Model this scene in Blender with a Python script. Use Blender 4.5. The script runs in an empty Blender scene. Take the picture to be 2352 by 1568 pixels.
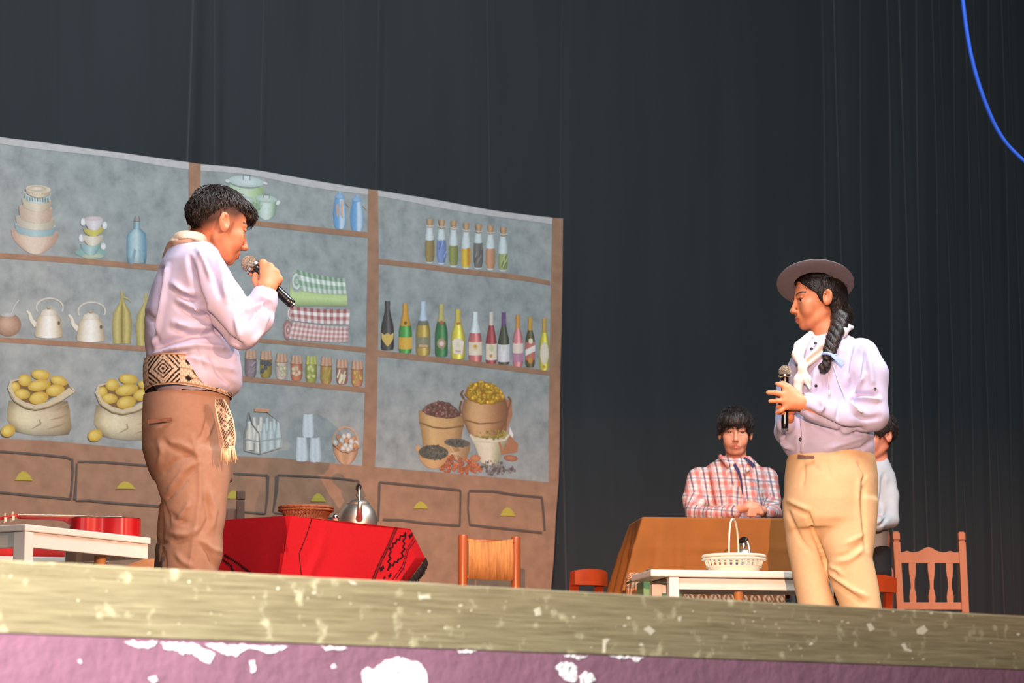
import bpy, bmesh, math, random
import numpy as np
from mathutils import Vector, noise as mnoise

random.seed(7)
rng = np.random.default_rng(7)
SC = bpy.context.scene
COL = SC.collection

# ------------------------------------------------------------------ camera
IMW, IMH, FPX = 2352.0, 1568.0, 6100.0
CX, CY = IMW / 2, IMH / 2
TH = math.atan(947.0 / FPX)            # camera looks up at the stage
AL = math.radians(51.07)               # angle between stage front (X axis) and view
CAM = np.array([0.0, 0.0, -0.284])     # eye just below the stage floor (Z = 0)
FH = np.array([math.cos(AL), math.sin(AL), 0.0])
RT = np.array([math.sin(AL), -math.cos(AL), 0.0])
UZ = np.array([0.0, 0.0, 1.0])
FW = math.cos(TH) * FH + math.sin(TH) * UZ
UPC = -math.sin(TH) * FH + math.cos(TH) * UZ

cd = bpy.data.cameras.new('camera')
cam = bpy.data.objects.new('camera', cd)
COL.objects.link(cam)
cam.location = CAM
from mathutils import Matrix
cam.rotation_euler = Matrix((RT, UPC, -FW)).transposed().to_euler()
cd.sensor_width = 23.5
cd.lens = FPX / IMW * 23.5
cd.clip_end = 200
cd.dof.use_dof = True
cd.dof.focus_distance = 9.3
cd.dof.aperture_fstop = 5.6
SC.camera = cam

# ------------------------------------------------------------------ light
SC.view_settings.view_transform = 'Standard'
SC.view_settings.look = 'None'
SC.view_settings.exposure = 0.0
SC.view_settings.gamma = 1.0
SC.view_settings.use_curve_mapping = False

wd = bpy.data.worlds.new('hall_dark')
SC.world = wd
wd.use_nodes = True
wd.node_tree.nodes['Background'].inputs[0].default_value = (0.55, 0.62, 0.75, 1)
wd.node_tree.nodes['Background'].inputs[1].default_value = 0.05


def at(px, py, d):
    """point at distance d along the view axis that the photograph shows at pixel (px, py)"""
    return CAM + d * (FW + RT * ((px - CX) / FPX) + UPC * ((CY - py) / FPX))


def on_y(px, py, Y):
    r = FW + RT * ((px - CX) / FPX) + UPC * ((CY - py) / FPX)
    return CAM + r * ((Y - CAM[1]) / r[1])


def proj(P):
    P = np.asarray(P) - CAM
    d = P @ FW
    return CX + FPX * (P @ RT) / d, CY - FPX * (P @ UPC) / d, d


def aim(o, target):
    v = Vector(target) - o.location
    o.rotation_euler = v.to_track_quat('-Z', 'Y').to_euler()


def light(name, kind, loc, target, energy, color, **kw):
    l = bpy.data.lights.new(name, kind)
    l.energy = energy
    l.color = color
    for k, v in kw.items():
        setattr(l, k, v)
    o = bpy.data.objects.new(name, l)
    COL.objects.link(o)
    o.location = loc
    aim(o, target)
    return o


# warm follow spot at the far end of the hall, almost level with the actors' heads
SPOT = CAM + RT * (-0.45) + FH * (-13.0) + UZ * 1.75
_h, _v = math.radians(3.8), math.radians(-1.6)
SPOT_DIR = math.cos(_h) * FH + math.sin(_h) * RT
light('warm_follow_spot', 'SPOT', SPOT, SPOT + SPOT_DIR + UZ * math.tan(_v), 27500, (1.0, 0.50, 0.30),
      spot_size=math.radians(12.6), spot_blend=0.35, shadow_soft_size=0.012)
# warm side spot at the right end of the stage front, trained on the left actor
_p1 = CAM + RT * 3.1 + FH * 4.0 + UZ * 2.3
light('warm_side_spot', 'SPOT', _p1, CAM + RT * (-1.15) + FH * 9.3 + UZ * 1.10, 1450, (1.0, 0.50, 0.30),
      spot_size=math.radians(36), spot_blend=0.45, shadow_soft_size=0.05)
# cool border lights hanging over the stage
light('cool_border_light_1', 'AREA', (5.2, 5.0, 5.6), (5.9, 11.5, 1.6), 540, (0.90, 0.96, 1.0),
      shape='RECTANGLE', size=5.0, size_y=0.7)
light('cool_border_light_2', 'AREA', (9.0, 6.0, 5.6), (8.6, 11.5, 1.0), 280, (0.90, 0.96, 1.0),
      shape='RECTANGLE', size=3.0, size_y=0.7)
# unseen cool fill, added from the hall side to brighten the actors
light('cool_front_fill', 'AREA', tuple(CAM + FH * (-2.0) + RT * 0.5 + UZ * 4.8), tuple(CAM + FH * 10.0 + UZ * 1.2), 190, (0.84, 0.91, 1.0),
      shape='RECTANGLE', size=2.0, size_y=1.5)
# house light on the left wall of the hall, shaded so that it falls on the stage front only
light('house_wall_light', 'AREA', tuple(CAM + RT * (-1.6) + FH * 2.0 + UZ * 1.5), tuple(on_y(450, 1420, 3.6)), 74, (1.0, 0.97, 0.93),
      shape='RECTANGLE', size=0.5, size_y=0.4, spread=math.radians(62))


# ------------------------------------------------------------------ helpers
def lin(c):
    c = np.asarray(c, float) / 255.0
    return np.where(c <= 0.04045, c / 12.92, ((c + 0.055) / 1.055) ** 2.4)


_mats = {}


def mat(name, rgb=(128, 128, 128), rough=0.7, metal=0.0, var=0.08, nscale=25.0, bump=0.0, bscale=80.0,
        vcol=False, spec=0.4, sheen=0.0, trans=0.0, linear=False, sss=0.0, stretch=None, coat=0.0):
    if name in _mats:
        return _mats[name]
    m = bpy.data.materials.new(name)
    m.use_nodes = True
    nt = m.node_tree
    b = nt.nodes['Principled BSDF']
    b.inputs['Roughness'].default_value = rough
    b.inputs['Metallic'].default_value = metal
    b.inputs['Specular IOR Level'].default_value = spec
    if sheen:
        b.inputs['Sheen Weight'].default_value = sheen
    if coat:
        b.inputs['Coat Weight'].default_value = coat
        b.inputs['Coat Roughness'].default_value = 0.1
    if trans:
        b.inputs['Transmission Weight'].default_value = trans
    if sss:
        b.inputs['Subsurface Weight'].default_value = sss
        b.inputs['Subsurface Radius'].default_value = (0.02, 0.008, 0.004)
        b.inputs['Subsurface Scale'].default_value = 0.3
    tc = nt.nodes.new('ShaderNodeTexCoord')
    mp = nt.nodes.new('ShaderNodeMapping')
    nt.links.new(tc.outputs['Object'], mp.inputs['Vector'])
    if stretch:
        mp.inputs['Scale'].default_value = stretch
    nz = nt.nodes.new('ShaderNodeTexNoise')
    nz.inputs['Scale'].default_value = nscale
    nz.inputs['Detail'].default_value = 5
    nt.links.new(mp.outputs[0], nz.inputs['Vector'])
    mr = nt.nodes.new('ShaderNodeMapRange')
    mr.inputs['To Min'].default_value = 1 - var * 1.6
    mr.inputs['To Max'].default_value = 1 + var * 1.6
    mr.inputs['From Min'].default_value = 0.25
    mr.inputs['From Max'].default_value = 0.75
    nt.links.new(nz.outputs['Fac'], mr.inputs['Value'])
    mx = nt.nodes.new('ShaderNodeVectorMath')
    mx.operation = 'SCALE'
    if vcol:
        a = nt.nodes.new('ShaderNodeAttribute')
        a.attribute_name = 'Col'
        nt.links.new(a.outputs['Color'], mx.inputs[0])
    else:
        mx.inputs[0].default_value = tuple(rgb if linear else lin(rgb))
    nt.links.new(mr.outputs[0], mx.inputs['Scale'])
    nt.links.new(mx.outputs[0], b.inputs['Base Color'])
    if bump:
        nb = nt.nodes.new('ShaderNodeTexNoise')
        nb.inputs['Scale'].default_value = bscale
        nb.inputs['Detail'].default_value = 4
        nt.links.new(mp.outputs[0], nb.inputs['Vector'])
        bp = nt.nodes.new('ShaderNodeBump')
        bp.inputs['Strength'].default_value = bump
        bp.inputs['Distance'].default_value = 0.01
        nt.links.new(nb.outputs['Fac'], bp.inputs['Height'])
        nt.links.new(bp.outputs[0], b.inputs['Normal'])
    _mats[name] = m
    return m


def link(name, me, parent=None, material=None, smooth=True):
    o = bpy.data.objects.new(name, me)
    COL.objects.link(o)
    if material is not None:
        me.materials.append(material)
    if smooth and len(me.polygons):
        me.polygons.foreach_set('use_smooth', np.ones(len(me.polygons), bool))
    if parent is not None:
        o.parent = parent
        o.matrix_parent_inverse = parent_inv(parent)
    return o


def parent_inv(p):
    m = Matrix.Identity(4)
    chain = []
    q = p
    while q is not None:
        chain.append(q)
        q = q.parent
    for q in reversed(chain):
        m = m @ q.matrix_parent_inverse @ q.matrix_basis
    return m.inverted()


def mesh_data(name, V, Fs, cols=None):
    me = bpy.data.meshes.new(name)
    V = np.asarray(V, float)
    if isinstance(Fs, np.ndarray) and Fs.ndim == 2:
        nf, k = Fs.shape
        me.vertices.add(len(V))
        me.vertices.foreach_set('co', V.ravel())
        me.loops.add(nf * k)
        me.loops.foreach_set('vertex_index', Fs.ravel().astype(np.int32))
        me.polygons.add(nf)
        me.polygons.foreach_set('loop_start', np.arange(0, nf * k, k, dtype=np.int32))
        me.polygons.foreach_set('loop_total', np.full(nf, k, np.int32))
        me.update(calc_edges=True)
    else:
        me.from_pydata([tuple(v) for v in V], [], [tuple(int(i) for i in f) for f in Fs])
        me.update()
    if cols is not None:
        a = me.color_attributes.new('Col', 'FLOAT_COLOR', 'POINT')
        c = np.ones((len(V), 4))
        c[:, :3] = cols
        a.data.foreach_set('color', c.ravel())
    return me


def obj(name, V, Fs, material, parent=None, smooth=True, cols=None):
    return link(name, mesh_data(name, V, Fs, cols), parent, material, smooth)


def thing(name, label, cat, loc, rotz=0.0, group=None):
    o = bpy.data.objects.new(name, None)
    COL.objects.link(o)
    o.empty_display_size = 0.05
    o.location = loc
    o.rotation_euler = (0, 0, rotz)
    return tag(o, label, cat, group)


def tag(o, label=None, cat=None, group=None, kind=None):
    if label:
        o['label'] = label
    if cat:
        o['category'] = cat
    if group:
        o['group'] = group
    if kind:
        o['kind'] = kind
    return o


class MB:
    """collects shapes for one mesh; points are given in the frame (org, ex, ey, ez)"""

    def __init__(self, org=(0, 0, 0), ex=(1, 0, 0), ey=(0, 1, 0), ez=(0, 0, 1)):
        self.V, self.F, self.C = [], [], []
        self.o = np.array(org, float)
        self.M = np.array([ex, ey, ez], float)

    def add(self, V, Fs, col=None):
        n = len(self.V)
        for v in V:
            self.V.append(self.o + np.asarray(v, float) @ self.M)
            self.C.append(col if col is not None else (1, 1, 1))
        for f in Fs:
            self.F.append([i + n for i in f])

    def box(self, lo, hi, bev=0.0, col=None):
        (x0, y0, z0), (x1, y1, z1) = lo, hi
        if bev <= 0:
            V = [(x, y, z) for z in (z0, z1) for y in (y0, y1) for x in (x0, x1)]
            self.add(V, [(0, 2, 3, 1), (4, 5, 7, 6), (0, 1, 5, 4), (2, 6, 7, 3), (0, 4, 6, 2), (1, 3, 7, 5)], col)
            return
        b = min(bev, 0.45 * min(abs(x1 - x0), abs(y1 - y0), abs(z1 - z0)))
        bm = bmesh.new()
        bmesh.ops.create_cube(bm, size=1)
        for v in bm.verts:
            v.co = ((x0 + x1) / 2 + v.co.x * (x1 - x0), (y0 + y1) / 2 + v.co.y * (y1 - y0),
                    (z0 + z1) / 2 + v.co.z * (z1 - z0))
        bmesh.ops.bevel(bm, geom=bm.edges[:], offset=b, segments=2, profile=0.6, affect='EDGES')
        self.add_bm(bm, col)

    def add_bm(self, bm, col=None):
        bm.verts.index_update()
        self.add([tuple(v.co) for v in bm.verts], [[v.index for v in f.verts] for f in bm.faces], col)
        bm.free()

    def tube(self, pts, r, seg=10, cap=True, closed=False, col=None):
        P = np.asarray(pts, float)
        n = len(P)
        R = np.full(n, r) if np.isscalar(r) else np.asarray(r, float)
        T = np.gradient(P, axis=0) if not closed else np.roll(P, -1, 0) - np.roll(P, 1, 0)
        T /= np.linalg.norm(T, axis=1)[:, None] + 1e-12
        up = np.array([0, 0, 1.0]) if abs(T[0][2]) < 0.9 else np.array([1.0, 0, 0])
        V = []
        u = np.cross(T[0], up)
        for i in range(n):
            u = u - T[i] * (u @ T[i])
            u /= np.linalg.norm(u) + 1e-12
            w = np.cross(T[i], u)
            for k in range(seg):
                a = 2 * math.pi * k / seg
                V.append(P[i] + R[i] * (math.cos(a) * u + math.sin(a) * w))
        Fs = []
        for i in range(n if closed else n - 1):
            j = (i + 1) % n
            for k in range(seg):
                l = (k + 1) % seg
                Fs.append((i * seg + k, i * seg + l, j * seg + l, j * seg + k))
        if cap and not closed:
            Fs.append(tuple(range(seg))[::-1])
            Fs.append(tuple((n - 1) * seg + k for k in range(seg)))
        self.add(V, Fs, col)

    def lathe(self, prof, c=(0, 0, 0), seg=24, axis='z', close=False, col=None):
        V, Fs = [], []
        n = len(prof)
        for (r, z) in prof:
            for k in range(seg):
                a = 2 * math.pi * k / seg
                V.append((c[0] + r * math.cos(a), c[1] + r * math.sin(a), c[2] + z))
        m = n if close else n - 1
        for i in range(m):
            j = (i + 1) % n
            for k in range(seg):
                l = (k + 1) % seg
                Fs.append((i * seg + k, i * seg + l, j * seg + l, j * seg + k))
        if not close:
            if prof[0][0] > 1e-6:
                Fs.append(tuple(range(seg))[::-1])
            if prof[-1][0] > 1e-6:
                Fs.append(tuple((n - 1) * seg + k for k in range(seg)))
        self.add(V, Fs, col)

    def prism(self, poly, y0, y1, col=None):
        """polygon in (x, z), extruded from y0 to y1"""
        n = len(poly)
        V = [(x, y0, z) for x, z in poly] + [(x, y1, z) for x, z in poly]
        Fs = [tuple(range(n)), tuple(range(2 * n - 1, n - 1, -1))]
        for i in range(n):
            j = (i + 1) % n
            Fs.append((i, n + i, n + j, j))
        self.add(V, Fs, col)

    def build(self, name, material, parent=None, smooth=False, cols=False):
        return obj(name, self.V, self.F, material, parent, smooth, np.array(self.C) if cols else None)


def auto_smooth(o, ang=40):
    me = o.data
    bm = bmesh.new()
    bm.from_mesh(me)
    bmesh.ops.recalc_face_normals(bm, faces=bm.faces[:])
    for e in bm.edges:
        if len(e.link_faces) == 2 and e.calc_face_angle(0) > math.radians(ang):
            e.smooth = False
    for f in bm.faces:
        f.smooth = True
    bm.to_mesh(me)
    bm.free()
    return o


# ---- surface nets: turns a distance function into one continuous skin
def surf_nets(fn, lo, hi, vox):
    lo = np.asarray(lo, float)
    n = np.ceil((np.asarray(hi, float) - lo) / vox).astype(int) + 1
    ax = [lo[i] + vox * np.arange(n[i]) for i in range(3)]
    vals = np.empty(n, np.float32)
    ch = max(1, int(400000 / (n[1] * n[2])))
    Yg, Zg = np.meshgrid(ax[1], ax[2], indexing='ij')
    for i in range(0, n[0], ch):
        xs = ax[0][i:i + ch]
        P = np.empty((len(xs), n[1], n[2], 3), np.float32)
        P[..., 0] = xs[:, None, None]
        P[..., 1] = Yg
        P[..., 2] = Zg
        vals[i:i + ch] = fn(P.reshape(-1, 3)).reshape(len(xs), n[1], n[2])
    s = vals < 0
    cn = n - 1
    cnt = np.zeros(cn, np.int8)
    for dx in (0, 1):
        for dy in (0, 1):
            for dz in (0, 1):
                cnt += s[dx:dx + cn[0], dy:dy + cn[1], dz:dz + cn[2]]
    act = (cnt > 0) & (cnt < 8)
    idx = np.full(cn, -1, np.int64)
    A = np.argwhere(act)
    idx[act] = np.arange(len(A))
    acc = np.zeros((len(A), 3))
    num = np.zeros(len(A))
    off = [(a, b, c) for a in (0, 1) for b in (0, 1) for c in (0, 1)]
    for p in off:
        for k in range(3):
            if p[k] == 1:
                continue
            q = list(p)
            q[k] = 1
            va = vals[A[:, 0] + p[0], A[:, 1] + p[1], A[:, 2] + p[2]]
            vb = vals[A[:, 0] + q[0], A[:, 1] + q[1], A[:, 2] + q[2]]
            cr = (va < 0) != (vb < 0)
            t = np.clip(np.nan_to_num(np.where(cr, va / np.where(cr, va - vb, 1), 0)), 0, 1)
            pt = np.array(p, float)[None, :].repeat(len(A), 0)
            pt[:, k] += t
            acc[cr] += pt[cr]
            num[cr] += 1
    V = lo + vox * (A + acc / num[:, None])
    Fs = []
    for k in range(3):
        sl0 = [slice(None)] * 3
        sl1 = [slice(None)] * 3
        sl0[k] = slice(0, n[k] - 1)
        sl1[k] = slice(1, n[k])
        a, b = s[tuple(sl0)], s[tuple(sl1)]
        E = np.argwhere(a != b)
        u, w = (k + 1) % 3, (k + 2) % 3
        ok = (E[:, u] > 0) & (E[:, w] > 0) & (E[:, u] < n[u] - 1) & (E[:, w] < n[w] - 1)
        E = E[ok]
        flip = a[E[:, 0], E[:, 1], E[:, 2]]
        quads = []
        for (du, dw) in ((-1, -1), (0, -1), (0, 0), (-1, 0)):
            C = E.copy()
            C[:, u] += du
            C[:, w] += dw
            quads.append(idx[C[:, 0], C[:, 1], C[:, 2]])
        Q = np.stack(quads, 1)
        Q[~flip] = Q[~flip][:, ::-1]
        Fs.append(Q)
    return V, np.concatenate(Fs)


def cap(a, b, ra, rb=None):
    a, b = np.asarray(a, np.float32), np.asarray(b, np.float32)
    rb = ra if rb is None else rb
    d = b - a
    L = float(d @ d) + 1e-9

    def f(P):
        t = np.clip((P - a) @ d / L, 0, 1)
        return np.linalg.norm(P - a - t[:, None] * d, axis=1) - (ra + (rb - ra) * t)
    return f


def ell(c, r, M=None):
    c, r = np.asarray(c, np.float32), np.asarray(r, np.float32)

    def f(P):
        q = P - c
        if M is not None:
            q = q @ np.asarray(M, np.float32).T
        k0 = np.linalg.norm(q / r, axis=1)
        k1 = np.linalg.norm(q / (r * r), axis=1) + 1e-6
        return k0 * (k0 - 1) / k1
    return f


def loft(slices, k=0.0):
    """slices (w, cu, cv, a, b): elliptic sections stacked along w"""
    S = np.array(sorted(slices), float)

    def f(P):
        w = P[:, 2]
        cu, cv, a, b = (np.interp(w, S[:, 0], S[:, i]) for i in range(1, 5))
        q = np.sqrt(((P[:, 0] - cu) / a) ** 2 + ((P[:, 1] - cv) / b) ** 2)
        d = (q - 1) * np.minimum(a, b)
        e = np.maximum(S[0, 0] - w, w - S[-1, 0])
        return np.maximum(d, e)
    return f


def smin(x, y, k):
    h = np.clip(0.5 + 0.5 * (y - x) / k, 0, 1)
    return y + (x - y) * h - k * h * (1 - h)


def smax(x, y, k):
    return -smin(-x, -y, k)


def union(fs, k):
    def f(P):
        d = fs[0](P)
        for g in fs[1:]:
            d = smin(d, g(P), k)
        return d
    return f


def normals_of(V, Q):
    N = np.zeros_like(V)
    n = np.cross(V[Q[:, 2]] - V[Q[:, 0]], V[Q[:, 3]] - V[Q[:, 1]])
    for i in range(4):
        np.add.at(N, Q[:, i], n)
    return N / (np.linalg.norm(N, axis=1)[:, None] + 1e-12)


def relax(V, Q, it=2, s=0.5):
    for _ in range(it):
        A = np.zeros_like(V)
        c = np.zeros(len(V))
        for i in range(4):
            j = (i + 1) % 4
            np.add.at(A, Q[:, i], V[Q[:, j]])
            np.add.at(A, Q[:, j], V[Q[:, i]])
            np.add.at(c, Q[:, i], 1)
            np.add.at(c, Q[:, j], 1)
        V = V + s * (A / np.maximum(c, 1)[:, None] - V)
    return V


def wav(P, seed, freq, octaves=3):
    """cheap smooth noise: sum of random plane waves"""
    r = np.random.default_rng(seed)
    out = np.zeros(len(P))
    for o in range(octaves):
        for _ in range(5):
            d = r.normal(size=3)
            d /= np.linalg.norm(d)
            out += np.sin(P @ d * freq * (1.7 ** o) * r.uniform(0.7, 1.3) + r.uniform(0, 6.28)) / (1.7 ** o)
    return out / 6.0
# ================================================================== setting
YF = 3.595          # face of the stage edge board
YB = 12.55          # painted backdrop
YC = 13.15          # black back curtain


def board_material():
    m = bpy.data.materials.new('old_painted_board')
    m.use_nodes = True
    nt = m.node_tree
    N = nt.nodes.new
    L = nt.links.new
    b = nt.nodes['Principled BSDF']
    b.inputs['Roughness'].default_value = 0.6
    b.inputs['Specular IOR Level'].default_value = 0.3
    tc = N('ShaderNodeTexCoord')
    mp = N('ShaderNodeMapping')
    mp.inputs['Scale'].default_value = (4, 4, 110)
    L(tc.outputs['Object'], mp.inputs['Vector'])
    n1 = N('ShaderNodeTexNoise')
    n1.inputs['Scale'].default_value = 2.2
    n1.inputs['Detail'].default_value = 6
    n1.inputs['Roughness'].default_value = 0.65
    L(mp.outputs[0], n1.inputs['Vector'])
    cr = N('ShaderNodeValToRGB')
    cr.color_ramp.elements[0].position = 0.28
    cr.color_ramp.elements[0].color = (*lin((102, 91, 66)), 1)
    cr.color_ramp.elements[1].position = 0.75
    cr.color_ramp.elements[1].color = (*lin((150, 139, 108)), 1)
    L(n1.outputs['Fac'], cr.inputs['Fac'])
    # lighter worn blotches
    n2 = N('ShaderNodeTexNoise')
    n2.inputs['Scale'].default_value = 34
    n2.inputs['Detail'].default_value = 5
    L(tc.outputs['Object'], n2.inputs['Vector'])
    r2 = N('ShaderNodeValToRGB')
    r2.color_ramp.elements[0].position = 0.6
    r2.color_ramp.elements[0].color = (0, 0, 0, 1)
    r2.color_ramp.elements[1].position = 0.74
    r2.color_ramp.elements[1].color = (1, 1, 1, 1)
    L(n2.outputs['Fac'], r2.inputs['Fac'])
    mx = N('ShaderNodeMix')
    mx.data_type = 'RGBA'
    L(r2.outputs['Color'], mx.inputs['Factor'])
    L(cr.outputs['Color'], mx.inputs['A'])
    mx.inputs['B'].default_value = (*lin((176, 168, 136)), 1)
    L(mx.outputs['Result'], b.inputs['Base Color'])
    bp = N('ShaderNodeBump')
    bp.inputs['Strength'].default_value = 0.25
    bp.inputs['Distance'].default_value = 0.003
    L(n1.outputs['Fac'], bp.inputs['Height'])
    L(bp.outputs[0], b.inputs['Normal'])
    return m


def strip_box(name, x0, x1, y0, y1, z0, z1, m, bev=0.0, wob=0.0, n=60):
    """a long board along X whose upper edge is slightly worn"""
    mb = MB()
    if not wob:
        mb.box((x0, y0, z0), (x1, y1, z1), bev)
        return mb.build(name, m)
    V, Fs = [], []
    for i in range(n + 1):
        x = x0 + (x1 - x0) * i / n
        e = wob * (mnoise.noise((x * 9, 3, 1)) + 0.6 * mnoise.noise((x * 31, 9, 2)))
        V += [(x, y0, z0), (x, y0, z1 - bev + e), (x, y0 + bev, z1 + e * 0.4), (x, y1, z1), (x, y1, z0)]
    for i in range(n):
        for k in range(5):
            a, c = i * 5 + k, i * 5 + (k + 1) % 5
            Fs.append((a, c, c + 5, a + 5))
    Fs.append((4, 3, 2, 1, 0))
    Fs.append(tuple(n * 5 + k for k in range(5)))
    mb.add(V, Fs)
    return mb.build(name, m)


floor = strip_box('floor', -1.5, 17.5, YF + 0.04, 14.2, -0.06, 0.0,
                  mat('stage_planks', (92, 66, 46), 0.55, var=0.2, nscale=4, stretch=(1, 8, 1), bump=0.1))
tag(floor, 'dark brown wooden stage floor behind the edge board', kind='structure')
edge = strip_box('trim_1', -0.6, 6.4, YF, YF + 0.04, -0.1065, 0.0025, board_material(), bev=0.003, wob=0.0022, n=260)
tag(edge, 'worn olive painted wooden edge board along the front of the stage', kind='structure')
wall = strip_box('wall_front', -0.6, 6.4, YF + 0.0015, YF + 0.06, -1.35, -0.1066,
                 mat('mauve_wall_paint', (122, 84, 100), 0.75, var=0.07, nscale=9, bump=0.25, bscale=40))
tag(wall, 'mauve painted stage front wall with flaking patches of bare white plaster', kind='structure')

for _o in (edge, wall):                       # the old stage front sags a little towards its far end
    _co = np.empty(len(_o.data.vertices) * 3)
    _o.data.vertices.foreach_get('co', _co)
    _co = _co.reshape(-1, 3)
    _co[:, 2] -= .0042 * (_co[:, 0] - 2.6) * (_co[:, 2] > -.5)
    _o.data.vertices.foreach_set('co', _co.ravel())
    _o.data.update()


def flat_marks(name, polys, m, parent, Y, jag=0.0, thick=0.0008):
    """thin chips traced on a vertical face: each polygon in photograph pixels"""
    for i, poly in enumerate(polys):
        P = []
        n = len(poly)
        for k in range(n):
            a, b = np.array(poly[k], float), np.array(poly[(k + 1) % n], float)
            s = max(2, int(np.linalg.norm(b - a) / 7))
            for t in range(s):
                q = a + (b - a) * t / s
                if jag:
                    q = q + jag * np.array([mnoise.noise((q[0] * .13, q[1] * .13, 5)), mnoise.noise((q[0] * .13, q[1] * .13, 15))])
                P.append(q)
        pts = [on_y(x, y, Y) for x, y in P]
        mb = MB()
        mb.prism([(p[0], p[2]) for p in pts], Y - thick, Y + 0.0002)
        mb.build(name, m, parent)


plaster = mat('bare_plaster', (232, 226, 226), 0.9, var=0.06, nscale=60, bump=0.6, bscale=120)
flat_marks('peeled_paint_patch', [
    [(282, 1473), (362, 1473), (356, 1481), (340, 1488), (318, 1486), (300, 1480)],
    [(368, 1475), (448, 1477), (470, 1492), (492, 1500), (484, 1524), (470, 1520), (455, 1508), (440, 1498), (418, 1502), (400, 1492), (380, 1488)],
    [(470, 1478), (560, 1481), (660, 1484), (640, 1492), (625, 1500), (606, 1496), (590, 1489), (560, 1492), (545, 1504), (515, 1502), (498, 1494)],
    [(735, 1483), (800, 1487), (785, 1492), (750, 1490)],
    [(830, 1548), (842, 1534), (862, 1534), (886, 1516), (905, 1508), (930, 1512), (968, 1524), (980, 1540), (982, 1572), (836, 1572)],
    [(1050, 1492), (1095, 1495), (1080, 1500), (1055, 1498)],
    [(1275, 1530), (1290, 1519), (1315, 1520), (1325, 1532), (1326, 1560), (1312, 1568), (1290, 1555)],
    [(1330, 1552), (1345, 1541), (1360, 1546), (1366, 1560), (1355, 1570), (1335, 1570)],
    [(1290, 1503), (1350, 1506), (1330, 1515), (1310, 1511)],
    [(1400, 1505), (1480, 1509), (1462, 1519), (1448, 1512), (1410, 1510)],
    [(574, 1518), (584, 1516), (588, 1540), (578, 1546)],
    [(760, 1528), (768, 1524), (774, 1532), (766, 1538)],
    [(340, 1556), (356, 1552), (364, 1562), (350, 1566)],
    [(178, 1517), (184, 1514), (188, 1520), (182, 1523)]],
    plaster, wall, YF + 0.0015, jag=5.0)
pale = mat('pale_chips', (190, 182, 160), 0.8, var=0.1)
rs = random.Random(3)
chips = []
for k in range(70):                                   # specks of plaster and old paint on the board
    x = 2352 * (1 - rs.random() ** 1.35) if rs.random() < .8 else rs.random() * 2352
    top, bot = 1300 + .049 * x, 1465 + .0303 * x
    y = top + (bot - top) * rs.random()
    r = rs.choice([1.2, 1.5, 2, 2, 2.5, 3.5])
    chips.append([(x + r * (1 + .4 * rs.random()) * math.cos(t), y + r * rs.uniform(.5, 1.1) * math.sin(t)) for t in
                  [i * math.pi / 4 for i in range(8)]])
chips += [[(2070, 1478), (2078, 1476), (2084, 1488), (2094, 1492), (2092, 1496), (2078, 1493)],
          [(1478, 1444), (1490, 1437), (1506, 1448), (1494, 1458)],
          [(1385, 1468), (1400, 1466), (1392, 1478), (1390, 1500), (1385, 1498)],
          [(1556, 1418), (1566, 1414), (1564, 1428), (1558, 1424)],
          [(1990, 1342 + 90), (2000, 1430), (2010, 1444), (1998, 1450)],
          [(2106, 1445), (2122, 1436), (2132, 1446), (2120, 1458), (2108, 1456)],
          [(1226, 1400), (1240, 1394), (1244, 1412), (1230, 1414)],
          [(800, 1333), (815, 1336), (822, 1342), (806, 1341)],
          [(960, 1366), (985, 1366), (990, 1374), (965, 1376)]]
flat_marks('paint_chip', chips, pale, edge, YF, jag=2.0, thick=0.0005)

# ---- black curtain
xs = np.arange(0.0, 17.2, 0.012)
grooves = [(115, 10, .03), (318, 16, .03), (441, 15, .10), (497, 9, .08), (610, 7, .05), (700, 22, .02), (793, 6, .06),
           (877, 6, .08), (1000, 30, .02), (1127, 6, .06), (1305, 9, .05), (1420, 24, .02), (1560, 30, .02), (1750, 26, .02),
           (1900, 9, .05), (1941, 9, .09), (1990, 6, .05), (2048, 8, .05), (2090, 9, .08), (2125, 7, .06), (2160, 8, .1),
           (2185, 6, .07), (2212, 7, .08), (2236, 7, .1), (2262, 6, .07), (2292, 8, .1), (2318, 6, .08), (2345, 8, .1), (2390, 9, .1)]
gx = [(on_y(p, 500, YC)[0], w, a, on_y(p + w, 500, YC)[0] - on_y(p, 500, YC)[0]) for p, w, a in grooves]
zs = np.linspace(0.005, 6.6, 16)
V = []
for z in zs:
    y = np.zeros(len(xs))
    for i, (x0, w, a, wx) in enumerate(gx):
        xc = x0 + 0.03 * math.sin(z * 0.8 + i * 2.1)
        y += .6 * a * np.exp(-((xs - xc) / (wx * 0.85)) ** 2) * (1.15 - 0.09 * z)
    y += 0.03 * np.array([mnoise.noise((x * 1.4, z * 0.10, 2)) for x in xs])
    y += 0.012 * np.array([mnoise.noise((x * 6.0, z * 0.15, 7)) for x in xs])
    for x, yy in zip(xs, y):
        V.append((x, YC + yy, z))
nx = len(xs)
Q = np.array([(j * nx + i, j * nx + i + 1, (j + 1) * nx + i + 1, (j + 1) * nx + i)
              for j in range(len(zs) - 1) for i in range(nx - 1)])
curtain = obj('stage_curtain', V, Q, mat('black_curtain_cloth', (38, 44, 48), 0.9, var=0.10, nscale=3, sheen=0.15, bump=0.05, bscale=400,
                                         stretch=(1, 1, 0.15)))
tag(curtain, 'tall black pleated back curtain hanging across the whole stage', 'curtain')

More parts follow.
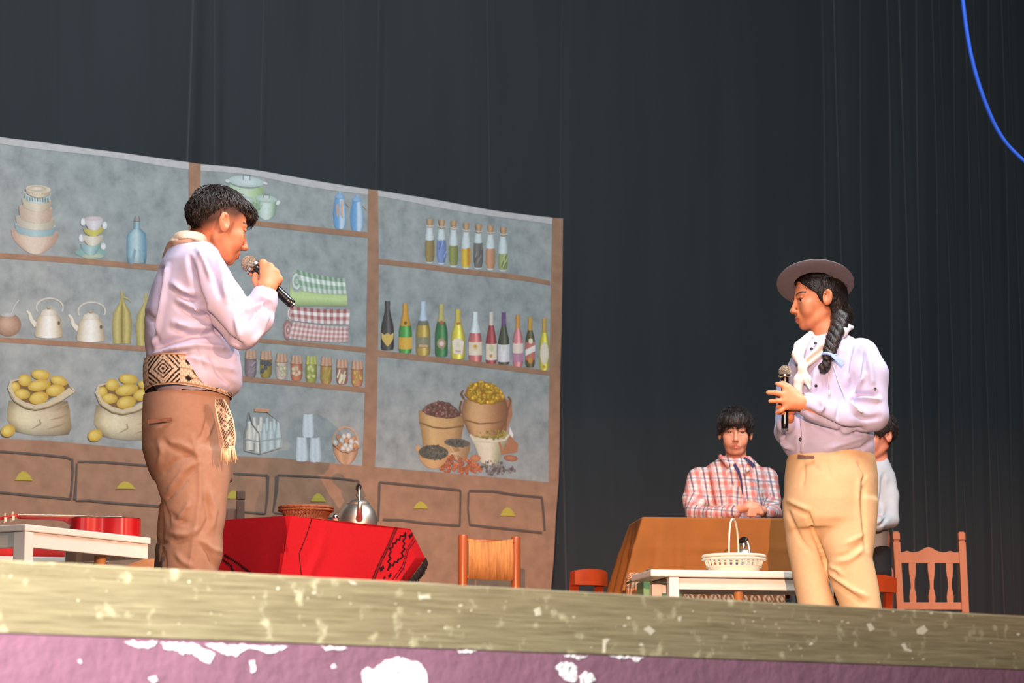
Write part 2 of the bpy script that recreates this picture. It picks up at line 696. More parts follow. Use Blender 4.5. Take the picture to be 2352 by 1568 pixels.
# ---- blue cable hanging at the upper right
cable_pts = [(2203, -60), (2211, 0), (2218, 60), (2228, 120), (2243, 180), (2262, 235), (2284, 288), (2310, 330), (2340, 360), (2372, 388), (2420, 410)]
Pc = np.array([at(x, y, 13.5) for x, y in cable_pts])
t = np.linspace(0, len(Pc) - 1, 60)
Pc = np.stack([np.interp(t, range(len(Pc)), Pc[:, i]) for i in range(3)], 1)
for _ in range(6):
    Pc[1:-1] = (Pc[:-2] + Pc[1:-1] * 2 + Pc[2:]) / 4
mb = MB()
mb.tube(Pc, 0.0115, 8)
cable = mb.build('hanging_cable', mat('blue_cable_sheath', (34, 74, 170), 0.45), smooth=True)
tag(cable, 'blue cable hanging in a curve in front of the black curtain', 'cable')

# ---- masonry of the stage house, hidden behind the curtain and out of frame
bw = mat('stage_house_plaster', (70, 68, 66), 0.9)
for nm, lo, hi in (('wall_back', (-11.0, 14.2, -1.35), (17.6, 14.35, 7.0)), ('wall_left', (-11.15, -13.0, -1.35), (-11.0, 14.35, 7.0)),
                   ('wall_right', (17.6, -13.0, -1.35), (17.75, 14.35, 7.0))):
    mb = MB()
    mb.box(lo, hi)
    tag(mb.build(nm, bw), 'plain dark plaster wall of the hall', kind='structure')

# ---- unseen spot fixture, added so that its flaps trim the beam to a flat band
BLK = mat('black_fixture_paint', (20, 20, 20), .6)
sp_ = thing('added_spot_fixture', 'black follow spotlight with two barn doors on a tall stand behind the audience', 'spotlight', (SPOT[0], SPOT[1], -1.35))
_sx = np.cross(SPOT_DIR, UZ)
frs = dict(org=SPOT, ex=SPOT_DIR, ey=_sx, ez=UZ)
mb = MB(**frs); mb.box((.50, -.35, .50 * math.tan(math.radians(.25))), (.504, .35, .30)); mb.build('beam_flap', BLK, sp_)
mb = MB(**frs); mb.box((.50, -.35, -.30), (.504, .35, .50 * math.tan(math.radians(-3.9)))); mb.build('beam_flap', BLK, sp_)
mb = MB(**frs); mb.box((-.35, -.16, -.16), (-.05, .16, .16), .02); mb.build('lamp_housing', BLK, sp_)
for sgn in (-1, 1):
    for zz in (-.30, .28):
        mb = MB(**frs); mb.box((-.06, sgn * .34 - .01, zz), (.51, sgn * .34 + .01, zz + .02)); mb.build('flap_arm', BLK, sp_)
mb = MB(**frs); mb.box((-.22, -.02, -(SPOT[2] + 1.35)), (-.18, .02, -.165)); mb.build('stand', BLK, sp_)
# ================================================================== painted backdrop
top_pts = np.array([(-80, 303), (0, 315), (100, 327), (200, 341), (300, 354), (370, 364), (433, 373), (460, 377), (540, 384), (600, 393), (640, 400),
                    (700, 411), (760, 421), (845, 434), (868, 437), (960, 452), (1060, 470), (1130, 483), (1200, 492), (1268, 500), (1300, 502)], float)


def top_y(x):
    return np.interp(x, top_pts[:, 0], top_pts[:, 1])


def right_x(y):
    return np.interp(y, [500, 600, 760, 900, 1040, 1100, 1130, 1200, 1345, 1640], [1293, 1292, 1289.5, 1288, 1287, 1285, 1283, 1275, 1264, 1248])


def wrinkle(X, Z):
    v = 0.016 * mnoise.noise((X * 0.9, Z * 0.35, 4)) + 0.006 * mnoise.noise((X * 3.1, Z * 0.7, 14))
    low = min(1.0, max(0.0, (1.75 - Z) / 0.5))
    v += low * 0.010 * mnoise.noise((X * 4.0 + Z * 2.2, Z * 0.9 - X * 0.4, 9))
    for k in (0.55, 1.1, 1.9, 2.6, 3.7, 4.6, 5.5):            # sharp pulled creases
        d = (X - k - 0.45 * (Z - 0.9)) / 0.022
        v += low * 0.006 * math.exp(-d * d) * (0.5 + mnoise.noise((X * 2, Z * 2, k)))
    for k in (0.9, 1.9):                                       # old diagonal folds on the upper left
        d = (X - k + 0.35 * (Z - 2.6)) / 0.05
        v += 0.006 * math.exp(-d * d)
    return v


def on_cloth(px, py, lift=0.0):
    p = on_y(px, py, YB)
    return (p[0], YB + wrinkle(p[0], p[2]) - lift, p[2])


def cloth_material():
    m = bpy.data.materials.new('grey_painted_canvas')
    m.use_nodes = True
    nt = m.node_tree
    N, L = nt.nodes.new, nt.links.new
    b = nt.nodes['Principled BSDF']
    b.inputs['Roughness'].default_value = 0.9
    b.inputs['Specular IOR Level'].default_value = 0.15
    tc = N('ShaderNodeTexCoord')
    n1 = N('ShaderNodeTexNoise')
    n1.inputs['Scale'].default_value = 9
    n1.inputs['Detail'].default_value = 7
    n1.inputs['Roughness'].default_value = 0.62
    L(tc.outputs['Object'], n1.inputs['Vector'])
    cr = N('ShaderNodeValToRGB')
    e = cr.color_ramp.elements
    e[0].position, e[0].color = 0.30, (*lin((124, 129, 129)), 1)
    e[1].position, e[1].color = 0.66, (*lin((156, 160, 158)), 1)
    x = e.new(0.46)
    x.color = (*lin((141, 146, 146)), 1)
    L(n1.outputs['Fac'], cr.inputs['Fac'])
    n2 = N('ShaderNodeTexNoise')
    n2.inputs['Scale'].default_value = 2.2
    L(tc.outputs['Object'], n2.inputs['Vector'])
    mx = N('ShaderNodeMix')
    mx.data_type = 'RGBA'
    mx.blend_type = 'MULTIPLY'
    mx.inputs['Factor'].default_value = 0.5
    L(cr.outputs['Color'], mx.inputs['A'])
    c2 = N('ShaderNodeValToRGB')
    c2.color_ramp.elements[0].color = (0.78, 0.84, 0.88, 1)
    c2.color_ramp.elements[1].color = (1.1, 1.08, 1.06, 1)
    L(n2.outputs['Fac'], c2.inputs['Fac'])
    L(c2.outputs['Color'], mx.inputs['B'])
    L(mx.outputs['Result'], b.inputs['Base Color'])
    return m


nxg, nyg = 320, 170
V = []
for j in range(nyg + 1):
    tt = j / nyg
    for i in range(nxg + 1):
        s = i / nxg
        x = -80 + s * (1293 + 80)
        y0 = top_y(x)
        pb = None
        y = y0 + tt * (1635 - y0)
        x = -80 + s * (right_x(y) + 80)
        p = on_cloth(x, y)
        if tt == 1:
            p = (p[0], p[1], 0.006)
        V.append(p)
Q = np.array([(j * (nxg + 1) + i, j * (nxg + 1) + i + 1, (j + 1) * (nxg + 1) + i + 1, (j + 1) * (nxg + 1) + i)
              for j in range(nyg) for i in range(nxg)])
backdrop = obj('painted_shelf_cloth', V, Q, cloth_material())
tag(backdrop, 'large grey cloth hung behind the actors, printed as pantry shelves over a brown counter', 'stage cloth')

PRINT = mat('printed_paper', rough=0.75, var=0.05, nscale=70, vcol=True, spec=0.2)
BROWNM = mat('brown_cloth_strip', (148, 115, 94), 0.85, var=0.10, nscale=14, spec=0.15)


class Print:
    """flat printed cut-out laid on the cloth; coordinates in photograph pixels"""

    def __init__(self, name, m=None):
        self.name, self.P, self.L, self.C, self.F, self.n, self.m = name, [], [], [], [], (14 if name.startswith('drawer') else 1), m

    def _v(self, x, y, c):
        self.P.append((x, y))
        self.L.append(self.n)
        self.C.append(c)
        return len(self.P) - 1

    def poly(self, pts, col):
        f = [self._v(x, y, col(x, y) if callable(col) else col) for x, y in pts]
        self.F.append(f)
        self.n += 1
        return self

    def grid(self, G, C):
        """G rows of points, C rows of colours"""
        ids = [[self._v(p[0], p[1], c) for p, c in zip(r, cr)] for r, cr in zip(G, C)]
        for a, b in zip(ids[:-1], ids[1:]):
            for i in range(len(a) - 1):
                self.F.append([a[i], a[i + 1], b[i + 1], b[i]])
        self.n += 1
        return self

    def lathe(self, cx, prof, cols, nx=10, ny=0, tilt=0.0, sag=0.0, mul=None):
        prof = np.array(prof, float)
        ys = prof[:, 0] if not ny else np.linspace(prof[0, 0], prof[-1, 0], ny)
        G, C = [], []
        u = np.linspace(-1, 1, nx + 1)
        K = np.linspace(-1, 1, len(cols))
        cc = np.array(cols, float)
        for y in ys:
            hw = np.interp(y, prof[:, 0], prof[:, 1])
            G.append([(cx + v * hw, y + tilt * v * hw + sag * (1 - v * v)) for v in u])
            f = 1 if mul is None else mul((y - ys[0]) / (ys[-1] - ys[0] + 1e-9))
            C.append([tuple(f * np.array([np.interp(v, K, cc[:, q]) for q in range(3)])) for v in u])
        return self.grid(G, C)

    def ell(self, cx, cy, rx, ry, c0, c1=None, hx=0.0, hy=0.0, rot=0.0, seg=18):
        c1 = c0 if c1 is None else c1
        ca, sa = math.cos(rot), math.sin(rot)
        rings = []
        for k, rr in enumerate((0.02, 0.4, 0.75, 1.0)):
            row, col = [], []
            for i in range(seg + 1):
                a = 2 * math.pi * i / seg
                ex, ey = rx * rr * math.cos(a) + hx * rx * (1 - rr), ry * rr * math.sin(a) + hy * ry * (1 - rr)
                row.append((cx + ex * ca - ey * sa, cy + ex * sa + ey * ca))
                col.append(tuple(np.array(c0) + (np.array(c1) - np.array(c0)) * rr ** 1.5))
            rings.append((row, col))
        return self.grid([r[0] for r in rings], [r[1] for r in rings])

    def line(self, pts, w, col, sub=6):
        P = []
        for a, b in zip(pts[:-1], pts[1:]):
            for t in range(sub):
                P.append(np.array(a, float) + (np.array(b, float) - np.array(a, float)) * t / sub)
        P.append(np.array(pts[-1], float))
        P = np.array(P)
        T = np.gradient(P, axis=0)
        T /= np.linalg.norm(T, axis=1)[:, None] + 1e-9
        Nn = np.stack([-T[:, 1], T[:, 0]], 1)
        ws = np.full(len(P), w) if np.isscalar(w) else np.interp(np.linspace(0, 1, len(P)), np.linspace(0, 1, len(w)), w)
        A, B = P + Nn * ws[:, None] / 2, P - Nn * ws[:, None] / 2
        return self.grid([A, B], [[col] * len(P)] * 2)

    def done(self, label=None):
        V = [on_cloth(p[0], p[1], 0.0015 + 0.0004 * l) for p, l in zip(self.P, self.L)]
        o = obj(self.name, V, self.F, self.m or PRINT, backdrop, True, lin(np.clip(np.array(self.C) * 0.80 + 0.20 * (np.array(self.C).mean(1, keepdims=True) * 0.5 + 74), 0, 255)) if self.C else None)
        if label:
            o['label'] = label
        return o


def band(name, edge_a, edge_b, m=BROWNM, sub=14, rows=1):
    """strip between two polylines"""
    def res(e):
        e = np.array(e, float)
        d = np.r_[0, np.cumsum(np.linalg.norm(np.diff(e, axis=0), axis=1))]
        t = np.linspace(0, d[-1], sub + 1)
        return np.stack([np.interp(t, d, e[:, 0]), np.interp(t, d, e[:, 1])], 1)
    A, B = res(edge_a), res(edge_b)
    p = Print(name, m)
    p.grid([A + (B - A) * k / rows for k in range(rows + 1)], [[(128, 128, 128)] * (sub + 1)] * (rows + 1))
    return p.done()


# counter (lower brown cloth), hems, posts, shelves
ctop = [(-80, 1004), (0, 1008), (100, 1011), (190, 1019), (340, 1033), (541, 1047), (640, 1052), (740, 1062), (862, 1072), (1040, 1087), (1150, 1097), (1262, 1107), (1284, 1109)]
band('counter_cloth', ctop, [(-80, 1630), (400, 1630), (862, 1630), (1247, 1630)], sub=90, rows=44)
for a, b in ((-80, 433), (460, 845), (868, 1268)):
    xs_ = np.linspace(a, b, 12)
    band('top_hem', [(x, top_y(x)) for x in xs_], [(x, top_y(x) + 15 + 2 * math.sin(x * .02)) for x in xs_],
         mat('pale_hem', (172, 170, 170), 0.9, var=0.06))
band('post_strip', [(433, 373), (434, 600), (430, 1045)], [(460, 377), (461, 600), (458, 1048)], rows=3)
band('post_strip', [(845, 434), (844, 620), (840, 800), (836, 960), (832, 1071)], [(868, 437), (870, 640), (868, 800), (865, 960), (861, 1073)], rows=3)
band('post_strip', [(1268, 500), (1266, 660), (1263, 850), (1261, 1000), (1262, 1109)], [(1292.5, 502), (1291.5, 660), (1288, 860), (1287, 1000), (1284.5, 1109)], rows=3)
for a, b in (([(-80, 576), (0, 581), (150, 590), (300, 603), (433, 613)], [(-80, 589), (0, 594), (150, 603), (300, 616), (433, 627)]),
             ([(-80, 770), (0, 775), (150, 783), (335, 795), (433, 800)], [(-80, 780), (0, 786), (150, 795), (335, 807), (433, 812)]),
             ([(460, 497), (560, 505), (660, 514), (760, 525), (845, 533)], [(460, 508), (560, 516), (660, 527), (760, 538), (845, 546)]),
             ([(460, 768), (589, 777), (720, 787), (843, 798)], [(460, 777), (589, 786), (720, 797), (843, 810)]),
             ([(460, 858), (559, 864), (700, 877), (840, 890)], [(460, 869), (559, 876), (700, 888), (840, 902)]),
             ([(868, 594), (960, 604), (1060, 617), (1160, 627), (1210, 634), (1264, 645)], [(868, 606), (960, 616), (1060, 629), (1160, 639), (1210, 645), (1264, 655)]),
             ([(867, 804), (960, 815), (1080, 828), (1170, 839), (1264, 851)], [(867, 818), (960, 828), (1080, 840), (1170, 851), (1264, 862)])):
    band('shelf_strip', a, b, sub=20)

# drawers drawn with charcoal, yellow half-moon pulls
CH = (82, 72, 66)


def drawer(pts_list, handle=None):
    p = Print('drawer_outline')
    for pts, w in pts_list:
        p.line(pts, w, CH)
    p.done()
    if handle:
        x, y, w, h = handle
        q = Print('drawer_pull')
        q.poly([(x - w / 2, y + h * .45), (x - w * .3, y - h * .2), (x - w * .08, y - h * .5), (x + w * .12, y - h * .42), (x + w * .34, y - h * .05),
                (x + w / 2, y + h * .5), (x + w * .1, y + h * .46)], (178, 160, 52))
        q.done()


drawer([([(-60, 1031), (0, 1037), (80, 1043), (150, 1050), (162, 1054)], 5), ([(164, 1053), (166, 1080), (163, 1120), (159, 1148)], [6, 5, 4]),
        ([(-60, 1124), (0, 1131), (70, 1138), (157, 1146)], 5)], (52, 1093, 42, 22))
drawer([([(178, 1060), (240, 1061), (350, 1070), (430, 1078)], 5), ([(176, 1064), (174, 1100), (170, 1148)], [4, 4, 8]),
        ([(172, 1150), (200, 1149), (260, 1155), (360, 1162), (430, 1168)], [3, 5, 5, 5])], (288, 1114, 44, 18))
drawer([([(480, 1084), (530, 1087), (612, 1092)], 5), ([(612, 1092), (611, 1140), (607, 1180)], [7, 5, 3]), ([(470, 1172), (560, 1176), (606, 1180)], 4)], (534, 1136, 36, 20))
drawer([([(634, 1091), (700, 1094), (770, 1098), (822, 1104)], 4), ([(633, 1093), (631, 1130), (624, 1176)], [8, 7, 3]),
        ([(626, 1178), (720, 1186), (822, 1196)], 3), ([(822, 1104), (822, 1196)], 4)], (727, 1143, 36, 20))
drawer([([(871, 1107), (920, 1112), (1000, 1120), (1056, 1126)], 5), ([(871, 1107), (870, 1150), (867, 1196)], 5), ([(1056, 1126), (1055, 1170), (1054, 1208)], 4),
        ([(878, 1193), (920, 1194), (970, 1201), (1054, 1207)], 5)], (964, 1160, 34, 17))
drawer([([(1076, 1127), (1130, 1128), (1180, 1136), (1246, 1142)], 5), ([(1075, 1130), (1073, 1170), (1077, 1206)], 4), ([(1245, 1142), (1248, 1180), (1250, 1218)], 5),
        ([(1078, 1205), (1120, 1210), (1180, 1216), (1244, 1223)], 5)], (1165, 1175, 36, 21))


# ---- left bay: bowls, cups, bottle
def bowl(p, cx, y0, hw0, y1, hw1, cols, rim, ry, tilt=0.06):
    prof = [(y0 + (y1 - y0) * t, hw0 + (hw1 - hw0) * t ** 2.2) for t in np.linspace(0, 1, 7)]
    p.lathe(cx, prof, cols, tilt=tilt, sag=ry)
    p.ell(cx, y0 + ry * .2, hw0, ry, rim, tuple(np.array(rim) * 1.12), rot=tilt)


p = Print('printed_bowl_stack')
bowl(p, 79, 530, 55, 578, 22, [(172, 138, 120), (202, 186, 168), (204, 182, 162), (160, 126, 108)], (160, 130, 118), 6)
bowl(p, 80, 516, 47, 538, 41, [(120, 150, 156), (160, 186, 188), (112, 142, 150)], (150, 160, 160), 6)
bowl(p, 80, 499, 45, 523, 40, [(158, 150, 136), (200, 196, 178), (150, 142, 122)], (150, 140, 124), 6)
bowl(p, 81, 475, 39, 507, 33, [(168, 144, 126), (204, 186, 168), (166, 134, 116)], (160, 140, 122), 6)
bowl(p, 83, 458, 34, 480, 28, [(170, 158, 136), (208, 198, 176), (158, 138, 112)], (160, 148, 130), 6)
bowl(p, 84.5, 443, 31, 463, 26, [(150, 168, 168), (196, 206, 204), (140, 160, 162)], (168, 178, 176), 5)
for k in range(9):
    x = 60 + k * 6
    p.line([(x, 452 + .06 * k * 6), (x + 1, 462 + .06 * k * 6)], 2.2, (96, 122, 124), 2)
bowl(p, 85.5, 433, 29, 446, 27, [(168, 152, 130), (204, 190, 166), (162, 140, 116)], (176, 164, 144), 9)
p.ell(82, 434, 22, 6, (206, 200, 182), (170, 152, 126))
p.done()

p = Print('printed_teacup_stack')
p.ell(208, 580, 36, 12, (132, 168, 162), (112, 150, 146))
p.ell(212, 588, 26, 7, (176, 182, 158), (140, 160, 144))
p.lathe(207, [(560, 24), (572, 20), (583, 12)], [(106, 140, 144), (160, 190, 190), (100, 138, 136)], sag=3)
p.ell(186, 547, 6, 9, (212, 212, 214), (190, 192, 196))
p.ell(236, 566, 6, 8, (208, 208, 210), (190, 192, 194))
p.lathe(212, [(540, 24), (552, 21), (562, 12)], [(176, 168, 148), (212, 206, 190), (168, 158, 134)], sag=3)
p.lathe(216, [(522, 26), (532, 22), (540, 12)], [(168, 156, 70), (200, 190, 92), (158, 146, 60)], tilt=-.15, sag=3)
p.ell(190, 510, 6, 9, (214, 214, 216), (190, 192, 196))
p.ell(239, 518, 6, 9, (210, 212, 214), (188, 192, 196))
p.lathe(214, [(502, 21), (515, 19), (526, 12)], [(176, 168, 172), (210, 204, 208), (176, 170, 172)], sag=3)
p.ell(214, 502, 20, 5, (200, 184, 186), (176, 160, 162))
p.done()

p = Print('printed_blue_bottle')
p.lathe(314, [(524, 8), (530, 14), (536, 21), (545, 23), (590, 23.5), (605, 21)], [(88, 128, 148), (150, 180, 188), (178, 196, 198), (122, 160, 176), (80, 118, 142)], nx=14, ny=14, sag=2,
        mul=lambda t: 1 - .18 * max(0, t - .75) * 4)
p.poly([(300, 600), (308, 570), (313, 575), (308, 602)], (120, 150, 160))
p.poly([(322, 602), (320, 572), (326, 578), (330, 603)], (126, 158, 166))
p.lathe(314.5, [(509, 7), (526, 8)], [(96, 132, 148), (156, 180, 188), (92, 128, 148)])
p.lathe(315, [(496, 4), (500, 6.5), (508, 7.5)], [(112, 106, 102), (156, 148, 142), (104, 98, 96)])
p.done()

p = Print('printed_mate_gourd')
p.ell(18, 746, 29, 27, (190, 156, 132), (136, 100, 80), hx=-.2, hy=-.2)
p.ell(16, 723, 16, 6, (176, 178, 176), (150, 152, 150))
p.line([(24, 722), (30, 705), (42, 689)], 2.5, (176, 178, 180))
p.done()
for dx, dy in ((0, 0), (97, 9)):
    p = Print('printed_kettle')
    ring = [(113 + dx + 31 * math.cos(a), 706 + dy + 21 * math.sin(a)) for a in np.linspace(-3.6, .45, 22)]
    p.line(ring, 3.5, (190, 184, 170), 2)
    p.line([(60 + dx, 714 + dy), (66 + dx, 720 + dy), (71 + dx, 736 + dy), (82 + dx, 748 + dy)], [5, 6, 9, 12], (206, 200, 184))
    p.lathe(111 + dx, [(722 + dy, 20), (732 + dy, 28), (752 + dy, 30), (766 + dy, 33), (774 + dy, 31)], [(166, 150, 118), (208, 202, 188), (224, 224, 220), (208, 200, 180), (150, 134, 104)],
            nx=14, ny=10, sag=3)
    p.ell(134 + dx, 742 + dy, 3, 5, (92, 80, 66))
    p.lathe(111 + dx, [(709 + dy, 6), (714 + dy, 16), (723 + dy, 20)], [(186, 176, 156), (216, 212, 202), (176, 164, 140)], sag=2)
    p.ell(111 + dx, 707 + dy, 4, 3, (168, 148, 112))
    p.done()
for cx in (280, 335):
    p = Print('printed_corn_husk')
    dy = (cx - 280) * .09
    p.lathe(cx, [(668 + dy, 3), (690 + dy, 4), (700 + dy, 9), (715 + dy, 19), (740 + dy, 23), (765 + dy, 22), (780 + dy, 20), (788 + dy, 21)],
            [(150, 136, 70), (190, 176, 104), (146, 130, 66), (192, 178, 106), (138, 120, 58)], nx=16, ny=18, sag=1)
    p.line([(cx, 700 + dy), (cx - 1, 750 + dy), (cx, 786 + dy)], [1, 3, 2], (120, 106, 52))
    p.line([(cx + 2, 682 + dy), (cx + 14, 686 + dy), (cx + 20, 694 + dy)], [3, 3, 1], (178, 162, 92))
    p.done()


def potato(p, x, y, rx, ry, rot=0.0):
    p.ell(x, y, rx, ry, (216, 194, 96), (178, 140, 40), hx=-.3, hy=-.3, rot=rot)


for dx, dy in ((0, 0), (202, 10)):
    p = Print('printed_potato_sack')
    S = lambda x, y: (x / 7.842 + dx, 820 + y / 7.842 + dy)          # traced on a crop of the sack
    body = [(150, 780), (125, 950), (115, 1130), (200, 1240), (280, 1350), (520, 1420), (820, 1450), (1100, 1420), (1260, 1360), (1290, 1260), (1260, 1120), (1250, 950), (1200, 800)]
    L_ = [S(x, y) for x, y in [(150, 780), (120, 960), (110, 1120), (190, 1240), (270, 1350)]]
    R_ = [S(x, y) for x, y in [(1210, 780), (1260, 960), (1265, 1120), (1290, 1260), (1240, 1385)]]
    G, C = [], []
    for (a, b, sg, f) in zip(L_, R_, (14, 9, 6, 5, 9), (.78, 1.0, 1.02, .92, .70)):
        u = np.linspace(0, 1, 13)
        G.append([(a[0] + (b[0] - a[0]) * t, a[1] + (b[1] - a[1]) * t + sg * 4 * t * (1 - t) * .7) for t in u])
        base = np.array([(150, 134, 96), (200, 190, 152), (206, 198, 164), (196, 184, 150), (190, 174, 142), (176, 156, 122), (140, 118, 84)], float)
        C.append([tuple(f * np.array([np.interp(t, np.linspace(0, 1, 7), base[:, q]) for q in range(3)])) for t in u])
    p.grid(G, C)
    for ln in ([(1000, 960), (1130, 880), (1220, 840)], [(900, 1130), (1100, 1080), (1240, 1010)], [(860, 1290), (1080, 1230), (1250, 1130)], [(560, 1290), (720, 1200), (700, 1120)]):
        p.line([S(*q) for q in ln], [1, 4, 2], (150, 132, 98))
    p.poly([S(x, y) for x, y in [(150, 470), (320, 420), (1220, 480), (1260, 560), (860, 760), (560, 860), (380, 800), (190, 640)]], (112, 84, 48))
    for (x, y, a, b, r) in ((250, 550, 95, 100, .2), (430, 420, 125, 110, 0), (720, 320, 175, 95, .1), (1050, 430, 165, 85, .25), (690, 510, 215, 105, -.2),
                            (380, 670, 145, 95, .05), (980, 600, 175, 110, -.15), (680, 740, 180, 115, -.2)):
        potato(p, *S(x, y), a / 7.84, b / 7.84, r)
    p.line([S(x, y) for x, y in [(330, 400), (180, 440), (150, 560), (230, 740), (420, 860), (620, 905), (850, 850), (1080, 730), (1280, 590), (1300, 560)]],
           [2, 5, 8, 10, 11, 10, 11, 14, 16, 10], (190, 176, 144))
    p.line([S(x, y) for x, y in [(160, 640), (240, 800), (430, 915), (620, 955), (860, 900), (1100, 790), (1240, 690)]], [1, 2.5, 3, 3, 3, 2.5, 1], (138, 120, 84))
    potato(p, *S(120, 1330), 17, 14, -.4)
    p.done()

# ---- middle bay: pots, jugs, cloths, jars
GP = [(112, 140, 112), (168, 196, 164), (196, 208, 200), (160, 186, 144), (104, 136, 100)]
p = Print('printed_green_pot')
p.lathe(565, [(425, 38), (445, 38), (470, 36), (482, 30)], [(150, 182, 140), (178, 198, 172), (188, 204, 176), (164, 190, 140), (126, 160, 104)], nx=12, ny=8, sag=9, tilt=.08)
p.ell(564, 417, 41, 13, (190, 204, 204), (160, 176, 172), rot=.1)
p.line([(557, 414), (557.5, 401), (573, 402), (572, 415)], 2, (112, 122, 120))
p.poly([(559, 404), (571, 405), (570, 415), (559, 414)], (188, 202, 204))
p.ell(607, 421, 6, 3, (196, 202, 198), rot=.4)
p.ell(521, 416, 5, 4, (190, 198, 196), rot=.4)
p.done()
p = Print('printed_green_pot')
p.lathe(563, [(463, 20), (485, 19), (492, 15)], GP, sag=5)
p.ell(563, 459, 21, 8, (178, 194, 186), (150, 170, 160), rot=.1)
p.line([(552, 456), (552, 446), (560, 447)], 2, (118, 126, 122))
p.done()
p = Print('printed_green_pot')
p.lathe(609.5, [(460, 25), (480, 24), (494, 21), (500, 14)], [(110, 142, 118), (176, 194, 182), (200, 212, 206), (172, 192, 172), (100, 136, 102)], nx=12, ny=8, sag=5, tilt=.06)
p.ell(609.6, 457, 26, 9, (184, 200, 192), (150, 172, 160), rot=.1)
p.line([(603, 455), (604, 446), (617, 447), (617, 456)], 2, (128, 138, 134))
p.poly([(605, 450), (616, 451), (616, 457), (605, 456)], (190, 198, 196))
p.ell(637, 466, 4, 6, (200, 206, 202), rot=.5)
p.done()
for cx, y0, c in ((780.5, 440, 1), (820, 447, 0)):
    p = Print('printed_blue_jug')
    hb = [(y0 + 15, 11), (y0 + 25, 11), (y0 + 35, 13.5), (y0 + 55, 14.5), (y0 + 74, 14), (y0 + 84, 10)]
    p.lathe(cx, hb, [(78, 128, 182), (92, 148, 198), (96, 150, 200), (190, 204, 214), (170, 192, 212), (92, 142, 190)], nx=16, ny=12, sag=2)
    p.ell(cx, y0 + 11, 11.5, 6, (136, 172, 206), (104, 146, 194))
    p.ell(cx, y0 + 3, 3, 4, (128, 166, 204))
    p.line([(cx - 12, y0 + 25), (cx - 15, y0 + 50), (cx - 13, y0 + 76)], 1.8, (90, 140, 190))
    p.line([(cx + 13, y0 + 25), (cx + 22, y0 + 36)], 2.2, (178, 146, 110))
    if c:
        p.poly([(cx - 10, y0 + 32), (cx - 5, y0 + 26), (cx - 2, y0 + 50), (cx - 8, y0 + 60)], (178, 150, 128))
        p.line([(cx + 5, y0 + 20), (cx + 3, y0 + 45), (cx + 6, y0 + 60)], [4, 6, 3], (196, 160, 136))
    p.done()


def folded(name, tl, tr, br, bl, ca, cb, nx, ny, bg=None, roll=None):
    """gingham cloth: woven squares between four corners"""
    p = Print(name)
    tl, tr, br, bl = map(lambda q: np.array(q, float), (tl, tr, br, bl))
    if roll:
        for k, (rx, c) in enumerate(((1.0, .8), (.7, 1.05), (.45, .8), (.22, 1.05))):
            p.ell(roll[0], roll[1], roll[2] * rx, roll[3] * rx, tuple(np.array(ca) * c), tuple(np.array(cb) * c))
    f = lambda u, v: (tl * (1 - u) + tr * u) * (1 - v) + (bl * (1 - u) + br * u) * v + np.array([0, 3 * math.sin(u * 3.1)])
    for i in range(nx):
        for j in range(ny):
            w = (i % 2) + (j % 2)
            c = np.array(ca) * (1 - w / 2) + np.array(cb) * (w / 2)
            c = c * (0.92 + 0.14 * math.sin(math.pi * (j + .5) / ny))
            q = [f(i / nx, j / ny), f((i + 1) / nx, j / ny), f((i + 1) / nx, (j + 1) / ny), f(i / nx, (j + 1) / ny)]
            p.F.append([p._v(x, y, tuple(c)) for x, y in q])
    p.n += 1
    p.done()


folded('printed_folded_cloth', (672, 738), (799, 750), (799, 785), (662, 778), (214, 196, 192), (176, 116, 112), 26, 7, roll=(660, 758, 11, 24))
folded('printed_folded_cloth', (664, 703), (803, 710), (801, 745), (668, 736), (158, 88, 84), (222, 216, 212), 18, 4, roll=(666, 720, 9, 18))
p = Print('printed_folded_cloth')
p.grid([[(665 + u * 132, 659 + k * 11 + 15 * u * (1 - .25 * k) - (12 * (1 - u) ** 6 if k == 0 else 0)) for u in np.linspace(0, 1, 12)] for k in range(5)],
       [[tuple(np.array((168, 190, 126)) * f)] * 12 for f in (.86, 1.06, 1.1, .98, .8)])
p.done()
folded('printed_folded_cloth', (680, 619), (792, 640), (795, 675), (690, 668), (112, 146, 118), (206, 214, 208), 18, 4, roll=(680, 646, 14, 26))

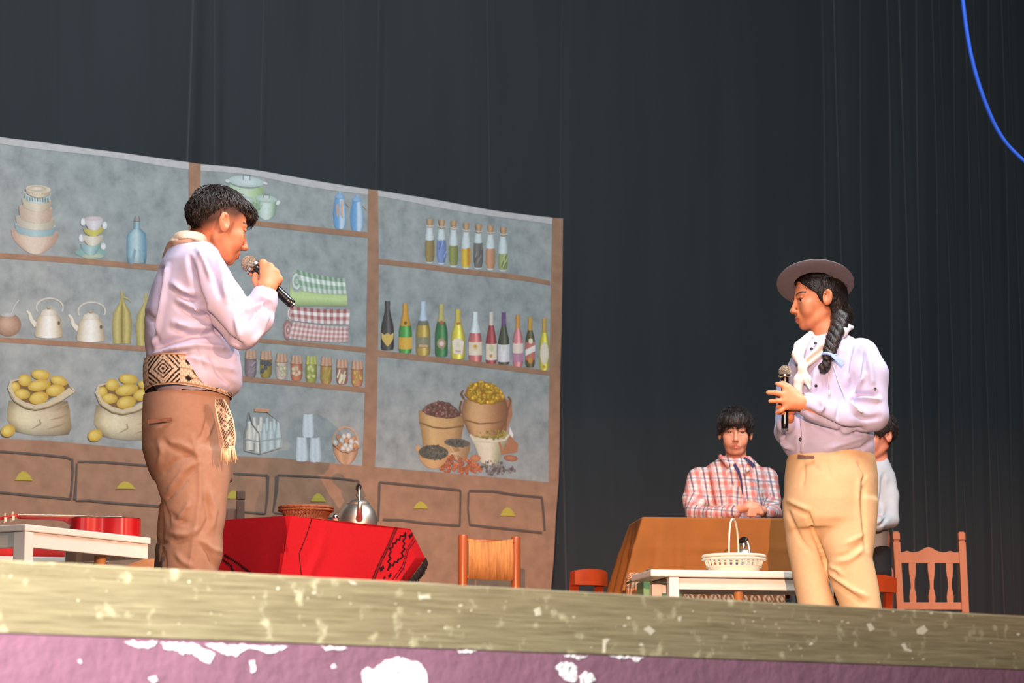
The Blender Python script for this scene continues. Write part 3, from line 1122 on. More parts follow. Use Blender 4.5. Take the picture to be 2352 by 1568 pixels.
jar_c = [((132, 112, 118), (150, 130, 138)), ((150, 128, 56), (82, 84, 92)), ((196, 172, 158), (200, 190, 150)), ((196, 112, 74), (214, 186, 152)),
         ((150, 152, 70), (196, 196, 120)), ((176, 128, 74), (160, 152, 60)), ((160, 108, 96), (206, 196, 160)), ((190, 122, 82), (200, 164, 80))]
for k, (jx, y0, y1) in enumerate(zip((575, 610, 645.5, 679.5, 713.5, 748.5, 785, 820), (804, 806, 812, 816, 817, 820, 825, 828), (866, 866, 870, 873, 877, 880, 882, 886))):
    c, d = jar_c[k]
    p = Print('printed_jar')
    cc = np.array(c, float)
    p.lathe(jx, [(y0 + 14, 11), (y0 + 20, 13.5), (y1 - 6, 13.5), (y1, 10)], [tuple(cc * .72), tuple(cc * 1.05), tuple(cc), tuple(cc * .7)], nx=8, ny=6, sag=1.5)
    r = random.Random(k)
    for q in range(7):
        yy = y0 + 24 + r.random() * (y1 - y0 - 32)
        xx = jx + r.uniform(-8, 8)
        if k in (5, 6):
            p.line([(xx - 3, yy + 12), (xx + 3, yy - 8)], 3.5, tuple(np.array(d) * r.uniform(.85, 1.1)), 2)
        elif k == 0:
            p.line([(xx - 4, yy + 5), (xx + 4, yy - 5)], 2, tuple(np.array(d) * r.uniform(.9, 1.15)), 2)
        else:
            p.ell(xx, yy, r.uniform(3, 5.5), r.uniform(4, 7), tuple(np.array(d) * 1.05), tuple(np.array(d) * .8), seg=10)
    lid = (176, 176, 92) if k == 4 else (190, 146, 118)
    p.lathe(jx, [(y0 - 1, 11), (y0 + 6, 12.5), (y0 + 10, 12), (y0 + 19, 14.5)], [tuple(np.array(lid) * f) for f in (.75, 1.1, .85, 1.1, .85, 1.05, .75)], nx=12, ny=5, sag=2)
    p.done()

p = Print('printed_milk_bottle_carrier')
for k, (bx, by, s) in enumerate(((612, 960, .9), (628, 960, .92), (583, 958, .9), (598, 958, .9), (620, 968, 1), (637, 966, .95), (572, 968, 1), (592, 976, 1.0), (605, 972, 1))):
    cc = np.array((206, 204, 192) if bx < 600 else (172, 190, 192), float)
    p.lathe(bx, [(by, 4 * s), (by + 12, 4.5 * s), (by + 28, 9 * s), (by + 66 * s, 9.5 * s)], [tuple(cc * .78), tuple(cc * 1.06), tuple(cc * .84)], nx=6, ny=6)
p.line([(560, 1008), (592, 1014), (645, 1006)], 3, (140, 152, 152))
p.line([(560, 1034), (594, 1042), (640, 1028)], 3, (150, 160, 158))
p.line([(570, 946), (578, 974), (593, 995), (595, 1043)], 2.2, (106, 104, 100))
p.line([(570, 946), (565, 978), (560, 1000), (560, 1034)], 2, (140, 136, 130))
p.line([(610, 944), (640, 970), (645, 1006), (640, 1028)], 1.6, (150, 152, 150))
p.line([(583, 941), (616, 943)], 8, (196, 142, 104))
p.done()
for cx, y0, y1 in ((706, 950, 1003), (690.5, 1003, 1058), (722.5, 1004, 1060)):
    p = Print('printed_paper_cup')
    p.lathe(cx, [(y0, 11), (y0 + 4, 11.5), (y1 - 4, 14.5), (y1, 13)], [(168, 178, 186), (204, 212, 218), (190, 198, 206), (208, 214, 218), (166, 176, 184)], nx=10, ny=6, sag=2)
    p.done()
p = Print('printed_egg_basket')
p.line([(762, 1018), (766, 1000), (775, 987), (790, 980), (805, 983), (816, 994), (823, 1012), (824, 1026)], 3.5, (196, 146, 108))
p.lathe(793, [(1024, 30), (1040, 28), (1056, 20), (1062, 13)], [(150, 106, 76), (196, 150, 112), (170, 126, 92), (198, 152, 116), (142, 100, 74)], nx=12, ny=6, sag=5, tilt=.08)
r = random.Random(11)
for k, (x, y) in enumerate(((777, 1004), (789, 1003), (800, 1001), (811, 1008), (769, 1017), (783, 1012), (795, 1012), (806, 1014), (817, 1018), (779, 1022), (792, 1024), (804, 1026), (814, 1024), (786, 1031), (798, 1033))):
    c = (216, 208, 200) if k % 3 else (206, 138, 92)
    p.ell(x, y, 6, 7.5, c, tuple(np.array(c) * .78), hx=-.2, hy=-.3, seg=10)
p.line([(763, 1020), (780, 1034), (796, 1038), (812, 1034), (824, 1026)], 2.5, (176, 128, 92))
p.done()

# ---- right bay: spice bottles, wine bottles, sacks
sp = [((140, 118, 72), .48), ((108, 128, 178), .46), ((128, 134, 74), .54), ((206, 168, 52), .56), ((104, 100, 96), .42), ((182, 130, 96), .52), ((140, 152, 96), .6)]
for k, (bx, y0, y1) in enumerate(zip((985.5, 1012.5, 1041, 1070, 1098, 1126, 1155), (502, 504, 506, 511, 514, 517, 521), (604, 606, 612, 616, 617, 619, 622))):
    c, f = sp[k]
    H = y1 - y0
    p = Print('printed_spice_bottle')
    prof = [(y0 + .15 * H, 7.5), (y0 + .3 * H, 8.5), (y0 + .42 * H, 11.5), (y0 + .9 * H, 12.5), (y1, 9)]
    p.lathe(bx, prof, [(140, 152, 150), (190, 204, 208), (200, 212, 214), (186, 198, 200), (132, 142, 138)], nx=8, ny=8, sag=1.5)
    cc = np.array(c, float)
    p.lathe(bx, [(y0 + f * H, 10), (y0 + (f + .06) * H, 11), (y0 + .93 * H, 11.3), (y0 + .97 * H, 8)], [tuple(cc * .85), tuple(cc * 1.12), tuple(cc), tuple(cc * .8)], nx=8, ny=5, sag=1.5)
    r = random.Random(20 + k)
    if k in (4, 6, 1):
        for q in range(9):
            x, y = bx + r.uniform(-7, 7), y0 + H * r.uniform(f + .06, .88)
            p.line([(x - 2, y + 7), (x + 3, y - 7)], 2.4, tuple(cc * r.uniform(.7, 1.35)), 2)
    if k == 3:
        p.poly([(bx + 2, y0 + .56 * H), (bx + 9, y0 + .55 * H), (bx + 9, y0 + .93 * H), (bx + 3, y0 + .93 * H)], (190, 124, 44))
    p.lathe(bx, [(y0, 7), (y0 + .07 * H, 7.5), (y0 + .1 * H, 6), (y0 + .2 * H, 5.5)], [(150, 112, 76), (192, 154, 112), (150, 108, 72)], nx=6, sag=1.5)
    p.line([(bx - 9, y0 + .16 * H), (bx, y0 + .175 * H), (bx + 9, y0 + .17 * H)], 2, (184, 190, 190), 3)
    p.done()

WB = [  # centre, top, bottom, half width, glass, capsule, capsule length, label colour
    (889.5, 690, 803, 15, (66, 62, 60), (66, 62, 60), .0), (930.5, 696, 810, 15, (70, 142, 66), (206, 148, 52), .45), (971, 691, 815, 16.5, (164, 138, 62), (176, 194, 214), .36),
    (1013, 697, 818, 15, (62, 112, 66), (184, 172, 104), .34), (1052, 709, 823, 16.5, (206, 190, 66), (200, 178, 70), .27), (1091.5, 715, 831, 15, (188, 100, 100), (206, 218, 220), .42),
    (1128, 715, 834, 13, (150, 64, 66), (202, 190, 176), .26), (1157, 716, 836, 14, (72, 74, 58), (106, 72, 122), .26), (1190, 722, 841, 12, (198, 118, 122), (206, 142, 60), .26),
    (1218.5, 727, 842, 11, (82, 78, 50), (196, 148, 62), .26), (1251, 729, 849, 11, (192, 184, 58), (190, 150, 70), .28)]
for k, (bx, y0, y1, hw, g, cp, cl) in enumerate(WB):
    H = y1 - y0
    p = Print('printed_wine_bottle')
    nk = 5.2 if k < 6 else 4.8
    slim = k >= 6
    if slim:
        prof = [(0, nk), (.24, nk), (.33, nk * 1.5), (.42, hw * .9), (.5, hw), (.96, hw), (1, hw * .8)]
        if k in (6, 7):
            prof = [(0, nk), (.24, nk), (.36, nk * 1.6), (.5, hw * .85), (.62, hw), (.96, hw), (1, hw * .85)]
    else:
        prof = [(0, nk), (.05, nk * 1.25), (.12, nk), (.22, nk * 1.2), (.36, nk * 1.9), (.5, hw * .93), (.6, hw), (.94, hw), (1, hw * .88)]
    tb = -6 if k == 7 else 0
    prof = [(y0 + t * H, w) for t, w in prof]
    gc = np.array(g, float)
    p.lathe(bx, prof, [tuple(gc * .72), tuple(gc * 1.0), tuple(gc * 1.05), tuple(gc * 1.3 + 22), tuple(gc * .95), tuple(gc * .7)], nx=12, ny=16, sag=1.5)
    pr = np.array(prof)

    def sec(t0, t1, cols, k_=1.0, sag=1.5, dx=0):
        ys_ = np.linspace(y0 + t0 * H, y0 + t1 * H, 6)
        p.lathe(bx + dx, [(y, k_ * np.interp(y, pr[:, 0], pr[:, 1])) for y in ys_], cols, nx=8, sag=sag)
    cc = np.array(cp, float)
    if cl:
        sec(0, cl, [tuple(cc * .78), tuple(cc * 1.06), tuple(cc), tuple(cc * .8)], 1.04)
    if k == 0:
        p.poly([(bx - 14, y0 + 74), (bx - 7, y0 + 79), (bx, y0 + 74), (bx + 7, y0 + 79), (bx + 14, y0 + 74), (bx + 13, y0 + 88), (bx + 7, y0 + 99), (bx, y0 + 106), (bx - 7, y0 + 98), (bx - 13, y0 + 88)],
               (206, 170, 84))
    elif k == 1:
        sec(.68, .92, [(196, 146, 48), (218, 172, 62), (208, 158, 52)], 1.0)
        p.ell(bx, y0 + .4 * H, 3.5, 4, (120, 84, 40))
    elif k == 2:
        sec(.66, .86, [(112, 110, 84), (140, 138, 108), (110, 108, 82)], 1.0)
        sec(.36, .44, [(92, 96, 84), (120, 122, 104), (92, 94, 80)], 1.05)
        p.poly([(bx - 10, y0 + 100), (bx + 10, y0 + 101), (bx + 10, y0 + 107), (bx - 10, y0 + 106)], (196, 158, 108))
    elif k == 3:
        p.ell(bx, y0 + 92, 10.5, 12, (170, 146, 112), (160, 134, 98))
        p.ell(bx, y0 + 92, 6, 6, (222, 206, 206), (200, 176, 160))
        p.ell(bx, y0 + 44, 5, 5, (170, 92, 72))
    elif k == 4:
        p.poly([(bx - 14, y0 + 74), (bx - 7, y0 + 69), (bx, y0 + 67), (bx + 7, y0 + 70), (bx + 13.5, y0 + 76), (bx + 10, y0 + 105), (bx - 11, y0 + 103)], (224, 210, 192))
        p.ell(bx, y0 + 83, 6, 9, (214, 204, 160), (222, 208, 186))
        p.ell(bx, y0 + 34, 5.5, 2.5, (190, 96, 70))
        p.poly([(bx - 6, y0 + 95), (bx + 6, y0 + 96), (bx + 6, y0 + 100), (bx - 6, y0 + 99)], (214, 156, 140))
    elif k == 5:
        sec(.6, .86, [(210, 190, 166), (226, 214, 190), (208, 186, 160)], 1.0)
        p.ell(bx, y0 + 81, 7, 7, (220, 170, 92), (222, 200, 150))
        p.ell(bx, y0 + 80, 3, 3, (214, 142, 62))
    elif k == 6:
        sec(.62, .93, [(204, 188, 166), (224, 212, 192), (206, 190, 166)], .97)
        p.ell(bx, y0 + 84, 6, 9, (186, 190, 136), (200, 194, 160))
        p.ell(bx - 1, y0 + 102, 4, 4, (208, 140, 66))
    elif k == 7:
        sec(.62, .95, [(190, 182, 190), (226, 222, 222), (186, 178, 190)], .98)
        p.ell(bx, y0 + 83, 6, 7, (200, 200, 180), (216, 212, 206))
    elif k == 8:
        sec(.55, .74, [(210, 186, 170), (228, 210, 196), (208, 184, 168)], 1.0)
        sec(.74, .9, [(170, 110, 140), (188, 130, 156), (160, 100, 134)], 1.0)
    elif k == 9:
        sec(.5, .86, [(176, 92, 84), (198, 112, 104), (176, 90, 84)], .98)
        p.ell(bx + 1, y0 + 56, 5, 6, (222, 212, 180))
        p.poly([(bx - 11, y0 + 76), (bx + 11, y0 + 65), (bx + 11, y0 + 79), (bx - 11, y0 + 90)], (226, 216, 206))
        p.ell(bx, y0 + 100, 6, 9, (206, 140, 60), (180, 120, 50))
    else:
        p.ell(bx, y0 + 82, 10, 26, (218, 208, 186), (210, 196, 166))
        p.ell(bx - 1, y0 + 113, 4, 4, (204, 150, 56))
    p.done()

q0 = lambda x, y: (840 + x / 5.004, 840 + y / 5.004)                 # traced on a crop of the sacks
r = random.Random(5)


def heap(p, pts, n, c, s, jit=.22):
    pts = np.array([q0(*q) for q in pts])
    x0, y0 = pts.min(0)
    x1, y1 = pts.max(0)
    k = 0
    while k < n:
        x, y = r.uniform(x0, x1), r.uniform(y0, y1)
        ins = False
        for i in range(len(pts)):
            a, b = pts[i], pts[(i + 1) % len(pts)]
            if (a[1] > y) != (b[1] > y) and x < a[0] + (y - a[1]) / (b[1] - a[1]) * (b[0] - a[0]):
                ins = not ins
        if ins:
            f = r.uniform(1 - jit, 1 + jit)
            p.ell(x, y, s * r.uniform(.8, 1.2), s * r.uniform(.8, 1.3), tuple(np.array(c) * f * 1.12), tuple(np.array(c) * f * .7), hx=-.3, hy=-.3, seg=8)
            p.n -= 1
            k += 1
    p.n += 1


p = Print('printed_corn_pot')
p.poly([q0(*q) for q in [(1560, 400), (1680, 380), (1690, 560), (1620, 760), (1760, 900), (1750, 990), (1560, 1020), (1480, 700)]], (166, 108, 74))
p.poly([q0(*q) for q in [(1660, 700), (1700, 790), (1690, 830), (1650, 780)]], (222, 214, 204))
p.lathe(q0(1370, 0)[0], [(q0(0, 380)[1], 47), (q0(0, 450)[1], 52), (q0(0, 560)[1], 54), (q0(0, 650)[1], 48), (q0(0, 780)[1], 36)],
        [(130, 88, 56), (196, 150, 96), (206, 160, 108), (184, 134, 88), (152, 102, 66), (120, 78, 52)], nx=14, ny=10, sag=6)
p.line([q0(1100, 400), q0(1080, 480), q0(1090, 540)], 5, (112, 78, 56))
p.line([q0(1120, 280), q0(1095, 320), q0(1130, 380)], 5, (112, 78, 56))
p.line([q0(1640, 350), q0(1670, 400), q0(1630, 520), q0(1600, 740)], 4, (122, 82, 56))
p.line([q0(1140, 620), q0(1300, 665), q0(1480, 655), q0(1600, 620)], 3, (130, 88, 58))
p.poly([q0(*q) for q in [(1130, 330), (1170, 240), (1250, 190), (1330, 170), (1480, 220), (1560, 290), (1610, 380), (1500, 430), (1330, 440), (1200, 400)]], (150, 100, 30))
heap(p, [(1140, 340), (1170, 240), (1250, 190), (1330, 180), (1480, 230), (1560, 300), (1600, 380), (1500, 430), (1330, 430), (1200, 390)], 95, (206, 160, 44), 4.6)
p.done()
p = Print('printed_bean_bucket')
p.lathe(q0(870, 0)[0], [(q0(0, 530)[1], 53), (q0(0, 700)[1], 51), (q0(0, 720)[1], 48), (q0(0, 960)[1], 42)], [(150, 112, 66), (204, 164, 106), (196, 152, 96), (188, 144, 92), (140, 100, 62)], nx=12, ny=8, sag=8, tilt=.08)
p.line([q0(612, 650), q0(760, 705), q0(900, 722), q0(1130, 690)], 4, (126, 92, 54))
p.poly([q0(*q) for q in [(640, 510), (720, 440), (830, 405), (950, 420), (1040, 490), (1110, 570), (980, 605), (800, 590), (690, 560)]], (92, 62, 54))
heap(p, [(650, 510), (720, 445), (830, 410), (950, 425), (1040, 495), (1105, 570), (980, 600), (800, 585), (690, 555)], 90, (138, 94, 84), 3.2)
p.done()
p = Print('printed_olive_flowerpot')
p.lathe(q0(1425, 0)[0], [(q0(0, 770)[1], 46), (q0(0, 860)[1], 43), (q0(0, 880)[1], 36), (q0(0, 1000)[1], 28), (q0(0, 1110)[1], 21)],
        [(190, 178, 150), (214, 200, 174), (220, 206, 180), (176, 170, 136), (140, 138, 104)], nx=12, ny=8, sag=5, tilt=.03)
p.ell(*q0(1425, 780), 44, 11, (150, 130, 46), (160, 150, 90))
heap(p, [(1240, 770), (1330, 735), (1480, 735), (1600, 770), (1600, 820), (1440, 845), (1280, 815)], 60, (166, 146, 54), 2.8)
p.line([q0(1200, 790), q0(1240, 850), q0(1420, 875), q0(1600, 850), q0(1650, 790)], 5, (206, 196, 168))
p.done()
p = Print('printed_pepper_bowl')
p.lathe(q0(1050, 0)[0], [(q0(0, 880)[1], 31), (q0(0, 960)[1], 29), (q0(0, 1060)[1], 22)], [(180, 146, 108), (206, 172, 130), (168, 132, 92), (140, 104, 70)], nx=10, ny=5, sag=5, tilt=.06)
p.ell(*q0(1050, 885), 31, 10, (92, 86, 78), (104, 96, 84), rot=.08)
heap(p, [(910, 870), (1000, 840), (1110, 850), (1190, 900), (1100, 935), (980, 925)], 60, (86, 82, 76), 1.8)
p.done()
p = Print('printed_pepper_bowl')
p.poly([q0(*q) for q in [(565, 930), (620, 910), (640, 960), (590, 990)]], (190, 148, 96))
p.lathe(q0(770, 0)[0], [(q0(0, 990)[1], 34), (q0(0, 1090)[1], 30), (q0(0, 1160)[1], 16)], [(184, 136, 84), (204, 158, 102), (186, 134, 84)], nx=10, ny=5, sag=4, tilt=.06)
p.ell(*q0(775, 995), 34, 17, (92, 88, 78), (80, 76, 66), rot=.06)
heap(p, [(620, 990), (700, 915), (820, 910), (930, 990), (920, 1060), (800, 1085), (660, 1060)], 90, (100, 96, 84), 2.6)
p.done()
p = Print('printed_chilli_heap')
heap(p, [(780, 1160), (880, 1120), (920, 1050), (1010, 1030), (1150, 1060), (1250, 1110), (1350, 1170), (1340, 1220), (1150, 1230), (900, 1205)], 110, (196, 104, 62), 4.0, .16)
p.ell(*q0(1260, 1060), 12, 8, (196, 126, 84), (176, 100, 62))
p.done()
p = Print('printed_dried_pepper')
p.ell(*q0(1670, 1058), 17, 7, (190, 116, 80), (150, 86, 60), rot=.1)
p.done()
p = Print('printed_black_bean_heap')
heap(p, [(1310, 1150), (1420, 1090), (1560, 1100), (1700, 1160), (1720, 1200), (1600, 1240), (1440, 1260), (1360, 1200)], 60, (112, 104, 100), 3.4, .4)
p.done()
# ================================================================== furniture and props
def frame_at(px, py, D, ang):
    """floor point under a pixel at depth D and a horizontal frame; ang turns ex from image-right away from the viewer"""
    p = at(px, py, D)
    ex = math.cos(ang) * RT + math.sin(ang) * FH
    ey = -math.sin(ang) * RT + math.cos(ang) * FH
    return np.array([p[0], p[1], 0.0]), ex, ey, p[2]


def root(name, label, cat, org, group=None):
    return thing(name, label, cat, tuple(org), 0, group)


WHITE = mat('white_gloss_paint', (226, 220, 210), 0.45, var=0.03)
NATW = mat('turned_pine', (190, 130, 76), 0.5, var=0.12, nscale=12, stretch=(1, 1, .2))


def turned_profile(h, r):
    return [(r * .8, 0), (r * .9, h * .05), (r * .6, h * .12), (r * .75, h * .3), (r, h * .55), (r * .8, h * .72), (r * .55, h * .78),
            (r, h * .82), (r * .6, h * .87), (r * 1.05, h * .93), (r * 1.05, h)]


# ---- left white bench (corner nearest the camera at pixel 58,1203)
o_, ex, ey, zt = frame_at(58, 1203, 7.72, math.atan2(.857, .514))
LT, WT = 0.58, 0.30
T1 = root('white_bench', 'white painted low bench at left with a red guitar lying on it', 'bench', o_)
fr = dict(org=o_, ex=ex, ey=ey)
mb = MB(**fr); mb.box((0, 0, zt - .020), (LT, WT, zt), .003); mb.build('bench_top', WHITE, T1)
mb = MB(**fr); mb.box((.006, .005, zt - .066), (LT - .006, .020, zt - .0205), .002); mb.build('apron', WHITE, T1)
mb = MB(**fr); mb.box((.006, WT - .020, zt - .034), (LT - .006, WT - .005, zt - .0205), .002); mb.build('apron', WHITE, T1)
for x0, nm in ((.006, 'end_apron'), (LT - .021, 'end_apron')):
    mb = MB(**fr); mb.box((x0, .0205, zt - .066), (x0 + .015, WT - .0205, zt - .0205), .002); mb.build(nm, WHITE, T1)
for x0, y0 in ((.002, .001), (.002, WT - .046), (LT - .05, WT - .046)):
    mb = MB(**fr); mb.box((x0, y0, 0), (x0 + .038, y0 + .045, zt - .021), .003); mb.build('leg', WHITE, T1)
mb = MB(**fr); mb.lathe(turned_profile(zt - .0665, .017), c=(.40, .05, 0), seg=16); o = auto_smooth(mb.build('turned_leg', NATW, T1), 30)
o['label'] = 'turned natural wood leg'

# ---- small red guitar on the bench
RED = mat('red_lacquer', (168, 16, 22), 0.34, var=0.06, coat=0.25, spec=0.4)
GK = 0.47
G0 = at(331, 1235, 8.17)
gz = zt + .0006
gex = -(math.cos(.30) * RT + math.sin(.30) * FH)
gey = -math.sin(.30) * RT + math.cos(.30) * FH
g = root('small_guitar', 'small glossy red guitar lying face up on the white bench at left', 'guitar', np.array([G0[0], G0[1], gz]))
frg = dict(org=np.array([G0[0], G0[1], gz]), ex=gex * GK, ey=gey * GK, ez=UZ * 0.62)


def guitar_w(s):
    return np.interp(s, [0, .02, .06, .13, .2, .26, .31, .37, .42, .44, .452], [.06, .12, .165, .185, .16, .125, .122, .14, .128, .095, .05])


ss = np.r_[0, .008, .02, np.linspace(.04, .42, 24), .435, .446, .452]
hw = guitar_w(ss)
yc = .20
outline = [(s, yc - w) for s, w in zip(ss, hw)] + [(s, yc + w) for s, w in zip(ss[::-1], hw[::-1])]
V = [(x, y, 0) for x, y in outline] + [(x, y, .092) for x, y in outline]
n = len(outline)
mb = MB(**frg)
mb.add(V, [tuple(range(n))[::-1], tuple(range(n, 2 * n))] + [(i, (i + 1) % n, n + (i + 1) % n, n + i) for i in range(n)])
auto_smooth(mb.build('guitar_body', RED, g), 50)
mb = MB(**frg)
mb.add([(x * .996 + .001, yc + (y - yc) * .99, .0925) for x, y in outline] + [(x * .996 + .001, yc + (y - yc) * .99, .095) for x, y in outline],
       [tuple(range(n))[::-1], tuple(range(n, 2 * n))] + [(i, (i + 1) % n, n + (i + 1) % n, n + i) for i in range(n)])
mb.build('binding', mat('dark_binding', (60, 22, 18), .4), g)
mb = MB(**frg); mb.lathe([(.045, 0), (.05, .001), (.05, .0015), (0, .0015)], c=(.29, yc, .0955)); mb.build('sound_hole', mat('black_hole', (12, 10, 9), .9), g)
mb = MB(**frg)
P = [(.40, yc, .045, .028), (.42, yc, .03, .026), (.455, yc, .055, .024), (.50, yc, .078, .023), (.60, yc, .083, .023), (.72, yc, .084, .022), (.80, yc, .0845, .021)]
V, Fs = [], []
for s, y, zb, w in P:
    V += [(s, y - w, .0955), (s, y - w * .8, zb + .006), (s, y, zb), (s, y + w * .8, zb + .006), (s, y + w, .0955)]
for i in range(len(P) - 1):
    for k in range(5):
        a, b = i * 5 + k, i * 5 + (k + 1) % 5
        Fs.append((a, b, b + 5, a + 5))
Fs += [(4, 3, 2, 1, 0), tuple((len(P) - 1) * 5 + k for k in range(5))]
mb.add(V, Fs)
auto_smooth(mb.build('guitar_neck', RED, g), 35)
mb = MB(**frg); mb.box((.26, yc - .026, .096), (.80, yc + .026, .102), .001); mb.build('fretboard', mat('rosewood', (150, 96, 66), .5, var=.15), g)
mb = MB(**frg); mb.box((.10, yc - .075, .0955), (.128, yc + .075, .105), .003); mb.build('bridge', mat('dark_bridge', (70, 34, 24), .5), g)
for k in range(6):
    yy = yc - .02 + k * .008
    mb = MB(**frg); mb.tube([(.115, yy, .108), (.5, yy, .1065), (.80, yy, .105)], .0006, 5); mb.build('string', mat('string_steel', (210, 200, 180), .3, metal=1.0), g)
mb = MB(**frg)
hd = [(.80, .022, .094), (.83, .034, .09), (.90, .036, .078), (.97, .034, .066), (.985, .02, .063)]
V = []
for s, w, z in hd:
    V += [(s, yc - w, z), (s, yc + w, z), (s, yc + w, z + .014), (s, yc - w, z + .014)]
Fs = [(0, 1, 2, 3)[::-1], tuple(16 + k for k in range(4))]
for i in range(4):
    for k in range(4):
        a, b = i * 4 + k, i * 4 + (k + 1) % 4
        Fs.append((a, b, b + 4, a + 4))
mb.add(V, Fs)
hs = auto_smooth(mb.build('headstock', RED, g), 35)
PEG = mat('ivory_peg', (236, 214, 176), 0.35)
for k in range(3):
    for sd in (-1, 1):
        s = .835 + k * .05
        z = .094 - .17 * (s - .8) - .004
        mb = MB(**frg)
        mb.tube([(s, yc + sd * .03, z), (s, yc + sd * .055, z)], .004, 8)
        mb.box((s - .009, yc + sd * .056 - .006, z - .012), (s + .009, yc + sd * .056 + .006, z + .012), .004)
        mb.tube([(s, yc + sd * .02, z + .01), (s, yc + sd * .02, z + .034)], .005, 8)
        mb.build('tuning_peg', PEG, g)

# ---- second low white bench behind with a folded red poncho, tan pouf
o2, ex2, ey2, z2 = frame_at(250, 1281, 9.35, math.radians(194))
B2 = root('white_bench', 'lower white bench half hidden behind the guitar bench, red cloth on it', 'bench', o2)
fr2 = dict(org=o2, ex=ex2, ey=ey2)
mb = MB(**fr2); mb.box((0, -.26, z2 - .016), (.60, 0, z2), .003); mb.build('bench_top', WHITE, B2)
for x0 in (.06, .34, .52):
    for y0 in (-.05, -.25):
        mb = MB(**fr2); mb.box((x0, y0, 0), (x0 + .035, y0 + .035, z2 - .0165), .003); mb.build('leg', WHITE, B2)
V, Fs = [], []
mb = MB(**fr2)
mb.box((.15, -.23, z2 + .001), (.58, -.03, z2 + .04), .012)
mb.box((.16, -.225, z2 + .0405), (.57, -.035, z2 + .07), .012)
fp = mb.build('folded_poncho', mat('red_wool', (196, 40, 36), .9, var=.12, bump=.2, bscale=300), smooth=True)
tag(fp, 'folded dark red poncho lying on the low white bench behind', 'poncho')
op, exp_, eyp, zp = frame_at(362, 1282, 9.5, 0)
mb = MB(org=op)
mb.lathe([(.12, 0), (.175, .02), (.195, .10), (.19, zp * .62), (.165, zp * .8), (.11, zp * .94), (.05, zp * .99), (0, zp)], seg=40)
pf = mb.build('floor_pouf', mat('tan_leather', (206, 132, 84), .6, var=.08, bump=.15), smooth=True)
tag(pf, 'tan rounded leather pouf behind the right end of the guitar bench', 'pouf')

# ---- right white bench
o3, ex3, ey3, z3 = frame_at(1495, 1307, 10.75, math.radians(11))
T3 = root('white_bench', 'white low bench at right carrying a white basket and a kettle', 'bench', o3)
fr3 = dict(org=o3, ex=ex3, ey=ey3)
L3, W3 = .80, .34
mb = MB(**fr3); mb.box((0, 0, z3 - .029), (L3, W3, z3), .006); mb.build('bench_top', WHITE, T3)
mb = MB(**fr3); mb.box((.085, .02, z3 - .078), (L3 - .03, .036, z3 - .033), .002); mb.build('apron', WHITE, T3)
mb = MB(**fr3); mb.box((.085, W3 - .036, z3 - .078), (L3 - .03, W3 - .02, z3 - .033), .002); mb.build('apron', WHITE, T3)
mb = MB(**fr3); mb.box((.075, .05, z3 - .033), (L3 - .03, W3 - .05, z3 - .0295)); mb.build('spacer', mat('bench_underside', (120, 112, 100), .8), T3)
for x0, y0 in ((.077, .004), (.077, W3 - .05), (L3 - .07, W3 - .05), (L3 - .07, .004)):
    mb = MB(**fr3); mb.box((x0, y0, 0), (x0 + .042, y0 + .042, z3 - .0295), .003); mb.build('leg', WHITE, T3)
mb = MB(**fr3); mb.lathe(turned_profile(z3 - .0785, .019), c=(.395, .10, 0), seg=16); o = auto_smooth(mb.build('turned_leg', NATW, T3), 30)
o['label'] = 'turned natural wood leg'

# ---- white basket with a tall handle
def basket(cx, cy, zb, rb, rt, h, m, name, label, ns, band_frac, handle=None, lean=0.0, parts=True):
    bk = root(name, label, 'basket', (cx, cy, zb))
    fr = dict(org=(cx, cy, zb), ex=RT, ey=FH)
    mb = MB(**fr)
    t1 = band_frac
    r1 = rb + (rt - rb) * t1
    mb.lathe([(0, .001), (rb, .001), (rb + (r1 - rb) * .5, h * t1 * .5), (r1, h * t1), (r1 - .004, h * t1), (rb - .004, .006), (0, .006)], seg=40)
    auto_smooth(mb.build('basket_wall', m, bk), 40)
    for k in range(ns):
        a = 2 * math.pi * k / ns
        a2 = a + lean
        u, v = np.array([math.cos(a), math.sin(a)]), np.array([math.cos(a2), math.sin(a2)])
        p0, p1 = u * (r1 - .002), v * (rt - .002)
        w = min(.0042, 1.9 * rt / ns)
        t = np.array([-math.sin((a + a2) / 2), math.cos((a + a2) / 2)]) * w
        nn = np.array([math.cos(a), math.sin(a)]) * .0022
        V = []
        for (q, z) in ((p0, h * t1 - .004), (p1, h - .004)):
            for s1, s2 in ((-1, -1), (1, -1), (1, 1), (-1, 1)):
                c = q + s1 * t + s2 * nn
                V.append((c[0], c[1], z))
        mb = MB(**fr)
        mb.add(V, [(3, 2, 1, 0), (4, 5, 6, 7), (0, 1, 5, 4), (1, 2, 6, 5), (2, 3, 7, 6), (3, 0, 4, 7)])
        mb.build('stave', m, bk)
    for rr, zz, tk in ((rt, h, .007), (rt + .002, h - .013, .005), (r1 + .001, h * t1, .004)):
        mb = MB(**fr)
        mb.tube([(rr * math.cos(a), rr * math.sin(a), zz) for a in np.linspace(0, 2 * math.pi, 49)[:-1]], tk, 8, closed=True)
        mb.build('rim', m, bk, True)
    if handle:
        hh, ha, tk = handle
        mb = MB(**fr)
        pts = []
        for t in np.linspace(0, math.pi, 40):
            c = math.cos(t)
            q = np.array([math.cos(ha), math.sin(ha)]) * rt * .98 * math.copysign(abs(c) ** .8, c)
            pts.append((q[0], q[1], h - .01 + hh * math.sin(t) ** .9))
        mb.tube(pts, tk, 8)
        mb.build('basket_handle', m, bk, True)
    return bk


IV = mat('white_plastic_wicker', (228, 218, 196), .5, var=.05)
c = at(1686, 1310, 10.98)
basket(c[0], c[1], z3 + .0005, .102, .127, .068 + .0, IV, 'handled_basket', 'white open weave basket with a tall arched handle on the right bench', 30, .34,
       handle=(.165, math.radians(76), .0042))


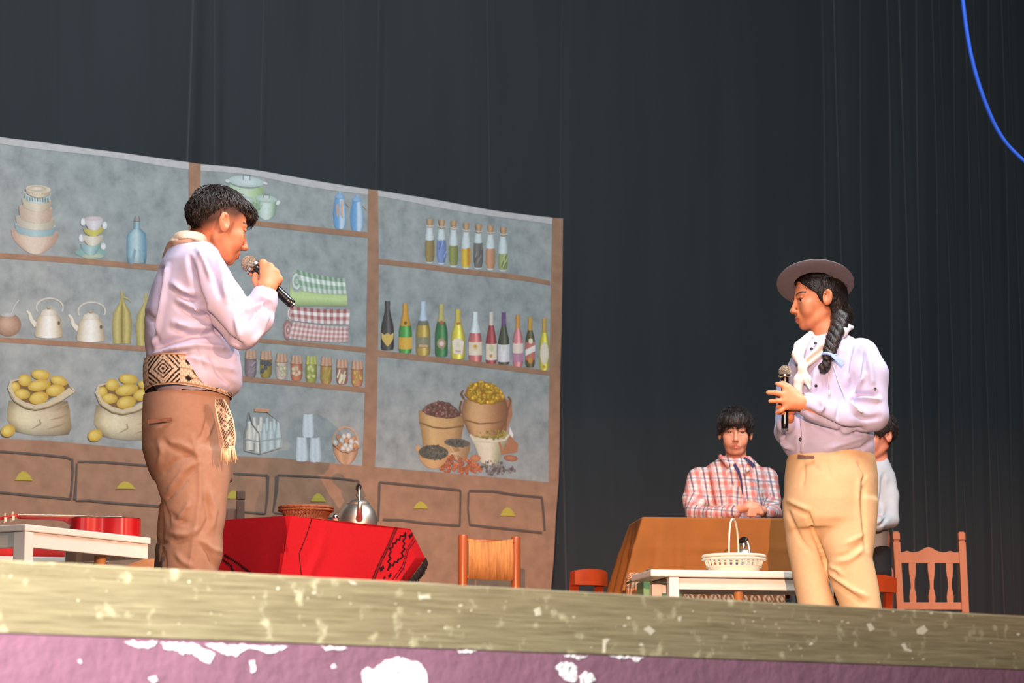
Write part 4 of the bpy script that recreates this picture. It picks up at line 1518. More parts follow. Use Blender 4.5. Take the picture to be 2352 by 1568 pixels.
def kettle(px, py, D, zb, r, hb, m, name, label, hh, ang, spout=True, grip=(30, 24, 22)):
    c = at(px, py, D)
    k = root(name, label, 'kettle', (c[0], c[1], zb))
    fr = dict(org=(c[0], c[1], zb), ex=math.cos(ang) * RT + math.sin(ang) * FH, ey=-math.sin(ang) * RT + math.cos(ang) * FH)
    mb = MB(**fr)
    mb.lathe([(0, 0), (r * .86, 0), (r * .97, hb * .06), (r, hb * .25), (r * .97, hb * .5), (r * .86, hb * .75), (r * .66, hb * .95), (r * .58, hb), (0, hb)], seg=40)
    auto_smooth(mb.build('kettle_body', m, k), 50)
    mb = MB(**fr)
    mb.lathe([(r * .57, hb + .0005), (r * .6, hb + .004), (r * .5, hb + .016), (r * .2, hb + .024), (.006, hb + .025), (.006, hb + .032), (.013, hb + .036), (.012, hb + .046), (0, hb + .05)], seg=30)
    auto_smooth(mb.build('lid', m, k), 50)
    if spout:
        mb = MB(**fr)
        pts = [(r * .8, 0, hb * .32), (r * 1.15, 0, hb * .45), (r * 1.38, 0, hb * .75), (r * 1.55, 0, hb * 1.0)]
        mb.tube(pts, [.018, .015, .0115, .01], 14)
        mb.build('spout', m, k, True)
    hm = MB(**fr)
    pts = [(r * .80 * math.cos(t), 0, hb * .86 + hh * math.sin(t) ** .85) for t in np.linspace(.0, math.pi, 30)]
    hm.tube(pts, .0055, 8)
    hd = hm.build('bail_handle', m, k, True)
    gm = MB(**fr)
    gm.tube(pts[9:21], [.007, .011] + [.0125] * 8 + [.011, .007], 12)
    gm.build('grip', mat('black_bakelite', grip, .35), hd, True)
    return k


ALU = mat('worn_aluminium', (214, 206, 194), .42, metal=1.0, var=.08, nscale=18, bump=.05, bscale=30)
kettle(1709, 1310, 11.02 + .16, z3 + .0005, .060, .092, ALU, 'aluminium_kettle', 'small aluminium kettle with a black grip behind the white basket', .075, math.radians(-65), spout=True)

# ---- grey metal bench, green crate, rolled blankets under the far table
STEEL = mat('grey_tube_steel', (112, 112, 116), .4, metal=.7)
o4, ex4, ey4, z4 = frame_at(1521, 1345, 11.55, math.radians(10))
MBN = root('metal_bench', 'grey steel framed bench behind the white bench at right', 'bench', o4)
fr4 = dict(org=o4, ex=ex4, ey=ey4)
for y0 in (0, .22):
    mb = MB(**fr4); mb.box((0, y0, z4 - .02), (.60, y0 + .02, z4), .003); mb.build('top_rail', STEEL, MBN)
for x0 in (0, .58):
    for y0 in (0, .22):
        mb = MB(**fr4); mb.box((x0, y0, 0), (x0 + .02, y0 + .02, z4 - .0205), .003); mb.build('leg', STEEL, MBN)
    mb = MB(**fr4); mb.box((x0, .0205, z4 - .02), (x0 + .02, .2195, z4), .003); mb.build('cross_rail', STEEL, MBN)
mb = MB(**fr4); mb.box((.0205, .004, z4 - .088), (.5795, .216, z4 - .078), .002); mb.build('shelf', mat('bench_shelf', (190, 120, 92), .7), MBN)


def pampa(u, v):
    """brown and cream woven diamonds, u and v in cells"""
    uu, vv = abs((u % 1) - .5), abs((v % 1) - .5)
    d = uu * 2 + vv * 2
    if .55 < d < .85 or d < .22:
        return (214, 176, 142)
    if d > 1.6:
        return (206, 168, 136)
    return (140, 78, 44)


WOOL = mat('woven_blanket', rough=.95, var=.08, nscale=120, vcol=True, spec=.1)


def grid_obj(name, fP, fC, nu, nv, m, parent=None, closed_u=False, smooth=True):
    V, C = [], []
    for j in range(nv + 1):
        for i in range(nu + (0 if closed_u else 1)):
            V.append(fP(i / nu, j / nv))
            C.append(fC(i / nu, j / nv))
    w = nu if closed_u else nu + 1
    Q = []
    for j in range(nv):
        for i in range(nu):
            a, b = j * w + i, j * w + (i + 1) % w
            Q.append((a, b, b + w, a + w))
    return obj(name, V, np.array(Q), m, parent, smooth, lin(np.array(C, float)))


def fold_pt(s, t):
    a = 2 * math.pi * s
    ca, sa = math.cos(a), math.sin(a)
    y = .11 + .10 * math.copysign(abs(ca) ** .4, ca)
    z = z4 - .0775 + .026 + .0255 * math.copysign(abs(sa) ** .4, sa)
    e = 1 if .02 < t < .98 else .0
    y = .11 + (y - .11) * e
    z = z4 - .0515 + (z - z4 + .0515) * e
    p = o4 + ex4 * (.03 + .54 * min(max(t, .02), .98)) + ey4 * y
    return (p[0], p[1], z)


fb = grid_obj('folded_blanket', fold_pt, lambda s, t: pampa(t * 9, s * 3), 40, 110, WOOL, closed_u=True)
tag(fb, 'folded brown and cream woven blanket on the shelf of the steel bench', 'blanket')

c5 = at(1457, 1313, 11.75)
h5 = c5[2]


def roll_pt(s, t):
    a = 2 * math.pi * s
    prof = [(.0, 0), (.038, .001), (.041, .03), (.041, h5 - .05), (.036, h5 - .018), (.022, h5 - .004), (0, h5)]
    k = t * (len(prof) - 1)
    i = min(int(k), len(prof) - 2)
    f = k - i
    r = prof[i][0] * (1 - f) + prof[i + 1][0] * f
    z = prof[i][1] * (1 - f) + prof[i + 1][1] * f
    p = np.array([c5[0], c5[1], z]) + RT * r * math.cos(a) + FH * r * math.sin(a)
    return tuple(p)


rb_ = grid_obj('rolled_blanket', roll_pt, lambda s, t: pampa(s * 4, t * 7), 48, 66, WOOL, closed_u=True)
tag(rb_, 'upright rolled brown and cream woven blanket by the ochre tablecloth corner', 'blanket')

GREEN = mat('green_plastic', (106, 140, 88), .45, var=.05)
o6, ex6, ey6, z6 = frame_at(1478, 1334, 11.25, math.radians(8))
CR = root('storage_crate', 'green plastic crate with a tan tray in it beside the white bench', 'crate', o6)
fr6 = dict(org=o6, ex=ex6, ey=ey6)
for nm, lo, hi in (('front_panel', (0, 0, .001), (.165, .008, z6)), ('back_panel', (0, .152, .001), (.165, .16, z6)),
                   ('side_panel', (0, .0085, .001), (.008, .1515, z6)), ('side_panel', (.157, .0085, .001), (.165, .1515, z6)),
                   ('crate_floor', (.0085, .0085, .002), (.1565, .1515, .01))):
    mb = MB(**fr6); mb.box(lo, hi, .002); mb.build(nm, GREEN, CR)
for z in (z6 * .35, z6 * .7):
    mb = MB(**fr6); mb.box((.004, -.004, z), (.161, -.0005, z + .02), .001); mb.build('rib', GREEN, CR)
mb = MB(**fr6); mb.box((.010, .010, z6 - .03), (.155, .150, z6 + .012), .004); mb.build('inner_tray', mat('tan_card', (206, 160, 108), .8), CR)
mb = MB(**fr6)
mb.prism([(-.02, z6 + .012), (-.014, z6 + .006), (.075, z6 + .062), (.072, z6 + .069)], .17, .30)
mb.build('lid', mat('dark_green_plastic', (70, 88, 58), .5), CR)

# ---- ochre table with cloth (far table)
YW = mat('table_wood', (110, 74, 48), .6)
o7, ex7, ey7, z7 = frame_at(1478, 1187, 12.15, math.radians(6))
L7, W7 = .92, .42
TB = root('work_table', 'plain wooden table under the ochre cloth', 'table', o7)
fr7 = dict(org=o7, ex=ex7, ey=ey7)
mb = MB(**fr7); mb.box((.012, .012, z7 - .035), (L7, W7, z7 - .004), .003); mb.build('table_top', YW, TB)
for x0 in (.04, L7 - .09):
    for y0 in (.04, W7 - .09):
        mb = MB(**fr7); mb.box((x0, y0, 0), (x0 + .05, y0 + .05, z7 - .0355), .003); mb.build('leg', YW, TB)


def sample_path(pts, n):
    e = np.array(pts, float)
    d = np.r_[0, np.cumsum(np.linalg.norm(np.diff(e, axis=0), axis=1))]
    t = np.linspace(0, d[-1], n)
    return np.stack([np.interp(t, d, e[:, k]) for k in range(e.shape[1])], 1)


def drape(o, ex, ey, L, W, z, drop, n_u, fold_amp, seedv, corner=.12, under=.003):
    """closed cloth: rim ring around the table, skirt falling with folds"""
    ring = []
    rr = .012
    def seg(a, b, n):
        return [a + (b - a) * k / n for k in range(n)]
    A = [np.array(q, float) for q in ((0, 0), (L, 0), (L, W), (0, W))]
    for k in range(4):
        a, b = A[k], A[(k + 1) % 4]
        ring += seg(a, b, max(4, int(np.linalg.norm(b - a) / .012)))
    ring = np.array(ring)
    c = np.array([L / 2, W / 2])
    n = len(ring)
    arc = np.arange(n) / n
    rows = []
    nz = 40
    for j in range(nz + 1):
        t = j / nz
        row = []
        for i in range(n):
            p = ring[i]
            d = np.array([0., 0.])
            dx0, dx1, dy0, dy1 = p[0], L - p[0], p[1], W - p[1]
            if dy0 < 1e-6: d += (0, -1)
            if dx1 < 1e-6: d += (1, 0)
            if dy1 < 1e-6: d += (0, 1)
            if dx0 < 1e-6: d += (-1, 0)
            cd_ = min(math.hypot(p[0], p[1]), math.hypot(L - p[0], p[1]), math.hypot(L - p[0], W - p[1]), math.hypot(p[0], W - p[1]))
            near = math.exp(-(cd_ / .12) ** 2)
            if np.linalg.norm(d) < 1e-6:
                d = p - c
            d = d / np.linalg.norm(d)
            dc = (p - c) / np.linalg.norm(p - c)
            dd = d * (1 - near) + dc * near
            ph = arc[i] * 60 + seedv
            f = fold_amp * (mnoise.noise((p[0] * 5, p[1] * 5, seedv)) + 1.1 * math.exp(-(cd_ / .2) ** 2) * math.sin(i * .012 * 2 * math.pi / .075 + .6)) * t + .010 * math.exp(-((t - .42) / .06) ** 2) * max(0, mnoise.noise((p[0] * 3, 0, 8)) + .35)
            out = .004 + corner * near * t ** .9 + .02 * t + f
            q = p + dd * out
            w = o + ex * q[0] + ey * q[1]
            row.append((w[0], w[1], z - drop * t + .0 + (.006 * mnoise.noise((p[0] * 6, p[1] * 6, 3)) if j else 0)))
        rows.append(row)
    return rows, n


def ang_(p, c):
    return math.atan2(p[1] - c[1], p[0] - c[0])


rows, n = drape(o7, ex7, ey7, L7, W7, z7, .34, 0, .022, 2.0, corner=.085)
V = []
cpt = o7 + ex7 * L7 / 2 + ey7 * W7 / 2
inner = [(cpt[0] + (x - cpt[0]) * .5, cpt[1] + (y - cpt[1]) * .5, z) for x, y, z in rows[0]]
V = [(cpt[0], cpt[1], z7)] + inner
for r_ in rows:
    V += r_
Fs = [(0, 1 + i, 1 + (i + 1) % n) for i in range(n)]
for j in range(len(rows)):
    for i in range(n):
        a, b = 1 + j * n + i, 1 + j * n + (i + 1) % n
        Fs.append((a, a + n, b + n, b))
oc = obj('ochre_tablecloth', V, Fs, mat('ochre_cotton', (134, 78, 22), .85, var=.07, nscale=8, bump=.12, bscale=250))
tag(oc, 'ochre brown cotton cloth draped over the far table at right', 'tablecloth')

# ---- red table with woven poncho cloth
o8, ex8, ey8, z8 = frame_at(668, 1184, 11.3, math.atan2(.815, .579))
L8, W8 = .83, .62
TR = root('work_table', 'plain wooden table under the red fringed cloth', 'table', o8)
fr8 = dict(org=o8, ex=ex8, ey=ey8)
mb = MB(**fr8); mb.box((.012, .012, z8 - .035), (L8 - .012, W8 - .012, z8 - .004), .003); mb.build('table_top', YW, TR)
for x0 in (.05, L8 - .1):
    for y0 in (.05, W8 - .1):
        mb = MB(**fr8); mb.box((x0, y0, 0), (x0 + .05, y0 + .05, z8 - .0355), .003); mb.build('leg', YW, TR)
REDW = mat('red_woven_wool', rough=.85, var=.05, nscale=90, vcol=True, spec=.15, bump=.06, bscale=300)
RC, DK, MID = (172, 20, 28), (36, 12, 16), (120, 20, 24)
RCt = root('red_poncho_cloth', 'bright red woven cloth with black stepped motif and black fringe on the table', 'tablecloth', (o8[0], o8[1], z8 - .3))
q7 = lambda x, y: (500 + x / 4.704, 1080 + y / 4.704)
zig_l = [q7(*p) for p in [(2030, 675), (2010, 710), (1975, 705), (1965, 750), (1935, 745), (1925, 785), (1895, 785), (1890, 830), (1862, 840), (1872, 880), (1850, 915), (1868, 950), (1840, 985), (1862, 1010), (1838, 1075)]]
zig_r = [q7(*p) for p in [(2030, 675), (2028, 730), (2000, 760), (2020, 790), (2000, 830), (2022, 850), (1985, 890), (2005, 925), (1975, 955), (1950, 960), (1940, 995), (1910, 985), (1895, 1030), (1870, 1020), (1838, 1075)]]
lines8 = [(zig_l, 3.4, DK), (zig_r, 3.4, DK),
          ([q7(1912, 625), q7(1840, 800), q7(1740, 1000), q7(1665, 1180)], 1.3, DK), ([q7(1940, 628), q7(1865, 800), q7(1768, 1000), q7(1695, 1180)], 1.3, DK),
          ([q7(1926, 626), q7(1852, 800), q7(1754, 1000), q7(1680, 1180)], 4.6, MID),
          ([q7(2115, 735), q7(2045, 850), q7(2020, 950), q7(1990, 1040), q7(1890, 1180)], 1.2, DK), ([q7(2140, 750), q7(2060, 860), q7(2036, 960), q7(2010, 1050), q7(1925, 1180)], 1.2, DK),
          ([q7(1020, 510), q7(960, 700), q7(880, 900), q7(905, 1140)], 1.6, DK), ([q7(2010, 1000), q7(2012, 1180)], .8, DK)]
blobs8 = [(q7(2085, 705), 5, 8), (q7(1775, 1060), 5, 9), (q7(1860, 1135), 4, 7), (q7(1800, 1160), 3, 5)]


def seg_d(x, y, pts):
    P = np.array(pts)
    A, B = P[:-1], P[1:]
    d = B - A
    t = np.clip(((x - A[:, 0]) * d[:, 0] + (y - A[:, 1]) * d[:, 1]) / ((d ** 2).sum(1) + 1e-9), 0, 1)
    return np.hypot(x - A[:, 0] - t * d[:, 0], y - A[:, 1] - t * d[:, 1]).min()


# front face: four-sided region of the photograph between table edge, slanted end, hem and floor side
P_A, P_B, P_C, P_E, P_F = (668, 1184), (943, 1214), (977, 1282), (928, 1348), (640, 1348)


def edge_depth(x):
    """depth of the table's long edge seen at column x"""
    s = np.clip((x - 668) / (943 - 668), -.2, 1.25)
    return 11.3 + s * (11.98 - 11.3)


def red_front(u, v):
    L_ = sample_cached('L', [P_A, (656, 1250), P_F], 101)
    R_ = sample_cached('R', [P_B, P_C, P_E], 101)
    k = v * 100
    i = min(int(k), 99)
    f = k - i
    a, b = L_[i] * (1 - f) + L_[i + 1] * f, R_[i] * (1 - f) + R_[i + 1] * f
    x = a[0] + (b[0] - a[0]) * u
    y = a[1] + (b[1] - a[1]) * u
    return x, y


_cache = {}


def sample_cached(k, pts, n):
    if k not in _cache:
        _cache[k] = sample_path(pts, n)
    return _cache[k]


def red_front_pt(u, v):
    x, y = red_front(u, v)
    d = edge_depth(x) - .004 - .05 * v + .012 * math.sin(u * 9 + 1) * v
    d -= .02 * math.exp(-((u - .30 + .1 * v) / .04) ** 2) * v
    d += .10 * max(0, u - .93) / .07 * v
    return tuple(at(x, y, d))


NU, NV = 230, 120
XY = np.array([red_front(i / NU, j / NV) for j in range(NV + 1) for i in range(NU + 1)])


def seg_dv(X, pts):
    P = np.array(pts)
    out = np.full(len(X), 1e9)
    for a_, b_ in zip(P[:-1], P[1:]):
        d = b_ - a_
        t = np.clip((X - a_) @ d / (d @ d + 1e-9), 0, 1)
        out = np.minimum(out, np.linalg.norm(X - a_ - t[:, None] * d, axis=1))
    return out


Cf = np.tile(np.array(RC, float), (len(XY), 1))
for pts, w, col in sorted(lines8, key=lambda q: q[2] is not MID):
    Cf[seg_dv(XY, pts) < (w / 2 if col is MID else w / 2 + .35)] = col
for (bx, by), rx, ry in blobs8:
    dx, dy = XY[:, 0] - bx, XY[:, 1] - by
    Cf[np.abs(dx * .9 + dy * .35) / rx + np.abs(dy) / ry < 1] = DK
_it = iter(Cf)
grid_obj('cloth_front', red_front_pt, lambda u, v: next(_it), NU, NV, REDW, RCt)


def red_left_pt(u, v):
    q = o8 + ey8 * (u * W8) - ex8 * (.006 + .05 * v + .012 * math.sin(u * 9) * v) + UZ * (z8 + .001 - .40 * v)
    k = max(0.0, 1 - u / .16) ** 1.5
    return tuple(q * (1 - k) + np.array(red_front_pt(0, v)) * k)


def red_left_col(u, v):
    x, y, _ = proj(red_left_pt(u, v))
    for pts, w in (([(516, 1275), (545, 1293), (580, 1320), (600, 1345)], 3), ([(512, 1285), (530, 1300), (548, 1345)], 3), ([(560, 1330), (600, 1350)], 3)):
        if seg_d(x, y, pts) < w:
            return DK
    return RC


grid_obj('cloth_side', red_left_pt, red_left_col, 110, 70, REDW, RCt)
tp = []
for (u_, v_) in ((0, 0), (1, 0), (1, 1), (0, 1)):
    p = o8 + ex8 * (u_ * L8) + ey8 * (v_ * W8)
    tp.append((p[0], p[1], z8))
mb = MB()
mb.add(tp, [(0, 1, 2, 3)])
mb.build('cloth_top', mat('red_wool_plain', RC, .85, var=.05), RCt)
# far short end, hanging behind the slanted front corner
def red_end_pt(u, v):
    a = np.array(red_front_pt(1, v * .5))
    b = o8 + ex8 * (L8 + .04 * v) + ey8 * W8 + UZ * (z8 - .18 * v)
    q = a + (b - a) * u
    if v == 0:
        t0 = o8 + ex8 * L8 + ey8 * (W8 * u)
        q = np.array([t0[0], t0[1], z8])
    return tuple(q)
grid_obj('cloth_end', red_end_pt, lambda u, v: RC, 20, 12, REDW, RCt)
mb = MB()
rf = random.Random(4)
hem = sample_path([(977, 1281), (972, 1292), (955, 1315), (938, 1336), (929, 1348)], 60)
for i, (x, y) in enumerate(hem):
    for k in range(2):
        d = edge_depth(x) - .05 + .09 * (1 - i / 60) + rf.uniform(-.006, .006)
        L_ = rf.uniform(14, 26)
        dx = rf.uniform(-3, 5) + 4
        pts = [at(x + rf.uniform(-1, 1), y - 1, d), at(x + dx * .55, y + L_ * .5, d - .004), at(x + dx * .6, y + L_, d - .003)]
        mb.tube(pts, [.0022, .0026, .0012], 5)
o = mb.build('fringe', mat('black_wool_fringe', (24, 16, 16), .95), RCt, True)
o['kind'] = 'stuff'

# things on the red table
WIC = mat('brown_wicker', (132, 78, 48), .6, var=.22, nscale=60, bump=.4, bscale=160)
c = at(703, 1193, 11.62)
basket(c[0], c[1], z8 + .001, .085, .116, .062, WIC, 'wicker_basket', 'low brown wicker basket with slanted strands on the red table', 44, .12, lean=.22)
kettle(823, 1205, 12.05, z8 + .001, .088, .118, ALU, 'aluminium_kettle', 'round dented aluminium kettle with black grip on the red table', .098, math.radians(-84))
c = at(770, 1197, 11.84)
SK = root('salt_shaker', 'small glass salt shaker with chrome cap between basket and kettle', 'shaker', (c[0], c[1], z8 + .001))
mb = MB(org=(c[0], c[1], z8 + .001)); mb.lathe([(.012, 0), (.0135, .004), (.0125, .03), (.011, .034), (0, .034)], seg=16)
mb.build('jar', mat('salt_glass', (150, 120, 104), .2, var=.1), SK, True)
mb = MB(org=(c[0], c[1], z8 + .001)); mb.lathe([(.0125, .0345), (.0135, .038), (.0125, .048), (.007, .054), (0, .055)], seg=16)
mb.build('cap', mat('chrome', (220, 220, 222), .12, metal=1.0), SK, True)

# ---- chairs
ORW = mat('orange_varnished_wood', (172, 84, 38), .35, var=.12, nscale=14, stretch=(1, 1, .15), coat=.2)
RDW = mat('red_varnished_wood', (150, 56, 24), .35, var=.12, nscale=14, coat=.2)
CANE = mat('paper_cord_weave', (206, 138, 76), .7, var=.25, nscale=90, stretch=(1, 1, .05), bump=.5, bscale=200)


def seat_and_legs(fr, par, w, dp, zs, m, sm, r=.018, square=False, skip_back=True, zback=0):
    """front is +y of the frame; back posts are built by the caller"""
    mb = MB(**fr); mb.box((.012, .012, zs - .03), (w - .012, dp, zs), .008); mb.build('seat', sm, par)
    for x in (.02, w - .02):
        mb = MB(**fr)
        if square:
            mb.box((x - r, dp - .05, 0), (x + r, dp - .05 + 2 * r, zs - .031), .003)
        else:
            mb.lathe([(r * .8, 0), (r, zs * .3), (r, zs - .031)], c=(x, dp - .03, 0), seg=14)
        mb.build('leg', m, par, False)
    for z in (zs * .35, zs * .62):
        mb = MB(**fr); mb.tube([(.03, dp - .03, z), (w - .03, dp - .03, z)], .009, 8); mb.build('stretcher', m, par, True)
        for x in (.02, w - .02):
            mb = MB(**fr); mb.tube([(x, .02, z + .02), (x, dp - .035, z + .02)], .009, 8); mb.build('stretcher', m, par, True)


# cane-backed chair in front of the printed cloth
oA, exA, eyA, zA = frame_at(1063, 1227, 14.1, math.radians(33))
CA = root('cane_chair', 'orange wooden chair with a woven cord back in front of the printed cloth', 'chair', oA)
frA = dict(org=oA, ex=exA, ey=eyA)
wA = .335
for x, zt_ in ((0, zA), (wA, zA + .005)):
    mb = MB(**frA); mb.lathe([(.018, 0), (.024, .3), (.0255, .7), (.0255, zt_ - .012), (.022, zt_ - .003), (.014, zt_)], c=(x, 0, 0), seg=20)
    auto_smooth(mb.build('back_post', ORW, CA), 40)
nst = 46
for k in range(nst):                                  # wrapped vertical cords
    x = .027 + (wA - .054) * (k + .5) / nst
    mb = MB(**frA)
    mb.tube([(x, -.014, zA - .235), (x, -.019, zA - .12), (x, -.014, zA - .022 - .01 * math.sin(k * .09))], .0036, 6)
    mb.build('back_cord', CANE, CA, True)
mb = MB(**frA); mb.tube([(.02, -.006, zA - .03), (wA - .02, -.006, zA - .03)], .010, 10); mb.build('back_rail', ORW, CA, True)
mb = MB(**frA); mb.tube([(.02, -.006, zA - .225), (wA - .02, -.006, zA - .225)], .010, 10); mb.build('back_rail', ORW, CA, True)
seat_and_legs(frA, CA, wA, .36, .43, ORW, CANE)

# big chair with turned back splats at far right
oB, exB, eyB, zB = frame_at(2057, 1221, 13.9, math.radians(2))
CB = root('spindle_back_chair', 'orange brown wooden chair with arched rail and turned splats at far right', 'chair', oB)
frB = dict(org=oB, ex=exB, ey=eyB)
wB = .345
LBW = mat('light_brown_wood', (158, 96, 66), .5, var=.1, nscale=16, stretch=(1, 1, .15))
for x, dx in ((0, .03), (wB, .02)):
    mb = MB(**frB)
    z0 = zB
    for lo, hi, hwid in ((0, z0 - .055, .018), (z0 - .053, z0 - .043, .014), (z0 - .041, z0 - .006, .018), (z0 - .006, z0, .013)):
        sh0, sh1 = dx * (1 - lo / z0), dx * (1 - hi / z0)
        V = []
        for z, s in ((lo, sh0), (hi, sh1)):
            for a, b in ((-1, -1), (1, -1), (1, 1), (-1, 1)):
                V.append((x + s + a * hwid, b * hwid, z))
        mb.add(V, [(3, 2, 1, 0), (4, 5, 6, 7), (0, 1, 5, 4), (1, 2, 6, 5), (2, 3, 7, 6), (3, 0, 4, 7)])
    mb.build('back_post', LBW, CB)
arch = []
for t in np.linspace(0, 1, 41):
    x = .018 + t * (wB - .03)
    hgt = .028 * math.exp(-((t - .48) / .13) ** 2) + .008 * math.exp(-((t - .12) / .05) ** 2) + .008 * math.exp(-((t - .84) / .05) ** 2)
    arch.append((x, zB - .108 + hgt))
mb = MB(**frB)
mb.prism([(.022, zB - .163)] + arch + [(wB - .008, zB - .163)], -.010, .012)
mb.build('top_rail', LBW, CB)
mb = MB(**frB); mb.box((.03, -.010, zB - .405), (wB + .0, .012, zB - .368), .002); mb.build('lower_rail', LBW, CB)
for x in (.082, .182, .278):
    hs_ = .205
    prof = [(.016, 0), (.018, .03), (.013, .06), (.009, .075), (.010, .11), (.015, .14), (.018, .17), (.018, hs_)]
    n = len(prof)
    poly = [(x - r, zB - .368 + z) for r, z in prof] + [(x + r, zB - .368 + z) for r, z in prof[::-1]]
    mb = MB(**frB); mb.prism(poly, -.008, .010); mb.build('splat', LBW, CB)
mb = MB(**frB); mb.box((.012, .013, .40), (wB + .01, .36, .435), .006); mb.build('seat', LBW, CB)
for x in (.03, wB - .0):
    mb = MB(**frB); mb.box((x - .017, .315, 0), (x + .017, .35, .3995), .003); mb.build('leg', LBW, CB)
    mb = MB(**frB); mb.tube([(x, .02, .2), (x, .314, .2)], .010, 8); mb.build('stretcher', LBW, CB, True)


def low_chair(px, py, D, ang, label, w, lean=.05, zoff=0, mirror=1):
    o, ex, ey, z = frame_at(px, py, D, ang)
    c = root('low_chair', label, 'chair', o, None)
    fr = dict(org=o, ex=ex * mirror, ey=ey)
    for x in (.02, w - .02):
        mb = MB(**fr)
        V = []
        for zz, yy, h in ((0, lean, .016), (z - .012, 0, .017)):
            for a, b in ((-1, -1), (1, -1), (1, 1), (-1, 1)):
                V.append((x + a * h, yy + b * .014, zz))
        mb.add(V, [(3, 2, 1, 0), (4, 5, 6, 7), (0, 1, 5, 4), (1, 2, 6, 5), (2, 3, 7, 6), (3, 0, 4, 7)])
        mb.build('back_post', RDW, c)
    mb = MB(**fr)
    V = []
    for t in np.linspace(0, 1, 13):
        x = -.004 + (w + .008) * t
        y = -.016 - .03 * math.sin(math.pi * t)
        hh = .075 - .012 * abs(2 * t - 1) ** 3
        V += [(x, y - .014, z - .075), (x, y + .012, z - .075), (x, y + .012, z - .075 + hh), (x, y - .014, z - .075 + hh)]
    Fs = [(0, 1, 2, 3), tuple(48 + k for k in range(4))[::-1]]
    for i in range(12):
        for k in range(4):
            a, b = i * 4 + k, i * 4 + (k + 1) % 4
            Fs.append((a, a + 4, b + 4, b))
    mb.add(V, Fs)
    auto_smooth(mb.build('top_rail', RDW, c), 40)
    mb = MB(**fr); mb.box((0, lean + .016, .27), (w, lean + .30, .295), .006); mb.build('seat', RDW, c)
    for x in (.02, w - .02):
        mb = MB(**fr); mb.box((x - .015, lean + .26, 0), (x + .015, lean + .29, .2695), .003); mb.build('leg', RDW, c)
        mb = MB(**fr); mb.box((x - .008, lean + .015, .14), (x + .008, lean + .259, .16), .002); mb.build('stretcher', RDW, c)
    return c


low_chair(1313, 1306, 12.4, math.radians(38), 'low red brown wooden chair standing alone left of the ochre table', .19)
low_chair(2050, 1322, 11.6, math.radians(20), 'low orange brown chair half hidden behind the trousers of the braided person', .26, mirror=-1)

# dark chair behind the red table
oD, exD, eyD, zD = frame_at(553, 1127, 13.3, math.radians(185))
DKW = mat('dark_stained_wood', (74, 52, 42), .5, var=.1)
CDk = root('dark_chair', 'dark wooden chair behind the red table, only one back post showing', 'chair', oD)
frD = dict(org=oD, ex=exD, ey=-eyD)
for x in (0, .36):
    mb = MB(**frD); mb.box((x - .02, -.018, 0), (x + .02, .018, zD - .05), .004); mb.box((x - .022, -.02, zD - .046), (x + .022, .02, zD), .006)
    mb.build('back_post', DKW, CDk)
for z in (zD - .12, zD - .3):
    mb = MB(**frD); mb.box((.0205, -.01, z - .03), (.3395, .01, z + .03), .004); mb.build('back_rail', DKW, CDk)
mb = MB(**frD); mb.box((-.018, .0185, .42), (.378, .40, .45), .006); mb.build('seat', DKW, CDk)
for x in (0, .36):
    mb = MB(**frD); mb.box((x - .018, .36, 0), (x + .018, .396, .4195), .003); mb.build('leg', DKW, CDk)
# ================================================================== people
SKIN = mat('skin', rough=.5, var=.04, nscale=40, vcol=True, spec=.35, sss=.12)
HAIR = mat('dark_hair', (30, 24, 22), .42, var=.3, nscale=60, spec=.5, stretch=(1, 1, .25), bump=.5, bscale=160)
EYE = mat('eye', rough=.15, var=.0, vcol=True, spec=.6)


